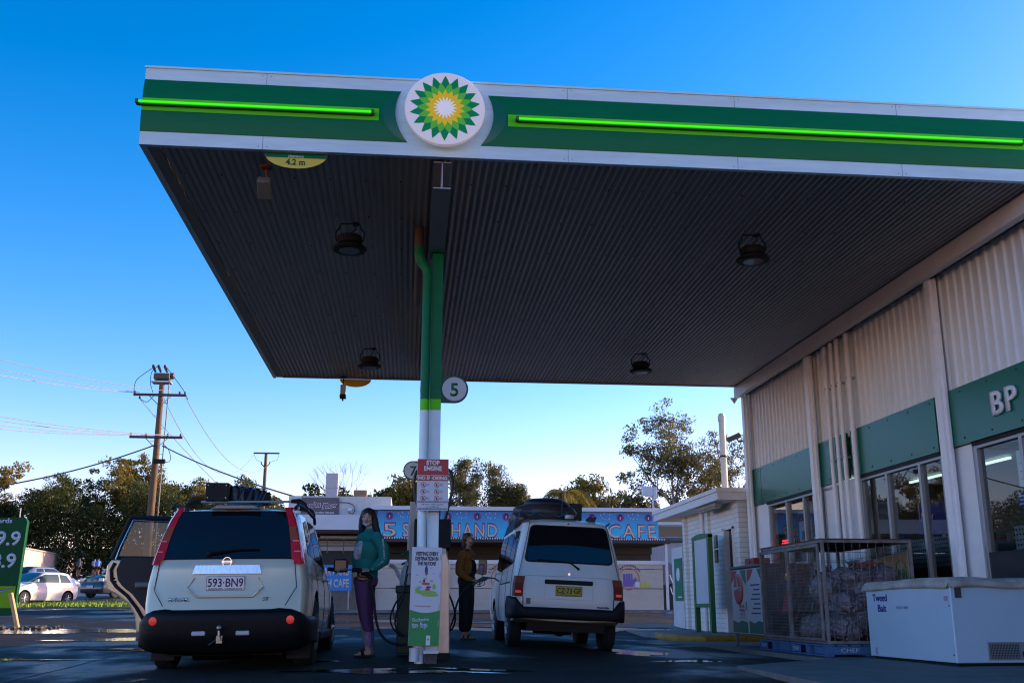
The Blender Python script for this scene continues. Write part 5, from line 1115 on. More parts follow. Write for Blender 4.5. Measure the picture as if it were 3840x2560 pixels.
def woman_one():
    t = thing('person', 'long haired woman in green jumper and purple leggings with a mask under her chin', 'person', (-.49, 12.9, .045))
    skin = mat('skin_light', (.62, .36, .24), .5); 
    b = B(); P, M = head(b, (-.005, -.01, 1.635), R(-8)); cap(b, (.01, .01, 1.58), (.03, .01, 1.46), .043, .047)
    cap(b, (.03, .01, 1.38), (.03, .01, 1.3), .09, .11); chain(b, [(.03, .01, 1.3), (.0, 0, 1.08), (-.02, 0, .95)], [.12, .105, .12])
    chain(b, [(.12, -.12, 1.39), (.20, -.15, 1.13), (.05, -.2, 1.005)], [.045, .038, .024]); chain(b, [(-.06, .13, 1.39), (-.12, .12, 1.14), (-.10, -.08, 1.0)], [.045, .038, .024])
    hand(b, (.045, -.2, 1.003), (-1, 0, -.10), (0, .5, -1), .75, 1); hand(b, (-.10, -.09, .995), (-.3, -1, -.1), (0, -.2, -1), .6, -1)
    chain(b, [(-.02, -.08, .9), (-.015, -.08, .48), (.05, -.07, .085)], [.09, .052, .034]); chain(b, [(-.01, .09, .9), (.03, .09, .48), (.08, .10, .085)], [.09, .052, .034])
    for x, y in ((.06, -.07), (.08, .10)):
        cap(b, (x + .01, y, .045), (x - .10, y - .015, .032), .032, .028)
        for k in range(5): cap(b, (x - .11, y - .035 + k * .012, .03), (x - .155 + abs(k - 1) * .006, y - .04 + k * .013, .026), .012, .0095 if k else .011, 8)
    body = fuse(b, 'body', skin, t, .0055, 2)
    face_parts(P, M, t, 1.0, None, body)
    jm = mat('jumper_teal', (.016, .21, .16), .9, var=.15, vscale=8, bump=.6, bscale=9)
    b = B(); b.sph((.03, .005, 1.385), (.165, .155, .095), 20, 12); b.sph((.03, .005, 1.44), (.095, .09, .05), 16, 10); b.sph((.02, 0, 1.24), (.165, .145, .20), 20, 12); b.sph((.0, 0, 1.06), (.155, .14, .15), 20, 12); b.lathe((-.005, 0, .885), [(.13, 0), (.142, .015), (.148, .08), (.14, .16)], 20)
    chain(b, [(.115, -.115, 1.385), (.20, -.15, 1.26), (.215, -.16, 1.12), (.10, -.195, 1.03), (.06, -.2, 1.01)], [.075, .073, .07, .055, .036]); chain(b, [(-.06, .12, 1.385), (-.13, .13, 1.14), (-.10, -.04, 1.01)], [.07, .065, .04])
    for k in range(5): cap(b, (.06 + .03 * k, -.235 + .01 * k, 1.0 + .03 * k), (.10 + .03 * k, -.14, .99 + .035 * k), .018, .016, 8)
    b.tube([(.03 + .06 * math.cos(a), .01 + .055 * math.sin(a), 1.484 - .012 * math.sin(a)) for a in [2 * math.pi * k / 14 for k in range(15)]], .014, 6)
    fuse(b, 'jumper', jm, t, .008, 5)
    # white print on chest and left sleeve
    pr = mat('print_white', (.45, .46, .48), .8, var=.5, vscale=14)
    b = B(); b.sph((-.088, -.080, 1.24), (.064, .05, .125), 20, 14, Matrix.Rotation(R(16), 3, 'Y')); b.obj('chest_print', pr, t, smooth=True)
    b = B(); r = random.Random(3)
    for k in range(9): z = 1.36 - k * .028; b.sph((.195 + .003 * k, -.205 - .002 * k, z), (.016, .018, .013), 8, 6)
    for k in range(6): b.sph((.20 - .024 * k, -.228 - .002 * k, 1.10 - .018 * k), (.014, .014, .012), 8, 6)
    fuse(b, 'sleeve_print', pr, t, .006, 1)
    lm = mat('leggings_purple', (.14, .05, .14), .75, bump=.2, bscale=40, var=.1)
    b = B(); b.sph((-.01, 0, .88), (.145, .14, .11), 18, 12); b.sph((.045, -.01, .88), (.105, .12, .10))
    chain(b, [(-.03, -.07, .84), (-.025, -.08, .66), (-.005, -.08, .47), (.035, -.075, .30)], [.108, .085, .062, .056]); chain(b, [(.01, .08, .84), (.02, .09, .66), (.035, .09, .47), (.06, .095, .30)], [.105, .085, .062, .056])
    fuse(b, 'leggings', lm, t, .007, 4)
    b = B(); chain(b, [(.030, -.075, .32), (.050, -.07, .13)], [.0565, .042]); chain(b, [(.058, .095, .32), (.078, .1, .13)], [.0565, .042]); fuse(b, 'leggings_cuff', mat('cuff_lilac', (.30, .22, .36), .7, var=.6, vscale=18, stretch=(1, 1, .5)), t, .006, 2)
    b = B()
    for x, y in ((.06, -.07), (.08, .10)): b.box(x - .165, x + .06, y - .05, y + .045, .0, .022); b.tube([(x - .06, y - .052, .02), (x - .07, y - .04, .055), (x - .075, y, .070), (x - .07, y + .035, .055), (x - .06, y + .045, .02)], .02, 8)
    b.obj('sandals', BLACK, t, smooth=True)
    hm = hairmat('hair_dark', (.014, .009, .008))
    b = B(); b.sph((.0, .012, 1.665), (.092, .105, .094), 20, 14); b.sph((.02, .05, 1.60), (.09, .08, .13))
    chain(b, [(.05, -.01, 1.70), (.083, -.02, 1.62), (.10, -.03, 1.52), (.135, -.04, 1.42), (.17, -.05, 1.34)], [.042, .040, .044, .036, .014]); chain(b, [(-.05, .0, 1.70), (-.078, -.01, 1.62), (-.085, -.015, 1.53), (-.085, -.02, 1.46), (-.075, -.02, 1.41)], [.036, .032, .030, .024, .010])
    chain(b, [(.05, .06, 1.55), (.08, .07, 1.42), (.11, .08, 1.3)], [.07, .07, .04]); chain(b, [(-.03, .07, 1.55), (-.03, .09, 1.4)], [.06, .04])
    h = fuse(b, 'hair', hm, t, .006, 2)
    # open the hair over the face
    bm = bmesh.new(); bm.from_mesh(h.data)
    dl = [v for v in bm.verts if v.co.y < -.045 and abs(v.co.x + .008) < .05 and 1.5 < v.co.z < 1.682 - abs(v.co.x + .008) * .6]; bmesh.ops.delete(bm, geom=dl, context='VERTS'); bm.to_mesh(h.data); bm.free()
    b = B(); n = 10; vs = []
    for k in range(n + 1):
        a = lerp(-1.15, 1.15, k / n); q = P(math.sin(a) * .066, -.008 - math.cos(a) * .074, -.082 + .014 * abs(a) + .0); q2 = P(math.sin(a) * .046, .004 - math.cos(a) * .060, -.118 + .026 * abs(a)); vs += [q, q2]
    b.add(vs, [(2 * k, 2 * k + 1, 2 * k + 3, 2 * k + 2) for k in range(n)]); o = b.obj('face_mask', mat('mask_blue', (.42, .56, .66), .7), t, smooth=True); md = o.modifiers.new('s', 'SOLIDIFY'); md.thickness = .006; md.offset = 1
    b = B(); b.tube([P(-.062, -.03, -.07), P(-.076, .005, -.02)], .0015, 5); b.tube([P(.062, -.03, -.07), P(.076, .005, -.02)], .0015, 5); b.obj('mask_loop', WHITE, t)
woman_one()
W1 = lambda cu, cv, y=0: ((cu - 340) * .001285 + .06, y, 1.75 - (cv - 85) * .001285 - .98)
nozzle('fuel_nozzle', 'black fuel nozzle with thick hose held by the woman in green, in the silver SUV', (-.55, 12.70, 1.02), 0,
       [(.14, 0, -.07)] + [(((cu - 340) * .001285 + .06), .0 - .0 * i, 1.795 - (cv - 85) * .001285 - 1.02) for i, (cu, cv) in enumerate([(378, 790), (405, 850), (428, 950), (440, 1060), (468, 1180), (515, 1265), (590, 1318), (680, 1335), (770, 1320)])], BLACK, spout_len=.14)
def woman_two():
    t = thing('person', 'short haired woman in mustard jumper and black dungarees with a cup, filling the white van', 'person', (1.0, 17.3, .115))
    skin = mat('skin_tan', (.48, .27, .18), .5)
    b = B(); P, M = head(b, (.012, -.01, 1.585), R(22), .98); cap(b, (.0, .01, 1.53), (-.01, .02, 1.42), .042, .046); chain(b, [(-.02, 0, 1.33), (-.03, 0, 1.1), (-.02, 0, .92)], [.11, .10, .12])
    chain(b, [(-.08, -.12, 1.34), (-.13, -.16, 1.05), (.06, -.20, .935)], [.045, .038, .024]); chain(b, [(.03, .12, 1.34), (.06, .10, 1.10), (.15, -.02, 1.07)], [.045, .038, .024])
    hand(b, (.065, -.20, .93), (1, 0, -.12), (0, .4, -1), .75, -1); hand(b, (.155, -.03, 1.07), (.75, -.5, .1), (-.3, -1, .1), .8, 1)
    chain(b, [(-.03, -.08, .88), (-.03, -.08, .47), (-.06, -.08, .085)], [.09, .055, .034]); chain(b, [(-.0, .09, .88), (.0, .09, .47), (-.02, .1, .085)], [.09, .055, .034])
    for x, y in ((-.06, -.08), (-.02, .10)):
        cap(b, (x - .02, y, .04), (x + .10, y - .02, .030), .032, .028)
        for k in range(5): cap(b, (x + .11, y - .04 + k * .012, .028), (x + .155 - abs(k - 1) * .006, y - .045 + k * .013, .024), .012, .0095, 8)
    body = fuse(b, 'body', skin, t, .0055, 2); face_parts(P, M, t, .98, None, body)
    jm = mat('jumper_mustard', (.26, .09, .008), .9, var=.2, vscale=10, bump=.5, bscale=60)
    b = B(); b.sph((-.025, .0, 1.32), (.155, .15, .11), 20, 12); b.sph((-.01, .01, 1.39), (.09, .085, .05), 16, 10); b.sph((-.035, 0, 1.14), (.15, .15, .19), 20, 12)
    chain(b, [(-.085, -.115, 1.33), (-.14, -.15, 1.18), (-.145, -.165, 1.06), (-.03, -.19, .97), (.045, -.2, .94)], [.075, .072, .07, .055, .038]); chain(b, [(.02, .12, 1.33), (.06, .11, 1.1), (.12, .0, 1.075)], [.07, .06, .042]); b.tube([(.0 + .058 * math.cos(a), .01 + .055 * math.sin(a), 1.425) for a in [2 * math.pi * k / 14 for k in range(15)]], .016, 6)
    fuse(b, 'jumper', jm, t, .008, 4)
    dm = mat('dungarees_black', (.010, .009, .009), .85, bump=.3, bscale=12)
    b = B(); b.sph((.045, .01, 1.13), (.10, .125, .17), 18, 12); b.sph((-.02, 0, .93), (.15, .145, .15), 18, 12)
    chain(b, [(-.03, -.07, .86), (-.035, -.08, .6), (-.045, -.08, .4), (-.06, -.08, .20)], [.125, .115, .10, .088]); chain(b, [(.0, .08, .86), (.01, .09, .6), (.005, .095, .4), (-.01, .1, .20)], [.12, .11, .10, .088])
    chain(b, [(.07, -.08, 1.24), (.03, -.10, 1.36), (-.04, -.09, 1.42)], [.02, .018, .018]); chain(b, [(.09, .08, 1.24), (.06, .1, 1.36), (-.0, .09, 1.41)], [.02, .018, .018])
    fuse(b, 'dungarees', dm, t, .008, 4)
    b = B(); b.sph((.075, -.098, 1.27), (.012, .008, .012)); b.obj('strap_buckle', CHROME, t)
    hm = hairmat('hair_brown', (.07, .038, .018))
    b = B(); b.sph((-.002, .012, 1.615), (.094, .105, .095), 20, 14); chain(b, [(-.06, -.02, 1.66), (-.078, -.02, 1.58), (-.072, -.025, 1.49), (-.06, -.03, 1.46)], [.035, .036, .034, .02]); chain(b, [(.055, .0, 1.66), (.078, -.01, 1.58), (.075, -.01, 1.49)], [.028, .02, .018]); chain(b, [(-.03, .06, 1.58), (-.03, .06, 1.48)], [.07, .06]); chain(b, [(.03, .06, 1.58), (.03, .06, 1.49)], [.06, .05])
    h = fuse(b, 'hair', hm, t, .006, 2)
    bm = bmesh.new(); bm.from_mesh(h.data); dl = [v for v in bm.verts if v.co.y < -.045 and -.030 < v.co.x < .064 and 1.44 < v.co.z < 1.632 - abs(v.co.x - .017) * .6]; bmesh.ops.delete(bm, geom=dl, context='VERTS'); bm.to_mesh(h.data); bm.free()
    b = B()
    for x, y in ((-.06, -.08), (-.02, .10)): b.box(x - .06, x + .165, y - .05, y + .045, .0, .022); b.tube([(x + .06, y - .052, .02), (x + .07, y - .04, .055), (x + .075, y, .068), (x + .07, y + .035, .055), (x + .06, y + .045, .02)], .016, 8); b.tube([(x + .0, y - .05, .02), (x - .0, y - .035, .06), (x, y, .085), (x, y + .035, .06), (x, y + .045, .02)], .012, 8)
    b.obj('sandals', mat('leather', (.06, .03, .015), .6), t, smooth=True)
woman_two()
t = thing('coffee_cup', 'pale takeaway coffee cup held by the woman in black dungarees', 'cup', (1.225, 17.22, 1.15))
b = B(); b.lathe((0, 0, 0), [(.028, 0), (.042, .13), (.042, .135)], 20); b.m = 1; b.lathe((0, 0, .135), [(.045, 0), (.044, .012), (.036, .02)], 20); b.obj('cup', [mat('cup_paper', (.42, .30, .42), .6), mat('cup_lid', (.10, .04, .06), .4)], t, smooth=True)
nozzle('fuel_nozzle', 'green fuel nozzle held by the woman in black dungarees, in the white van', (1.205, 17.1, 1.045), math.pi,
       [(.14, 0, -.07)] + [(-((cu - 370) * .001275 + 1.0 - 1.205), -.0 * i, 1.815 - (cv - 75) * .001275 - 1.045) for i, (cu, cv) in enumerate([(400, 722), (330, 790), (268, 870), (222, 990), (195, 1120), (150, 1250), (110, 1330), (60, 1360)])], MATS['nozzle_green'], spout_len=.13)
t = thing('spare_hose', 'second black hose hanging in a loop left of the woman in black dungarees', 'hose', (.6, 17.2, .1))
b = B(); smooth_tube(b, [(((cu - 370) * .001275 + .4), 0, 1.715 - (cv - 75) * .001275) for cu, cv in [(60, 690), (100, 800), (150, 900), (190, 1010), (212, 1110), (205, 1210), (165, 1285), (100, 1318), (50, 1320)]], .0155, 10); b.obj('hose', RUB, t, smooth=True)

# ---------------- things in front of the shop ----------------
def freezer():
    t = thing('chest_freezer', 'white chest freezer with Tweed Bait lettering and a grimy cloth over its lid', 'freezer', (5.70, 10.62, .02), (0, 0, R(3)))
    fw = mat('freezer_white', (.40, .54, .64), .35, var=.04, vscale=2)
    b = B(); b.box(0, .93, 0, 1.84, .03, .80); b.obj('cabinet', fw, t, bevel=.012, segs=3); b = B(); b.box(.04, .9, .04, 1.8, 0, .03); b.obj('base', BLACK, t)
    cm = mat('cover_canvas', (.36, .35, .32), .8, var=.28, vscale=5, bump=.3, bscale=12)
    nx, ny = 26, 44; vs = []; b = B(); r = random.Random(4)
    for j in range(ny + 1):
        for i in range(nx + 1):
            u, v = i / nx, j / ny; x = lerp(-.13, 1.06, u); y = lerp(-.13, 1.97, v); ox = max(0, -x - .0, x - .93); oy = max(0, -y, y - 1.84); d = max(ox, oy)
            xx = min(max(x, -.035), .965); yy = min(max(y, -.035), 1.875); z = .895 + .012 * math.sin(x * 7 + y * 3) - (.10 * min(1, (d / .12)) ** .8 if d > 0 else 0)
            if ox > 0: xx += (-1 if x < 0 else 1) * .012 * math.sin(y * 13)
            if oy > 0: yy += (-1 if y < 0 else 1) * .01 * math.sin(x * 15)
            if ox > 0 and oy > 0 and x < 0 and y < 0: z += .05; 
            vs.append((xx, yy, z))
    b.add(vs, [(j * (nx + 1) + i, j * (nx + 1) + i + 1, (j + 1) * (nx + 1) + i + 1, (j + 1) * (nx + 1) + i) for j in range(ny) for i in range(nx)]); o = b.obj('cloth_cover', cm, t, smooth=True); md = o.modifiers.new('s', 'SOLIDIFY'); md.thickness = .008
    b = B(); b.box(-.012, .94, -.012, 1.85, .80, .87); b.obj('lid', fw, t, bevel=.01)
    blue = mat('letter_blue', (.02, .02, .22), .5)
    text('lettering', 'Tweed', (-.004, 1.50, .665), .085, blue, t, rot=RX, bold=.02, width=.34); text('lettering', 'Bait', (-.004, 1.47, .545), .085, blue, t, rot=RX, bold=.02, width=.20); text('lettering', 'SOLD HERE', (-.004, 1.0, .575), .032, mat('letter_grey_blue', (.10, .13, .25), .5), t, rot=RX, width=.26)
    b = B(); b.box(.05, .12, -.012, -.0, .69, .80); b.obj('lid_clasp', mat('clasp', (.05, .05, .06), .4), t); b = B(); b.box(-.006, 0, .05, .12, .66, .71); b.box(-.006, 0, 1.66, 1.70, .05, .13); b.obj('small_label', mat('label_grey', (.3, .25, .35), .5), t)
    b = B(); b.box(.36, .86, -.014, .0, .06, .24); g = b.obj('vent', mat('vent_grey', (.20, .22, .23), .5), t, bevel=.004)
    b = B(); b.box(.375, .71, -.016, -.0135, .075, .225); b.obj('vent_opening', BLACK, g)
    b = B()
    for k in range(20): x = .38 + k * .0172; b.box(x, x + .004, -.02, -.0155, .075, .225)
    for k in range(9): z = .082 + k * .0165; b.box(.375, .71, -.019, -.0158, z, z + .0035)
    b.obj('vent_slats', MATS['vent_grey'], g)
    b = B(); b.box(.745, .80, -.018, -.013, .09, .145); b.obj('socket', BLACK, g); b = B(); smooth_tube(b, [(.77, -.02, .11), (.81, -.04, .08), (.86, -.05, .02), (.95, -.05, .01)], .007); b.obj('cable', mat('cable_grey', (.2, .2, .2), .5), g)
    b = B()
    for x, z in ((-.0, .56), (.0, .06)): b.cyl((-.004, .04, z + .05), (.002, .04, z + .05), .009, n=10)
    b.obj('screw', BLACK, t)
freezer()
def cage():
    x0, x1, y0, y1, z0, z1 = 5.22, 6.42, 12.80, 15.10, .17, 1.45
    t = thing('mesh_cage', 'big rusty steel mesh cage with two doors standing on blue pallets by the shop', 'cage', (x0, y0, z0))
    st = mat('cage_steel', (.24, .25, .26), .6, metal=.2, var=.35, vscale=7, col2=(.16, .11, .07)); rs = mat('cage_rust', (.10, .05, .03), .8, var=.4, vscale=6)
    def o(b, *a, **k): b.v = [(x - x0, y - y0, z - z0) for x, y, z in b.v]; return b.obj(*a, **k)
    w = .04; b = B()
    for x in (x0, x1 - w):
        for y in (y0, y1 - w): b.box(x, x + w, y, y + w, z0, z1)
    b.box(x0 - .0, x0 + w, y0 + w, y1 - w, z1 - w, z1 - .001); b.box(x1 - w, x1, y0 + w, y1 - w, z1 - w, z1 - .001); b.box(x0 + w, x1 - w, y0, y0 + w, z1 - w, z1 - .002); b.box(x0 + w, x1 - w, y1 - w, y1, z1 - w, z1 - .002)
    b.box(x0, x0 + w, y0 + w, y1 - w, z0 + .001, z0 + w); b.box(x1 - w, x1, y0 + w, y1 - w, z0 + .001, z0 + w); b.box(x0 + w, x1 - w, y0, y0 + w, z0 + .002, z0 + w); b.box(x0 + w, x1 - w, y1 - w, y1, z0 + .002, z0 + w)
    o(b, 'frame', st, t, bevel=.004)
    b = B(); b.box(x0 - .01, x1 + .01, y0 - .01, y1 + .01, z1, z1 + .012); o(b, 'top_sheet', rs, t)
    ym = (y0 + y1) / 2
    for ya, yb in ((y0 + .05, ym - .01), (ym + .01, y1 - .05)):
        b = B(); x = x0 - .012
        for a in ((ya, yb, z0 + .04, z0 + .07), (ya, yb, z1 - .09, z1 - .05)): b.box(x - .03, x, *a)
        for y in (ya, yb - .035): b.box(x - .03, x, y, y + .035, z0 + .07, z1 - .09)
        d = o(b, 'door', st, t, bevel=.003)
        b = B()
        for y in np.arange(ya + .05, yb - .03, .042): b.cyl((x - .015, y, z0 + .06), (x - .015, y, z1 - .06), .0017, n=4)
        for z in np.arange(z0 + .09, z1 - .08, .045): b.cyl((x - .012, ya + .02, z), (x - .012, yb - .02, z), .0017, n=4)
        b.v = [(p[0] - x0, p[1] - y0, p[2] - z0) for p in b.v]; mo = b.obj('wire_mesh', st, d)
    b = B(); b.box(x0 - .07, x0 - .04, ym - .02, ym + .02, .98, 1.03); b.tube([(x0 - .055, ym - .012, 1.03), (x0 - .055, ym - .012, 1.06), (x0 - .055, ym + .012, 1.06), (x0 - .055, ym + .012, 1.03)], .004, 6); o(b, 'padlock', mat('brass', (.4, .32, .15), .35, metal=.8), t)
    b = B()
    for x in np.arange(x0 + .10, x1 - .05, .105): b.cyl((x, y0 + .02, z0 + .03), (x, y0 + .02, z1 - .03), .0028, n=4); b.cyl((x, y1 - .02, z0 + .03), (x, y1 - .02, z1 - .03), .0028, n=4)
    for z in np.arange(z0 + .12, z1 - .05, .125): b.cyl((x0 + .03, y0 + .018, z), (x1 - .03, y0 + .018, z), .0028, n=4); b.cyl((x0 + .03, y1 - .018, z), (x1 - .03, y1 - .018, z), .0028, n=4); b.cyl((x1 - .018, y0 + .03, z), (x1 - .018, y1 - .03, z), .0028, n=4)
    o(b, 'side_mesh', st, t)
    pb = mat('pallet_blue', (.02, .09, .24), .7, var=.35, vscale=6, col2=(.06, .14, .26))
    for i, (ya, lab) in enumerate(((y0 - .06, 'blue wooden pallet with white lettering under the near end of the cage'), (y0 + 1.20, 'blue wooden pallet under the far end of the cage'))):
        p = thing('pallet', lab, 'pallet', (x0 - .07, ya, .02), group='blue pallets under the cage')
        for k in range(3): b = B(); b.box(.0, 1.16, k * .52, k * .52 + .12, .03, .125); b.obj('bearer', pb, p, bevel=.004)
        b = B()
        for k in range(7): b.box(k * .172, k * .172 + .125, 0, 1.16, .127, .147)
        for k in range(3): b.box(k * .52, k * .52 + .12, 0, 1.16, .008, .028)
        b.box(-.004, -.001, .02, .34, .035, .12); b.box(-.004, -.001, .80, 1.14, .035, .12); b.obj('boards', pb, p, bevel=.003)
        text('lettering', 'CHEP', (.32, -.002, .055), .05, mat('stencil_white', (.35, .42, .5), .7), p, bold=.02, width=.24)
        text('lettering', 'CHEP', (-.0055, .97, .055), .045, MATS['stencil_white'], p, rot=RX, bold=.02, width=.22)
cage()
film = bpy.data.materials.new('plastic_film'); film.use_nodes = True
_p = film.node_tree.nodes['Principled BSDF']; _p.inputs['Base Color'].default_value = (.19, .17, .19, 1); _p.inputs['Roughness'].default_value = .14; _p.inputs['Specular IOR Level'].default_value = .8; _p.inputs['Alpha'].default_value = .85
_tc = film.node_tree.nodes.new('ShaderNodeTexCoord'); _vo = film.node_tree.nodes.new('ShaderNodeTexNoise'); _vo.inputs['Scale'].default_value = 7; _vo.inputs['Detail'].default_value = 3; _vo.inputs['Distortion'].default_value = 1.5; _bp = film.node_tree.nodes.new('ShaderNodeBump'); _bp.inputs['Distance'].default_value = .12; _bp.inputs['Strength'].default_value = .9
film.node_tree.links.new(_tc.outputs['Object'], _vo.inputs['Vector']); film.node_tree.links.new(_vo.outputs[0], _bp.inputs['Height']); film.node_tree.links.new(_bp.outputs[0], _p.inputs['Normal'])
MATS['film'] = film
def sack(loc, r, seed, label):
    t = thing('plastic_sack', label, 'sack', loc, group='crumpled clear plastic sacks in the cage'); rr = random.Random(seed); b = B()
    cl = [(0, 0, 0)]; b.sph((0, 0, 0), (1, 1, 1), 34, 24); nv = []; sd = [Vector((rr.gauss(0, 1), rr.gauss(0, 1), rr.gauss(0, 1))).normalized() for _ in range(26)]
    for v in b.v:
        d = Vector(v); m = max(d.dot(s) for s in sd); k = 1.22 - 1.3 * (1 - m) + .07 * math.sin(9 * d.x + 7 * d.z + seed) * math.sin(8 * d.y + seed) - rr.uniform(0, .03)
        nv.append((d.x * r[0] * k, d.y * r[1] * k, d.z * r[2] * k))
    b.v = nv; b.obj('film', film, t, smooth=True, angle=18)
    b = B(); b.sph((0, 0, -.01), (r[0] * .68, r[1] * .68, r[2] * .68), 10, 7); b.obj('contents', mat('sack_contents', (.05, .04, .04), .8, var=.5, vscale=20), t)
    b = B(); k = 6; b.add([(0, 0, r[2] * .9)] + [(r[0] * .35 * math.cos(2 * math.pi * q / k), r[1] * .3 * math.sin(2 * math.pi * q / k), r[2] * (1.35 + .2 * (q % 2))) for q in range(k)], [(0, 1 + q, 1 + (q + 1) % k) for q in range(k)]); b.obj('neck', film, t)
SK = [((5.55, 13.05, .36), (.26, .22, .17), 'crumpled sack at the bottom near corner of the cage, by the freezer'), ((6.05, 13.1, .37), (.24, .24, .18), 'crumpled sack at cage bottom hidden partly by the freezer corner'), ((5.52, 13.75, .35), (.24, .28, .16), 'low sack lying inside the near cage door, apart from the pile'), ((5.65, 13.1, .66), (.24, .22, .17), 'sack in the second row of the pile, nearest the cage corner post'), ((6.1, 13.15, .68), (.22, .22, .17), 'sack in the second row of the pile, beside the freezer lid'),
      ((5.75, 13.15, .95), (.26, .22, .17), 'shiny sack near the top of the pile at the corner post'), ((6.15, 13.2, .97), (.2, .2, .15), 'shiny sack near the top of the pile above the freezer'), ((5.95, 13.6, .8), (.25, .3, .2), 'sack in the middle of the pile behind the front row'), ((5.85, 13.0, .5), (.2, .16, .2), 'narrow upright sack squeezed between the bottom sacks of the pile'), ((5.48, 13.3, .85), (.2, .24, .2), 'sack bulging against the near door halfway up the cage'), ((5.95, 13.05, .82), (.22, .18, .16), 'sack between second row and top of the pile, facing the freezer'), ((6.2, 13.0, .55), (.18, .18, .2), 'sack on the right edge of the pile just behind the freezer corner')]
for i, (l, r, la) in enumerate(SK): sack(l, r, 20 + i, la)
# clutter in the far half of the cage
t = thing('red_drum', 'dark red drum standing in the middle of the cage', 'drum', (5.95, 14.3, .2)); b = B(); b.lathe((0, 0, 0), [(.24, 0), (.25, .02), (.25, .3), (.26, .31), (.25, .32), (.25, .62), (.26, .63), (.25, .64), (.25, .85), (.22, .86)], 28); b.obj('drum', mat('drum_red', (.10, .01, .01), .5), t, smooth=True)
t = thing('traffic_cone', 'small red cone on the black crate in the far end of the cage', 'cone', (5.45, 14.75, .56)); b = B(); b.lathe((0, 0, 0), [(.11, 0), (.11, .015), (.08, .02), (.018, .26)], 20); b.obj('cone', mat('cone_red', (.35, .03, .03), .6), t, smooth=True)
t = thing('black_crate', 'black plastic crate on the floor of the far end of the cage', 'crate', (5.3, 14.1, .2)); b = B(); b.box(0, .8, 0, .9, 0, .30); b.box(-.02, .82, -.02, .92, .30, .35); b.obj('crate', BLACK, t, bevel=.02)
t = thing('metal_shelf', 'dark metal shelf with grey bottles at the back of the cage', 'shelf', (6.0, 14.55, .2)); b = B()
for z in (.3, .6, .9): b.box(0, .38, 0, .45, z, z + .02)
for x in (0, .36):
    for y in (0, .43): b.box(x, x + .02, y, y + .02, 0, .95)
b.obj('shelf_frame', BLACK, t)
for k in range(6):
    b = B(); x, y, z = .08 + (k % 3) * .12, .1 + (k // 3) * .2, (.32, .62)[k % 2]; b.lathe((x, y, z), [(.05, 0), (.055, .02), (.055, .14), (.02, .18), (.02, .21)], 14); b.obj('bottle', mat('bottle_grey', (.16, .17, .18), .3) if k != 2 else mat('bottle_yellow', (.5, .4, .03), .4), t, smooth=True)
# price header board behind the cage
t = thing('price_board', 'long curved red and cream price board reading $49 behind the cage', 'sign', (6.62, 13.35, -.12)); BRD = mat('board_red', (.26, .02, .03), .5); BCR = mat('board_cream', (.34, .31, .22), .5)
for k, (a, c_, m) in enumerate(((0, .42, BCR), (.42, .62, BCR), (.62, 1.02, BCR), (1.02, 1.32, BRD), (1.32, 1.9, BRD))):
    b = B(); z1 = 1.46 - .02 * k; b.prism([(a, .95), (c_, .95), (c_, z1 - .02), (a, z1)], 0, .04, 'x'); b.obj('panel', m, t)
for y, s_, m in ((.2, '$49', MATS['sign_green_text']), (.82, '$49', MATS['sign_green_text']), (1.18, '$5', WHITE), (1.6, '$5', WHITE)): text('lettering', s_, (-.006, y, 1.12), .12, m, t, rot=RX, bold=.02, width=.2)
b = B()
for y in (.2, .82, 1.18, 1.6): b.tube([(-.004, y + .15 * math.cos(a), 1.18 + .17 * math.sin(a)) for a in [2 * math.pi * k / 24 for k in range(25)]], .006, 4, cap=False)
b.obj('oval_ring', MATS['sign_green_text'], t); b = B(); b.box(.0, .04, .1, .14, 0, .95); b.box(0, .04, 1.6, 1.64, 0, .95); b.obj('stand', BLACK, t)
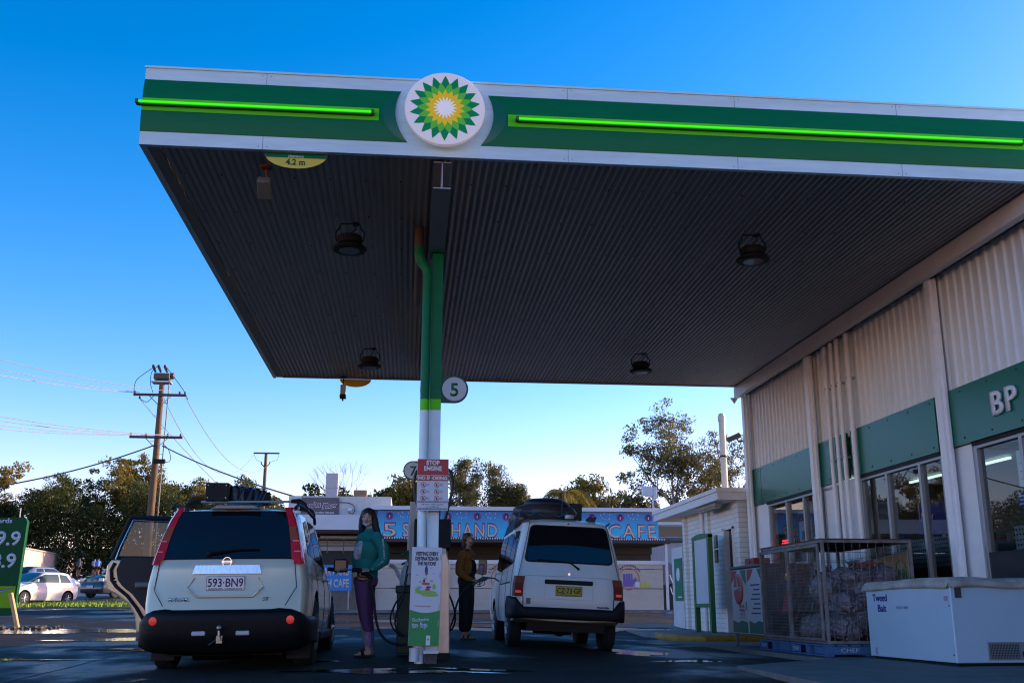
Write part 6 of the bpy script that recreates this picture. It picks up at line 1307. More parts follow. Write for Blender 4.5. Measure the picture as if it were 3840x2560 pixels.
# gas bottle locker
def locker():
    t = thing('gas_locker', 'gas bottle locker with red and green SWAP n GO door panels beyond the cage', 'locker', (5.28, 15.25, .02))
    b = B(); b.box(.04, .75, 0, 1.62, .18, 1.2); b.box(0, .78, -.02, 1.64, 1.2, 1.235)
    for x in (.05, .71):
        for y in (.02, 1.56): b.box(x, x + .04, y, y + .04, 0, .18)
    b.obj('cabinet', mat('locker_grey', (.10, .11, .12), .5, var=.2), t, bevel=.004)
    gr = mat('locker_green', (.01, .14, .08), .45)
    for k, y in enumerate((.84, .03)):
        b = B(); b.box(.022, .038, y, y + .76, .2, 1.18); d = b.obj('door', PAN, t)
        b = B(); b.prism([(y + .01, .21), (y + .75, .21), (y + .75, .40), (y + .5, .36), (y + .3, .40), (y + .01, .37)], .018, .0215, 'x'); b.obj('green_field', gr, d); b = B(); b.prism([(y + .01, 1.17), (y + .30, 1.17), (y + .12, 1.0), (y + .01, .93)], .018, .0215, 'x'); b.obj('green_field', gr, d)
        b = B(); b.prism([(y + .75, 1.17), (y + .45, 1.17), (y + .6, 1.05), (y + .75, .98)], .018, .0215, 'x'); b.obj('red_corner', SRED, d)
        if k == 0:
            b = B(); b.lathe((.02, y + .40, .88), [(.24, 0), (.24, -.006), (.2, -.012)], 36, 'x'); b.obj('red_disc', mat('disc_red', (.45, .02, .02), .3), d)
            text('lettering', "SWAP'n'GO", (.004, y + .40, .85), .065, WHITE, d, rot=RX, bold=.03, width=.40)
            b = B(); b.prism([(y + .38, .90), (y + .42, .90), (y + .405, 1.06)], .0, .004, 'x'); b.obj('flame', WHITE, d)
            text('lettering', 'Fast, Safe', (.016, y + .27, .60), .045, SRED, d, rot=RX, bold=.02, width=.26); text('lettering', 'and Easy', (.016, y + .27, .54), .045, SRED, d, rot=RX, bold=.02, width=.24)
        b = B()
        for q in range(7): b.box(.017, .0205, y + .12, y + .42 - (q % 3) * .05, .40 + q * .019 + .03, .405 + q * .019 + .03) if k == 0 else b.box(.017, .0205, y + .2, y + .62 - (q % 3) * .07, .5 + q * .07, .52 + q * .07)
        b.obj('print', ink, d)
        b = B(); b.box(.0, .02, y + .01, y + .03, .55, .68); b.obj('latch', STEEL, d)
    b = thing('red_box', 'small red box standing on top of the gas locker', 'box', (5.45, 16.1, 1.255)); q = B(); q.box(0, .26, 0, .45, 0, .12); q.m = 1; q.cyl((-.001, .2, .06), (.002, .2, .06), .03, n=14); q.obj('box', [mat('box_red', (.32, .02, .02), .45), BLACK], b, bevel=.006)
locker()
# ---------------- car wash cafe ----------------
def cafe():
    t = thing('car_wash_cafe', 'long low car wash cafe with blue 5 STAR HAND CAR WASH CAFE sign', 'building', (3.8, 35, .5))
    ox, oy, oz = 3.8, 35, .5
    def o(b, *a, **k): b.v = [(x - ox, y - oy, z - oz) for x, y, z in b.v]; return b.obj(*a, **k)
    def tx(s, x, y, z, h, m, **k): return text('lettering', s, (x - ox, y - oy, z - oz), h, m, t, **k)
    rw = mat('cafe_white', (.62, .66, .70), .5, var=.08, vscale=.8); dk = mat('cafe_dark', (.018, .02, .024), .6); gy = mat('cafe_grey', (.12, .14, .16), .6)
    b = B(); b.box(-1.25, 8.7, 34.9, 44, 3.80, 3.93); o(b, 'roof', rw, t)
    b = B(); b.box(-1.02, 8.54, 34.98, 35.08, 2.86, 3.78)
    m = bpy.data.materials.new('banner_blue'); m.use_nodes = True; nt = m.node_tree; p = nt.nodes['Principled BSDF']; tc = nt.nodes.new('ShaderNodeTexCoord'); sx = nt.nodes.new('ShaderNodeSeparateXYZ'); cr = nt.nodes.new('ShaderNodeValToRGB'); mr = nt.nodes.new('ShaderNodeMapRange')
    mr.inputs[1].default_value = 2.36; mr.inputs[2].default_value = 3.28; nt.links.new(tc.outputs['Object'], sx.inputs[0]); nt.links.new(sx.outputs[2], mr.inputs[0]); nt.links.new(mr.outputs[0], cr.inputs[0]); nt.links.new(cr.outputs[0], p.inputs['Base Color'])
    cr.color_ramp.elements[0].color = (.015, .50, .80, 1); cr.color_ramp.elements[0].position = .25; cr.color_ramp.elements[1].color = (.05, .16, .42, 1); cr.color_ramp.elements[1].position = 1; p.inputs['Roughness'].default_value = .4
    o(b, 'sign_board', m, t)
    let = mat('letter_cream', (.60, .55, .42), .5); out = mat('letter_outline', (.30, .04, .16), .5); emb = mat('emblem_plum', (.22, .03, .20), .5)
    for s_, x, w in (('5', -.60, .42), ('STAR', .45, 1.25), ('HAND', 2.22, 1.52), ('CAR WASH', 4.75, 2.75), ('&', 6.55, .32), ('CAFE', 7.62, 1.62)):
        tx(s_, x, 34.972, 2.90, .50, out, bold=.035, width=w + .05, spacing=1.2); tx(s_, x, 34.955, 2.93, .44, let, bold=.0, width=w, spacing=1.2)
    for i in range(10):
        x = -.62 + i * .98
        b = B(); b.lathe((x, 34.975, 3.60), [(.125, 0), (.125, -.008)], 24, 'y'); o(b, 'emblem', emb, t)
        b = B(); b.box(x - .06, x + .06, 34.955, 34.966, 3.54, 3.64)
        for k in range(4): b.box(x - .058 + k * .032, x - .038 + k * .032, 34.955, 34.966, 3.64, 3.70 + (.02 if k in (1, 2) else 0))
        o(b, 'emblem_hand', mat('emblem_navy', (.03, .02, .12), .5), t); tx('5', x, 34.95, 3.545, .085, WHITE, bold=.03)
        b = B(); r = random.Random(i)
        for k, (a, c_) in enumerate(((.30, .06), (.42, .1), (.36, -.04), (.45, -.08), (.62, .08), (.60, -.06))): b.sph((x + a, 34.972, 3.62 + c_), .02, 6, 4)
        o(b, 'star', WHITE, t)
    b = B(); b.box(-1.1, 8.75, 34.2, 36.5, 2.70, 2.84); o(b, 'awning', mat('awning_dark', (.035, .035, .04), .6), t)
    b = B()
    for k in range(120): x = -1.0 + k * .08; b.box(x, x + .035, 34.17, 34.2, 2.80, 2.85)
    o(b, 'scallop_trim', rw, t)
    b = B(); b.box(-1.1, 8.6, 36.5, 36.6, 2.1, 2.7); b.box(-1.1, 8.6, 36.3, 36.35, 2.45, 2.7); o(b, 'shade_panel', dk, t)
    b = B()
    for x in (-1.06, 8.62):
        b.box(x - .04, x + .04, 34.3, 34.38, .45, 2.7)
    o(b, 'corner_post', rw, t)
    # fence wall panels
    bg = mat('panel_beige', (.46, .42, .37), .35, var=.14, vscale=.7, stretch=(1, 1, 2.5))
    for k, (xa, xb) in enumerate(((-1.0, 1.35), (1.40, 3.75), (3.80, 6.1), (6.15, 8.5))):
        for z0, z1 in ((.55, 1.22), (1.245, 1.85), (1.87, 2.02)): b = B(); b.box(xa, xb, 34.42, 34.47, z0, z1); o(b, 'wall_panel', bg, t)
    b = B(); b.box(-1.05, 8.6, 34.36, 34.5, 2.02, 2.14); o(b, 'top_rail', rw, t)
    b = B()
    for x in (1.375, 3.775, 6.125): b.box(x - .03, x + .03, 34.34, 34.5, .5, 2.14)
    b.box(-1.05, 8.6, 34.38, 34.48, .48, .55); o(b, 'posts', rw, t)
    # round decals and notices on the wall
    for x in (3.1, 7.35):
        b = B(); b.lathe((x, 34.415, 1.55), [(.36, 0), (.36, -.01), (.33, -.01), (.33, 0)], 32, 'y', cap=False); o(b, 'decal_ring', mat('decal_orange', (.55, .16, .08), .5), t)
        b = B(); b.box(x - .2, x + .12, 34.40, 34.412, 1.3, 1.55)
        for k in range(4): b.box(x - .2 + k * .085, x - .14 + k * .085, 34.40, 34.412, 1.55, 1.72)
        b.add([(x + .12, 34.405, 1.35), (x + .27, 34.405, 1.52), (x + .22, 34.405, 1.6), (x + .1, 34.405, 1.48)], [(0, 1, 2, 3)]); o(b, 'decal_hand', mat('decal_violet', (.18, .10, .38), .5), t)
        for k, ch in enumerate('STARCARWASH'): a = R(150 - k * 11); tx(ch, x + .43 * math.cos(a), 34.41, 1.55 + .43 * math.sin(a) - .03, .07, dk, rot=(R(90), -(a - R(90)), 0), bold=.02)
    for k in range(3): b = B(); b.box(7.55 + k * .17, 7.70 + k * .17, 34.40, 34.415, 1.28, 1.45); o(b, 'notice', mat('notice_yellow', (.5, .48, .10), .5) if k else PAN, t)
    # interior fittings behind the wall
    b = B(); b.box(-1.1, 8.6, 43.5, 43.7, .5, 3.8); o(b, 'back_wall', mat('inner_beige', (.30, .29, .25), .7), t)
    b = B(); b.box(2.2, 5.2, 38.0, 38.1, .5, 2.7); b.box(1.9, 1.97, 36.6, 36.7, .5, 2.7); b.box(6.9, 6.98, 36.6, 36.7, .5, 2.7); b.box(7.4, 7.9, 38, 38.1, .5, 2.7); o(b, 'inner_screen', gy, t)
    b = B(); b.box(6.95, 7.6, 37.9, 37.95, 2.15, 2.5); o(b, 'inner_sign', dk, t); tx('AG', 7.35, 37.89, 2.22, .17, WHITE, bold=.02)
    return t
cafe()
def gordon():
    t = thing('shop_row', 'white flat roofed shop row with grey Gordon Place sign and metal flue', 'building', (-2.1, 37, .5)); ox, oy, oz = -2.1, 37, .5
    def o(b, *a, **k): b.v = [(x - ox, y - oy, z - oz) for x, y, z in b.v]; return b.obj(*a, **k)
    rw = MATS['cafe_white']; ww = mat('parapet_cream', (.48, .48, .45), .6, var=.08)
    b = B(); b.box(-4.2, -.62, 37, 44, .4, 4.44); w_ = o(b, 'wall', ww, t)
    b = B(); b.box(-3.75, -2.44, 36.93, 37, 3.80, 4.38); s = o(b, 'name_sign', mat('sign_charcoal', (.085, .08, .09), .5), t)
    mar = mat('maroon', (.20, .02, .05), .5)
    for s_, x, w in (('Gordon', -3.42, .66), ('Place', -2.78, .50)):
        text('lettering', s_, (x - ox, 36.925 - oy, 4.02 - oz), .19, mat('lettering_pale', (.7, .66, .7), .5), s, bold=.06, shear=.35, width=w + .04, rot=(R(90), R(-7), 0)); text('lettering', s_, (x - ox, 36.918 - oy, 4.03 - oz), .17, mar, s, bold=.015, shear=.35, width=w, rot=(R(90), R(-7), 0))
    text('lettering', '5 -7 Gordon Street', (-3.08 - ox, 36.925 - oy, 3.83 - oz), .07, MATS['lettering_pale'], s, bold=.02, width=.95)
    b = B(); b.box(-6.2, -1.25, 34.95, 37, 3.13, 3.62); o(b, 'canopy_fascia', rw, t)
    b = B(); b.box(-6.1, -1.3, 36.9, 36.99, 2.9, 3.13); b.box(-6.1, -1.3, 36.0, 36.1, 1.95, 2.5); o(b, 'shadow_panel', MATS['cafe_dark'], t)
    b = B()
    for z in (2.62, 2.86): b.box(-6.1, -1.2, 35.6, 35.66, z, z + .05)
    for x in np.arange(-6, -1.2, .55): b.box(x, x + .03, 35.6, 35.63, 2.4, 2.86)
    o(b, 'pergola', MATS['cafe_grey'], t)
    for z0, z1 in ((2.93, 3.02), (2.52, 2.74)): b = B(); b.box(-3.0, -1.75, 36.5, 36.55, z0, z1); o(b, 'light_panel', PAN, t)
    b = B(); b.box(-6.2, -1.15, 36.4, 36.5, .4, 1.95); o(b, 'lower_wall', mat('lower_wall', (.22, .20, .17), .7, var=.2), t)
    b = B(); b.prism([(-3.0, 4.44), (-2.62, 4.44), (-2.58, 4.80), (-2.58, 5.38), (-3.02, 5.38), (-3.02, 4.80)], 38, 38.45, 'y'); o(b, 'flue', mat('flue_metal', (.36, .36, .40), .4, metal=.3), t, bevel=.01); 
    b = B(); b.box(-3.03, -2.57, 37.98, 38.47, 4.83, 4.86); o(b, 'flue_band', STEEL, t)
    b = B(); b.box(-2.0, -1.52, 38, 38.5, 4.44, 4.78); a = o(b, 'cooler', mat('cooler_brown', (.22, .13, .07), .6), t, bevel=.02)
    b = B()
    for k in range(7): b.box(-1.99 - ox + .0, -1.53 - ox, 37.985 - oy, 38.0 - oy, 4.47 + k * .042 - oz, 4.485 + k * .042 - oz)
    b.obj('louvres', mat('louvre', (.32, .2, .12), .6), a)
    b = B(); b.box(-2.12, -1.98, 36.9, 36.99, 3.92, 4.02); b2 = o(b, 'junction_box', PAN, t); b = B(); smooth_tube(b, [(-2.44, 36.95, 4.22), (-2.1, 36.95, 4.20), (-1.92, 36.95, 4.10), (-1.88, 36.95, 3.95), (-1.95, 36.95, 3.84), (-2.08, 36.95, 3.86), (-2.08, 36.95, 3.93)], .012, 5); o(b, 'conduit', BLACK, t)
gordon()
t = thing('cafe_banner', 'blue HAND CAR WASH CAFE banner behind the SUV mirror, low on the wall', 'banner', (-2.35, 34.0, 1.15)); b = B(); b.box(-.75, .60, 0, .03, 0, .80); b.obj('panel', mat('banner_plain', (.03, .22, .60), .5), t)
for i, (s_, w) in enumerate((('5 STAR HAND', 1.15), ('WASH CAFE', 1.15))): text('lettering', s_, (-.05, -.004, .47 - i * .36), .25, MATS['letter_cream'], t, bold=.03, width=w)
b = B(); b.box(-.7, -.66, .03, .06, -.7, 0); b.box(.5, .54, .03, .06, -.7, 0); b.obj('legs', STEEL, t)
t = thing('floodlight_pole', 'white floodlight on a short pole at the right end of the cafe roof', 'light', (8.35, 34.8, 3.93)); b = B(); b.box(-.03, .03, 0, .06, 0, .65); b.obj('pole', PAN, t); b = B(); b.prism([(-.38, .42), (.0, .38), (.02, .52), (-.05, .72), (-.42, .74), (-.36, .6)], -.1, .12, 'y'); b.box(.0, .12, -.12, .12, .3, .7); b.obj('lamp_head', PAN, t, bevel=.02)
t = thing('oval_sign', 'sunlit oval sign on a thin stalk right of the car wash wall', 'sign', (8.35, 33.5, .48)); b = B(); b.sph((.35, 0, 1.55), (.085, .02, .20), 24, 16); b.obj('oval', mat('oval_white', (.7, .62, .5), .4), t, smooth=True); b = B(); b.sph((.36, -.018, 1.55), (.03, .008, .05), 12, 8); b.obj('mark', BLACK, t); b = B(); b.tube([(.35, .0, 1.36), (.38, .0, .8), (.42, 0, 0)], .012, 5); b.obj('stalk', mat('stalk', (.5, .35, .25), .5), t)
t = thing('hose_stand', 'pale looped hose hanging on the end post of the car wash wall', 'hose', (8.66, 34.25, .48)); b = B(); smooth_tube(b, [(.03, 0, 1.2), (.12, 0, .95), (.2, 0, .7), (.12, 0, .55), (.04, 0, .8)], .014, 6); b.obj('hose', PAN, t)
t = thing('far_shop', 'pale building with dark window strip in the gap beside the toilet block', 'building', (10.8, 41, .5)); b = B(); b.box(-1.9, 9, 0, 6, 0, 4.0); b.obj('wall', mat('far_wall', (.42, .46, .5), .6), t); b = B(); b.box(-1.9, 9, -.06, 0, 3.35, 3.95); b.obj('fascia', PAN, t); b = B(); b.box(-1.9, 9, -.04, 0, 2.9, 3.3); b.obj('window', DGL, t); b = B(); b.cyl((-1.95, -.1, 2.75), (9, -.1, 2.75), .09, n=12); b.obj('gutter', MATS['cafe_grey'], t); b = B(); b.box(-1.9, 9, -.05, 0, 0, 1.7); b.obj('dark_base', MATS['cafe_dark'], t); b = B(); b.lathe((-.6, -.06, 1.45), [(.45, 0), (.45, -.01)], 28, 'y'); b.obj('round_decal', mat('decal_grey', (.2, .18, .22), .5), t)
# kerb strip in front of the cafe
b = B(); b.box(-6, 9, 33.3, 33.45, .3, .56); tag(b.obj('cafe_kerb', MATS['concrete']), kind='structure')
t = thing('litter', 'small blue scrap of litter lying before the car wash wall', 'litter', (8.0, 32.2, G(8, 32.2) + .0)); b = B(); b.add([(0, 0, .01), (.22, .02, .03), (.2, .1, .05), (.02, .09, .02)], [(0, 1, 2, 3)]); b.box(.02, .12, .02, .06, .0, .05); b.obj('wrapper', mat('litter_blue', (.1, .25, .5), .5), t)

# ---------------- price sign ----------------
t = thing('price_sign', 'green fuel price sign cut by the left picture edge, digits 9.9 and 8.9', 'sign', (-9.2, 24, .05))
n = 5
b = B(); b.prism([(-.9, .40), (.68, .40), (.74, .47), (.80, 2.42), (.74, 2.50), (-.9, 2.50)], 0, .14, 'y'); b.obj('panel', mat('price_green', (.001, .075, .022), .5, spec=.15, var=.05), t, bevel=.01)
b = B(); b.prism([(-.9, .56), (.70, .56), (.715, 1.02), (-.9, 1.02)], -.006, -.001, 'y'); b.obj('lime_field', mat('price_lime', (.22, .42, .01), .5, spec=.15), t)
b = B(); b.prism([(-.9, .50), (-.4, .56), (.69, 1.0), (.2, .9), (-.9, .62)], -.012, -.007, 'y'); b.obj('blue_stripe', mat('price_blue', (.01, .03, .35), .4), t)
b = B(); b.prism([(-.6, .56), (-.3, .64), (.64, .98), (-.2, .72), (-.9, .585)], -.016, -.013, 'y'); b.obj('pale_stripe', PAN, t)
for s_, x, z, h in (('cards', .30, 2.38, .11), ('9.9', .44, 1.90, .31), ('8.9', .40, 1.42, .31)): text('lettering', s_, (x, -.006, z), h, PAN, t, bold=.025, width=(.36 if h < .2 else .52))
b = B(); b.box(-.05, .08, .03, .11, -.2, .42); b.obj('post', mat('post_green', (.02, .22, .10), .5), t); b = B(); b.box(-.85, -.72, .03, .11, -.2, .42); b.obj('post', MATS['post_green'], t)
b = B(); b.cyl((.66, -.1, 2.5), (.66, -.1, 2.7), .012, n=6); b.obj('spike', PAN, t)
t = thing('timber_prop', 'leaning orange lit timber stake in front of the green price sign', 'stake', (-8.2, 23.7, .1)); b = B(); b.tube([(.0, 0, -.05), (-.27, 0, .82)], .05, 10); b.obj('stake', mat('stake_wood', (.55, .36, .16), .7, var=.2), t, smooth=True)

# ---------------- far wall, cyclists ----------------
t = thing('boundary_wall', 'long pale rendered wall below the wooded hill with patches of light', 'wall', (-30, 85, 3)); b = B(); b.prism([(-8, 0), (6, 0)] , 0, 1, 'y') if False else None
b = B(); P0, P1 = (-35.5, 75.5), (-35.8, 122); n = 12; vs = []
b.add([(-8 + 8, -8, -.8), (1.2, -8, -.8), (-6.0, 37, .5), (-7.2, 37, .5), (0, -8, 2.0), (1.2, -8, 2.0), (-6.0, 37, 2.9), (-7.2, 37, 2.9)], [(0, 1, 2, 3), (4, 5, 6, 7), (0, 1, 5, 4), (1, 2, 6, 5), (2, 3, 7, 6), (3, 0, 4, 7)])
b.obj('wall', mat('wall_pale', (.50, .44, .38), .7, var=.25, vscale=.25), t)
b = B(); b.add([(-.2, -8.05, 2.0), (1.3, -8.05, 2.0), (-5.9, 37.05, 2.9), (-7.3, 37.05, 2.9), (-.2, -8.05, 2.12), (1.3, -8.05, 2.12), (-5.9, 37.05, 3.02), (-7.3, 37.05, 3.02)], [(0, 1, 2, 3), (4, 5, 6, 7), (0, 1, 5, 4), (1, 2, 6, 5), (2, 3, 7, 6), (3, 0, 4, 7)]); b.obj('coping', mat('coping', (.3, .28, .25), .8), t)
def cyclist(x, y, label, jersey, lean=.0, rz=0.3):
    z = G(x, y) + .03; t = thing('bicycle', 'bicycle under ' + label, 'bicycle', (x, y, z), (0, 0, rz), group='road bicycles going up the road')
    for yy in (-.5, .5):
        b = B(); b.tube([(0, yy + .33 * math.cos(a), .34 + .33 * math.sin(a)) for a in [2 * math.pi * k / 24 for k in range(25)]], .018, 6, cap=False); b.tube([(0, yy - .31, .34), (0, yy + .31, .34)], .004, 4); b.tube([(0, yy, .03), (0, yy, .65)], .004, 4); b.obj('wheel', TYRE, t)
    b = B(); b.tube([(0, -.5, .34), (0, -.05, .30), (0, .42, .85), (0, -.18, .88), (0, -.5, .34)], .018, 6); b.tube([(0, -.05, .30), (0, -.2, .95)], .018, 6); b.tube([(0, .5, .34), (0, .40, .95)], .018, 6); b.tube([(-.2, .42, .95), (.2, .42, .95)], .016, 6); b.box(-.05, .05, -.32, -.08, .95, .99); b.obj('frame', BLACK, t)
    p = thing('person', label, 'person', (x, y, z), (0, 0, rz), group='cyclists riding up the far road')
    b = B()
    for sx in (-1, 1): chain(b, [(sx * .09, -.18, .98), (sx * .10, .12, .72 if sx > 0 else .60), (sx * .10, -.02, .40 if sx > 0 else .28)], [.09, .065, .045]); cap(b, (sx * .1, -.04, .36 if sx > 0 else .24), (sx * .1, .12, .33 if sx > 0 else .21), .04, .035)
    for sx in (-1, 1): chain(b, [(sx * .17, .18, 1.38), (sx * .2, .3, 1.18), (sx * .17, .42, .98)], [.05, .04, .035])
    chain(b, [(0, -.18, 1.02), (0, .0, 1.2), (0, .16, 1.36)], [.13, .14, .14]); cap(b, (0, .2, 1.42), (0, .28, 1.52), .055, .05); b.sph((0, .31, 1.57), (.08, .10, .11), 12, 10); fuse(b, 'body', mat('rider_skin', (.3, .18, .13), .6), p, .02, 1)
    b = B(); chain(b, [(0, -.16, 1.05), (0, .0, 1.22), (0, .16, 1.38)], [.15, .165, .16]); chain(b, [(-.15, .16, 1.39), (.15, .16, 1.39)], [.09, .09])
    for sx in (-1, 1): cap(b, (sx * .17, .17, 1.38), (sx * .2, .27, 1.22), .065, .055)
    fuse(b, 'jersey', jersey, p, .02, 1)
    b = B()
    for sx in (-1, 1): cap(b, (sx * .09, -.18, 1.0), (sx * .10, .02, .80 if sx > 0 else .74), .105, .08)
    fuse(b, 'shorts', BLACK, p, .02, 1)
    b = B(); b.sph((0, .30, 1.63), (.095, .13, .075), 14, 8); b.obj('helmet', mat('helmet_dark', (.03, .03, .05), .4), p, smooth=True)
cyclist(-27.6, 92, 'the leftmost cyclist, in a dark jersey', mat('jersey_navy', (.02, .03, .10), .7), rz=.25)
cyclist(-27.2, 95, 'the second cyclist from the left, in a pale jersey', mat('jersey_pale', (.25, .32, .42), .7), rz=.25)
cyclist(-26.2, 92.5, 'the third cyclist from the left, in a bright blue jersey', mat('jersey_blue', (.06, .18, .55), .7), rz=.25)
cyclist(-25.3, 97, 'the rightmost cyclist, in a light blue jersey', mat('jersey_light', (.12, .28, .60), .7), rz=.25)
small_car('far_car', 'pale car half hidden behind the police car and the rightmost cyclist', (-22.7, 92, G(-22.7, 92)), R(160), mat('far_paint', (.3, .33, .38), .3, coat=.5))

# ---------------- power poles and wires ----------------
wood = mat('pole_wood', (.13, .075, .038), .85, var=.35, vscale=5, stretch=(4, 4, .3), bump=.4, bscale=12)
def pole(loc, h, label, big=True):
    t = thing('power_pole', label, 'power pole', loc); b = B(); s = h / 10.4
    b.tube([(0, 0, 0), (-.01, 0, h * .35), (.01, 0, h * .7), (0, 0, h)], [.19 * s ** .3, .175 * s ** .3, .15, .125], 16); b.obj('pole', wood, t, smooth=True)
    dk = mat('crossarm', (.08, .06, .05), .8)
    if big:
        for k, z in enumerate((h - .55, h - 2.6)):
            b = B(); b.box(-1.25, 1.2, -.2, -.09, z - .05, z + .06); a = b.obj('crossarm', dk, t)
            b = B(); b.tube([(-.55, -.15, z), (-.1, -.15, z - .45)], .02, 5); b.tube([(.55, -.15, z), (.1, -.15, z - .45)], .02, 5); b.obj('brace', STEEL, a)
            for x in ((-1.2, -.95, .9, 1.15) if k == 0 else (-1.2, -.5, .5, 1.1)):
                b = B(); b.lathe((x, -.15, z + .06 if x != -.95 else z - .2), [(.03, 0), (.06, .03), (.03, .06), (.055, .09), (.02, .13)], 10); b.obj('insulator', mat('insulator', (.16, .08, .05), .3), a, smooth=True)
        b = B(); b.box(-.38, .38, -.25, .25, h + .22, h + .52); b.cyl((.35, 0, h + .42), (.55, 0, h + .42), .16, n=12); tr = b.obj('transformer', mat('tank_grey', (.09, .07, .055), .6, var=.3), t, bevel=.05)
        b = B(); b.box(-.45, .45, -.28, .28, h + .05, h + .1); b.box(-.35, -.3, -.1, .1, h + .1, h + .24); b.box(.3, .35, -.1, .1, h + .1, h + .24); b.box(-.06, .06, -.06, .06, h - .1, h + .1); b.obj('platform', STEEL, t)
        for x in (-.35, -.1, .2):
            b = B(); b.tube([(x, 0, h + .6), (x - .12, 0, h + .85)], [.05, .07], 8); b.sph((x - .13, 0, h + .9), .075, 8, 6); b.obj('bushing', mat('bushing', (.05, .03, .025), .4), t)
        b = B(); b.cyl((.34, -.1, .3), (.36, -.1, h + .3), .03, n=8); b.obj('conduit', mat('conduit_grey', (.2, .19, .18), .6), t)
        b = B()
        for z in np.arange(2, h - .6, .62): s_ = 1 if int(z / .62) % 2 else -1; b.cyl((0, 0, z), (s_ * .32, 0, z), .012, n=5)
        b.obj('climbing_pegs', STEEL, t)
        for pts in ([(-.45, 0, h + .85), (-.9, -.1, h + .45), (-1.2, -.15, h + .1), (-1.25, -.15, h - .42)], [(-.2, 0, h + .95), (-.5, -.1, h + .6), (-.5, -.15, h), (-.35, -.15, h - .45)], [(.1, 0, h + .9), (.6, -.1, h + .3), (1.1, -.15, h - .35), (1.3, -.15, h - .75)], [(-.95, -.15, h - .75), (-.6, -.15, h - .9), (-.3, -.15, h - .6)], [(.3, -.1, h - 2.9), (.6, -.1, h - 3.2), (.7, -.1, h - 3.7), (.2, -.1, h - 3.8)]): b = B(); smooth_tube(b, pts, .016, 5); b.obj('jumper_cable', BLACK, t)
        b = B(); b.box(-.02, .5, -.28, -.12, h - 3.85, h - 3.65); b.obj('cable_box', BLACK, t)
    else:
        b = B(); b.box(-1.05, 1.15, -.15, -.05, h - .1, h + .02); b.obj('crossarm', dk, t)
        b = B(); b.tube([(-1.0, -.1, h - .15), (-.8, -.1, h - .6), (-.35, -.1, h - .85)], .014, 4); b.obj('jumper_cable', BLACK, t); b = B(); b.tube([(1.1, -.1, h - .15), (1.0, -.1, h - .6), (.4, -.1, h - .8)], .014, 4); b.obj('jumper_cable', BLACK, t)
        for x in (-.35, .35): b = B(); b.tube([(0, -.1, h - 1.3), (x, -.1, h - .95), (x, -.1, h - .8)], .05, 6); b.obj('bracket', BLACK, t)
    return t
H1 = 10.35; P1 = Vector((-12.0, 50, .72)); pole(P1, H1, 'tall wooden power pole with two crossarms and a transformer, left behind the SUV')
P2 = Vector((-12.35, 90, 2.9)); pole(P2, 10.7, 'smaller distant wooden power pole with a single crossarm', False)
def wire(p0, p1, sag, label, r=.013, m=None, cat='wire'):
    p0, p1 = Vector(p0), Vector(p1); b = B(); n = 24; b.tube([p0.lerp(p1, k / n) - p0 - Vector((0, 0, sag * 4 * (k / n) * (1 - k / n))) for k in range(n + 1)], r, 5)
    o = b.obj('overhead_wire', m or mat('wire_pale', (.26, .2, .22), .6), loc=p0, smooth=True); tag(o, label, cat, 'overhead wires strung from the tall pole'); return o
z1, z2 = P1.z + H1 - .45, P1.z + H1 - 2.5
for i, (x, zz, xe, ze) in enumerate(((-1.2, z1, -13.4, 11.35), (-.95, z1 + .0, -15.3, 12.6), (.9, z1 + .05, -13.6, 12.6))): wire((P1.x + x, 49.85, zz), (P1.x + xe, 26 + i * 2, ze - .2 + i * .15), 1.15, 'upper wire running to the left picture edge, %s of the three' % ('lowest', 'middle', 'highest')[i])
for i, (x, dz) in enumerate(((-1.2, 0), (-.5, .05), (.5, .1), (1.1, .12))): wire((P1.x + x, 49.85, z2), (P1.x - 13.4 - i * .2, 27 + i * .6, 8.3 + i * .42), 1.0, 'lower wire running to the left picture edge, %s of the four' % ('lowest', 'second lowest', 'second highest', 'highest')[i])
blk = mat('wire_black', (.015, .015, .018), .5)
wire((P1.x, 49.85, z2 - .45), (-22, 44, 4.9), .6, 'thick black cable dropping left from the tall pole to the wooded edge', .032, blk)
wire((P1.x + .3, 49.85, z2 - .5), (-3.4, 36.9, 4.25), .18, 'thick pale service cable from the tall pole down to the grey name sign', .03, mat('cable_pale', (.12, .10, .09), .5))
wire((P1.x + 1.2, 49.85, z1 - .2), (P2.x + .4, 89.9, P2.z + 9.8), 1.9, 'thin wire from the upper crossarm end to the distant pole', .016)
wire((P1.x + .2, 49.85, z1 - .3), (P2.x - 1.0, 89.9, P2.z + 10.6), 2.6, 'second thin wire sagging lower towards the distant pole', .016)
wire((P1.x - .9, 49.85, z1 - .35), (P1.x + 3.3, 62, 5.6), .3, 'taut pale wire slanting down right behind the tall pole', .016)

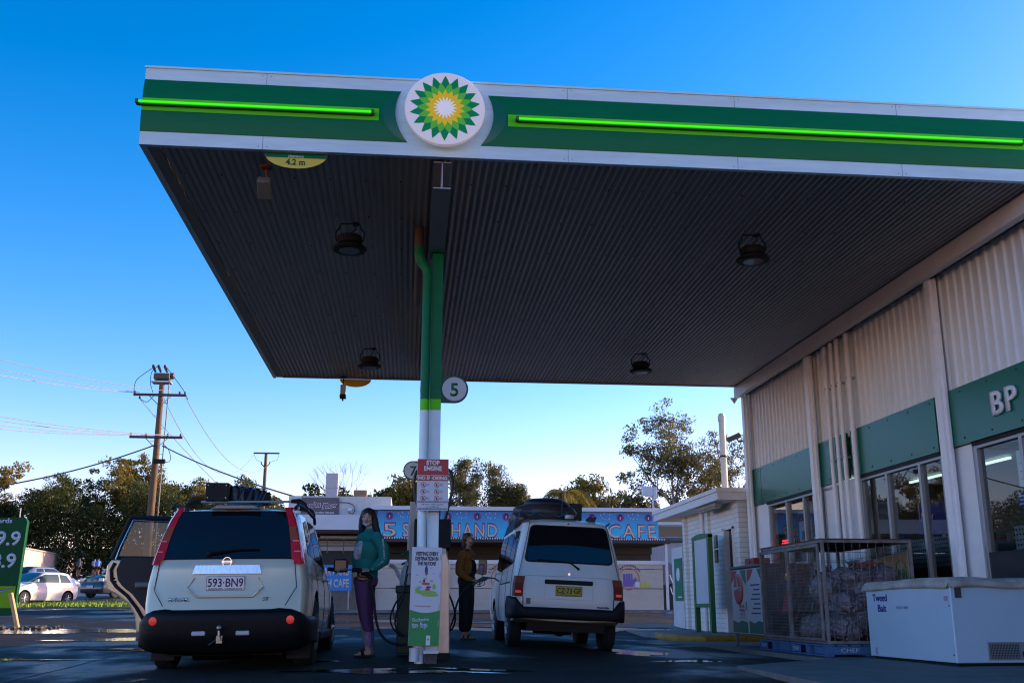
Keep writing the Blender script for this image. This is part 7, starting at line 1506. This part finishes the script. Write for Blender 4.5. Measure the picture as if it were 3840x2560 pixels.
# ---------------- trees ----------------
def leafmat(name, c, c2):
    m = bpy.data.materials.new(name); m.use_nodes = True; nt = m.node_tree; p = nt.nodes['Principled BSDF']; tc = nt.nodes.new('ShaderNodeTexCoord'); n = nt.nodes.new('ShaderNodeTexNoise'); n.inputs['Scale'].default_value = .9; n.inputs['Detail'].default_value = 8; n.inputs['Roughness'].default_value = .8
    cr = nt.nodes.new('ShaderNodeValToRGB'); cr.color_ramp.elements[0].position = .35; cr.color_ramp.elements[1].position = .65; cr.color_ramp.elements[0].color = (*c, 1); cr.color_ramp.elements[1].color = (*c2, 1)
    nt.links.new(tc.outputs['Object'], n.inputs['Vector']); nt.links.new(n.outputs[0], cr.inputs[0]); nt.links.new(cr.outputs[0], p.inputs['Base Color']); p.inputs['Roughness'].default_value = .55; p.inputs['Specular IOR Level'].default_value = .3
    tr = nt.nodes.new('ShaderNodeBsdfTranslucent'); mx = nt.nodes.new('ShaderNodeMixShader'); mx.inputs[0].default_value = .42; nt.links.new(cr.outputs[0], tr.inputs[0]); nt.links.new(p.outputs[0], mx.inputs[1]); nt.links.new(tr.outputs[0], mx.inputs[2]); nt.links.new(mx.outputs[0], nt.nodes['Material Output'].inputs[0]); return m
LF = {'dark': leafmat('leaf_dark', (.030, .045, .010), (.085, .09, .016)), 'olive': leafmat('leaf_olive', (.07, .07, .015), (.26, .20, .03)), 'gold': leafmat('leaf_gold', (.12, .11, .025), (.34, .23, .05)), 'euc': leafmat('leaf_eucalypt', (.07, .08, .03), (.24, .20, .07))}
BARK = mat('bark', (.10, .085, .07), .9, var=.4, vscale=3, bump=.4, bscale=10); BARKP = mat('bark_pale', (.22, .19, .16), .8, var=.4, vscale=2)
def tree(name, label, x, y, h, w, seed, leaf='dark', style='dense', base=.25, group=None, bark=None, lean=0, z=None):
    r = np.random.RandomState(seed); rr = random.Random(seed); z = G(x, y) if z is None else z
    t = thing(name, label, 'tree', (x, y, z - .1), group=group)
    # branch skeleton
    b = B(); tips = []
    def grow(p, d, L, rad, lv):
        n = 4; pts = [p]; q = Vector(p); dd = Vector(d)
        for i in range(n): dd = (dd + Vector((rr.gauss(0, .16), rr.gauss(0, .16), rr.gauss(.05, .08)))).normalized(); q = q + dd * L / n; pts.append(q.copy())
        b.tube(pts, [rad * (1 - .5 * i / n) for i in range(n + 1)], 5 if lv else 8, cap=False)
        if lv >= 3: tips.append(pts[-1]); return
        k = ((5, 4, 3) if style == 'dense' else (7, 5, 3))[lv]
        for i in range(k):
            u = .35 + .65 * (i + rr.random()) / k if lv else .45 + .55 * (i + .5) / k; idx = min(n - 1, int(u * n)); st = pts[idx].lerp(pts[idx + 1], u * n - idx)
            a = rr.uniform(0, 6.28) if lv else i * 2.4 + rr.uniform(-.4, .4); tilt = (R(50), R(42), R(40))[lv] * rr.uniform(.5, 1.15)
            side = Vector((math.cos(a), math.sin(a), 0)); nd = (dd * math.cos(tilt) + side * math.sin(tilt)).normalized(); nd.z = abs(nd.z) * .9 + .05
            grow(st, nd, L * (.55, .62, .6)[lv] * rr.uniform(.75, 1.2), rad * .42, lv + 1)
        if lv: tips.append(pts[-1])
    grow(Vector((0, 0, 0)), Vector((lean, 0, 1)), h * .62, h * .022, 0)
    # fit skeleton to the wanted size
    mx = max(t_.z for t_ in tips); wx = max(max(abs(t_.x) for t_ in tips), .1); sx = (w * .5 - .3) / wx; sz = (h - .4) / mx
    f = lambda v: Vector((v[0] * lerp(1, sx, min(1, v[2] / (h * .3))), v[1] * lerp(1, sx, min(1, v[2] / (h * .3))), v[2] * sz))
    b.v = [tuple(f(v)) for v in b.v]; tips = [f(p) for p in tips]
    b.obj('trunk', bark or BARK, t, smooth=True, fix=False)
    tips = [p for p in tips if p.z > h * base]
    if style == 'dense':
        for k in range(int(26 * w * h / 60)):
            a = rr.uniform(0, 6.28); u = rr.uniform(base * .5, 1); rad = w * .5 * math.sqrt(max(.05, 1 - (max(0, u - .45) / .6) ** 2)) * rr.uniform(.55, 1); tips.append(Vector((rad * math.cos(a), rad * math.sin(a), h * u * rr.uniform(.8, .97))))
        cr_, nl, ls = .60, 85, .14
    else: cr_, nl, ls = .46, 75, .08
    cr_ *= max(1, h / 9); ls *= max(1, h / 10)
    C_ = np.array([tuple(p) for p in tips]); N = len(C_); cr_arr = cr_ * r.uniform(.6, 1.35, N)
    ctr = np.repeat(C_, nl, 0); off = r.normal(0, 1, (N * nl, 3)); off /= np.linalg.norm(off, axis=1)[:, None]; off *= (r.uniform(0, 1, (N * nl, 1)) ** .45) * np.repeat(cr_arr, nl)[:, None]; off[:, 2] *= .62
    c = ctr + off; a = r.normal(0, 1, (N * nl, 3)); a[:, 2] -= .5; a /= np.linalg.norm(a, axis=1)[:, None]; q = r.normal(0, 1, (N * nl, 3)); q -= a * (a * q).sum(1)[:, None]; q /= np.linalg.norm(q, axis=1)[:, None]
    s = ls * r.uniform(.6, 1.3, (N * nl, 1)); v = np.stack([c - a * s, c + q * s * .38, c + a * s, c - q * s * .38], 1).reshape(-1, 3)
    me = bpy.data.meshes.new('crown'); M = N * nl; me.vertices.add(M * 4); me.vertices.foreach_set('co', v.reshape(-1)); me.loops.add(M * 4); me.loops.foreach_set('vertex_index', np.arange(M * 4, dtype=np.int32)); me.polygons.add(M); me.polygons.foreach_set('loop_start', np.arange(0, M * 4, 4, dtype=np.int32)); me.update(calc_edges=True); me.materials.append(LF[leaf])
    o = bpy.data.objects.new('crown', me); COL.objects.link(o); o.parent = t; return t
WG = 'trees on the wooded hill across the road'
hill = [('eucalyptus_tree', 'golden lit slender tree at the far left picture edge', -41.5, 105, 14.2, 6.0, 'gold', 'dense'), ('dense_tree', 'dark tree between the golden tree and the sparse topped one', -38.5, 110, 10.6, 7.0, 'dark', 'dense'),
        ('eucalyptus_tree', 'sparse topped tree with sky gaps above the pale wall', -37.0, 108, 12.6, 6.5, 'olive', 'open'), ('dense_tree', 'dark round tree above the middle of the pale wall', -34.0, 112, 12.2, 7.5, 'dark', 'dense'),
        ('dense_tree', 'tallest broad tree left of the power pole', -30.0, 112, 15.2, 9.5, 'olive', 'dense'), ('dense_tree', 'broad green tree touching the power pole on its left', -26.5, 108, 13.0, 7.5, 'olive', 'dense'),
        ('dense_tree', 'lower dark tree behind the open car door', -25.0, 118, 12.4, 8.0, 'dark', 'dense'), ('eucalyptus_tree', 'pale green rounded tree right of the power pole', -21.6, 112, 12.0, 6.0, 'gold', 'dense'),
        ('dense_tree', 'rounded tree just left of the roof bag of the SUV', -18.4, 112, 12.0, 6.0, 'gold', 'dense'), ('dense_tree', 'low dark tree behind the roof bag', -15.0, 116, 9.0, 6.0, 'dark', 'dense'), ('dense_tree', 'low tree seen between roof bag and grey name sign', -11.0, 118, 8.0, 6.0, 'olive', 'dense')]
for i, (nm, lb, x, y, h, w, lf, st) in enumerate(hill): tree(nm, lb, x, y, h * .84, w * 1.08, 100 + i, lf, st, base=.12, group=WG)
# shaded understorey filling the hill foot
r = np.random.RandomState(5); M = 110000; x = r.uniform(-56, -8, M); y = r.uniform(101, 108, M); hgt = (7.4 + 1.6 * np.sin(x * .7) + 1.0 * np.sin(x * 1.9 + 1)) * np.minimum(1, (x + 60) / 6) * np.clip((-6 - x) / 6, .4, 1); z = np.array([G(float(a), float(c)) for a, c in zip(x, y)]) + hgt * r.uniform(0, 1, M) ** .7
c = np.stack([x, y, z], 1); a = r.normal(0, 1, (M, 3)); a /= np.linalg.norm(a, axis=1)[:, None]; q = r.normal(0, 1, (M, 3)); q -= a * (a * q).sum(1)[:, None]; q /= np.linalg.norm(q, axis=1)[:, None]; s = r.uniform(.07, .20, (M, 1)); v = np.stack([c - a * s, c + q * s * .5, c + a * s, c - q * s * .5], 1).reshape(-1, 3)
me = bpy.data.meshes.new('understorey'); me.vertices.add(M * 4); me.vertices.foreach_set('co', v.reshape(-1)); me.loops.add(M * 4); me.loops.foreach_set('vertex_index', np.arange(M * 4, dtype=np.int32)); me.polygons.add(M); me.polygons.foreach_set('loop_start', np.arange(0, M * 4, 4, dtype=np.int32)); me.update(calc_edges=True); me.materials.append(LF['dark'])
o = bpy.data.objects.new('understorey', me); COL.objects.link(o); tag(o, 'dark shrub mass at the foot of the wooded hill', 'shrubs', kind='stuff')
BG = 'trees behind the car wash cafe'
for i, (nm, lb, x, y, h, w, lf, st, ba) in enumerate([
    ('eucalyptus_tree', 'tall open eucalyptus rising right behind the cafe sign end', 16.0, 60, 12.1, 7.2, 'euc', 'open', .18), ('eucalyptus_tree', 'lower spreading eucalyptus at the foot of the tallest one', 13.6, 62, 7.6, 6.0, 'euc', 'dense', .2),
    ('eucalyptus_tree', 'eucalyptus between the white flue and the shop corner', 19.2, 60, 10.0, 5.0, 'euc', 'open', .2), ('eucalyptus_tree', 'smaller eucalyptus just left of the white flue, behind the block roof', 18.2, 64, 8.6, 5.4, 'euc', 'dense', .2),
    ('eucalyptus_tree', 'sparse eucalyptus just right of the STOP ENGINE sign', 3.1, 58, 8.2, 2.9, 'euc', 'open', .25), ('eucalyptus_tree', 'second sparse eucalyptus, between column and palm', 5.2, 60, 8.1, 2.6, 'euc', 'open', .25), ('eucalyptus_tree', 'third sparse eucalyptus, nearest the gap left of the palm', 6.4, 60, 7.1, 2.4, 'euc', 'open', .25),
    ('dense_tree', 'olive tree right behind the palm above the van', 10.2, 58, 6.9, 3.6, 'olive', 'dense', .2), ('dense_tree', 'rounded tree left of the column above the sign number 5', -1.5, 58, 6.9, 3.4, 'olive', 'dense', .2), ('dense_tree', 'rounded tree half behind the number 7 sign', .3, 60, 7.2, 3.4, 'olive', 'dense', .2),
    ('small_tree', 'small dark bush sticking out behind the metal flue', -4.4, 55, 6.2, 2.4, 'dark', 'dense', .3)]): tree(nm, lb, x, y, h, w, 300 + i, lf, st, base=ba, group=BG, bark=BARKP if 'euc' in lf else None)
# bare winter tree
t = thing('bare_tree', 'leafless twiggy tree between the metal flue and the brown cooler', 'tree', (-3.0, 52, .8)); b = B(); rr = random.Random(12)
def twig(p, d, L, rad, lv):
    q = p + d * L; b.tube([p, p.lerp(q, .5) + Vector((rr.gauss(0, .04), 0, 0)), q], [rad, rad * .8, rad * .5], 4, cap=False)
    if lv < 4:
        for k in range(3): a = rr.uniform(0, 6.28); nd = (d + Vector((math.cos(a), math.sin(a), rr.uniform(-.1, .3))) * .45).normalized(); twig(q, nd, L * .68, rad * .55, lv + 1)
twig(Vector((0, 0, 0)), Vector((.05, 0, 1)), 2.7, .05, 0); b.obj('branches', mat('twig_bark', (.20, .15, .12), .9), t, fix=False)
# palm
t = thing('palm_tree', 'drooping palm rising behind the cafe roof above the white van', 'palm', (7.55, 50, .8)); b = B(); b.tube([(0, 0, 0), (.05, 0, 3), (.0, 0, 5.2)], [.2, .15, .13], 10); b.obj('trunk', BARK, t, smooth=True); rr = random.Random(6); b = B()
for k in range(20):
    a = k * 2.4; el = rr.uniform(.3, 1.1); L = rr.uniform(1.5, 2.1); pts = []
    for i in range(9): u = i / 8; pts.append(Vector((math.cos(a) * L * u * math.cos(el * .6), math.sin(a) * L * u * math.cos(el * .6), 5.2 + L * (math.sin(el) * u - 1.15 * u * u))))
    b.tube(pts, [.025 * (1 - u / 9) for u in range(9)], 4, cap=False)
    for i in range(1, 9):
        for q in range(3):
            p = pts[i - 1].lerp(pts[i], q / 3); d = (pts[i] - pts[i - 1]).normalized(); s_ = d.cross(Vector((0, 0, 1))).normalized()
            for sg in (-1, 1): e = p + s_ * sg * .16 + d * .15 - Vector((0, 0, rr.uniform(.25, .5))); b.add([p + d * .02, p - d * .02, e], [(0, 1, 2)])
b.obj('fronds', LF['olive'], t, fix=False)
# parapet top shrubs beside the flue
tree('small_tree', 'dark shrub left of the brown cooler, right behind the metal flue', -3.4, 56, 5.9, 1.6, 420, 'dark', 'dense', base=.3, group=BG)
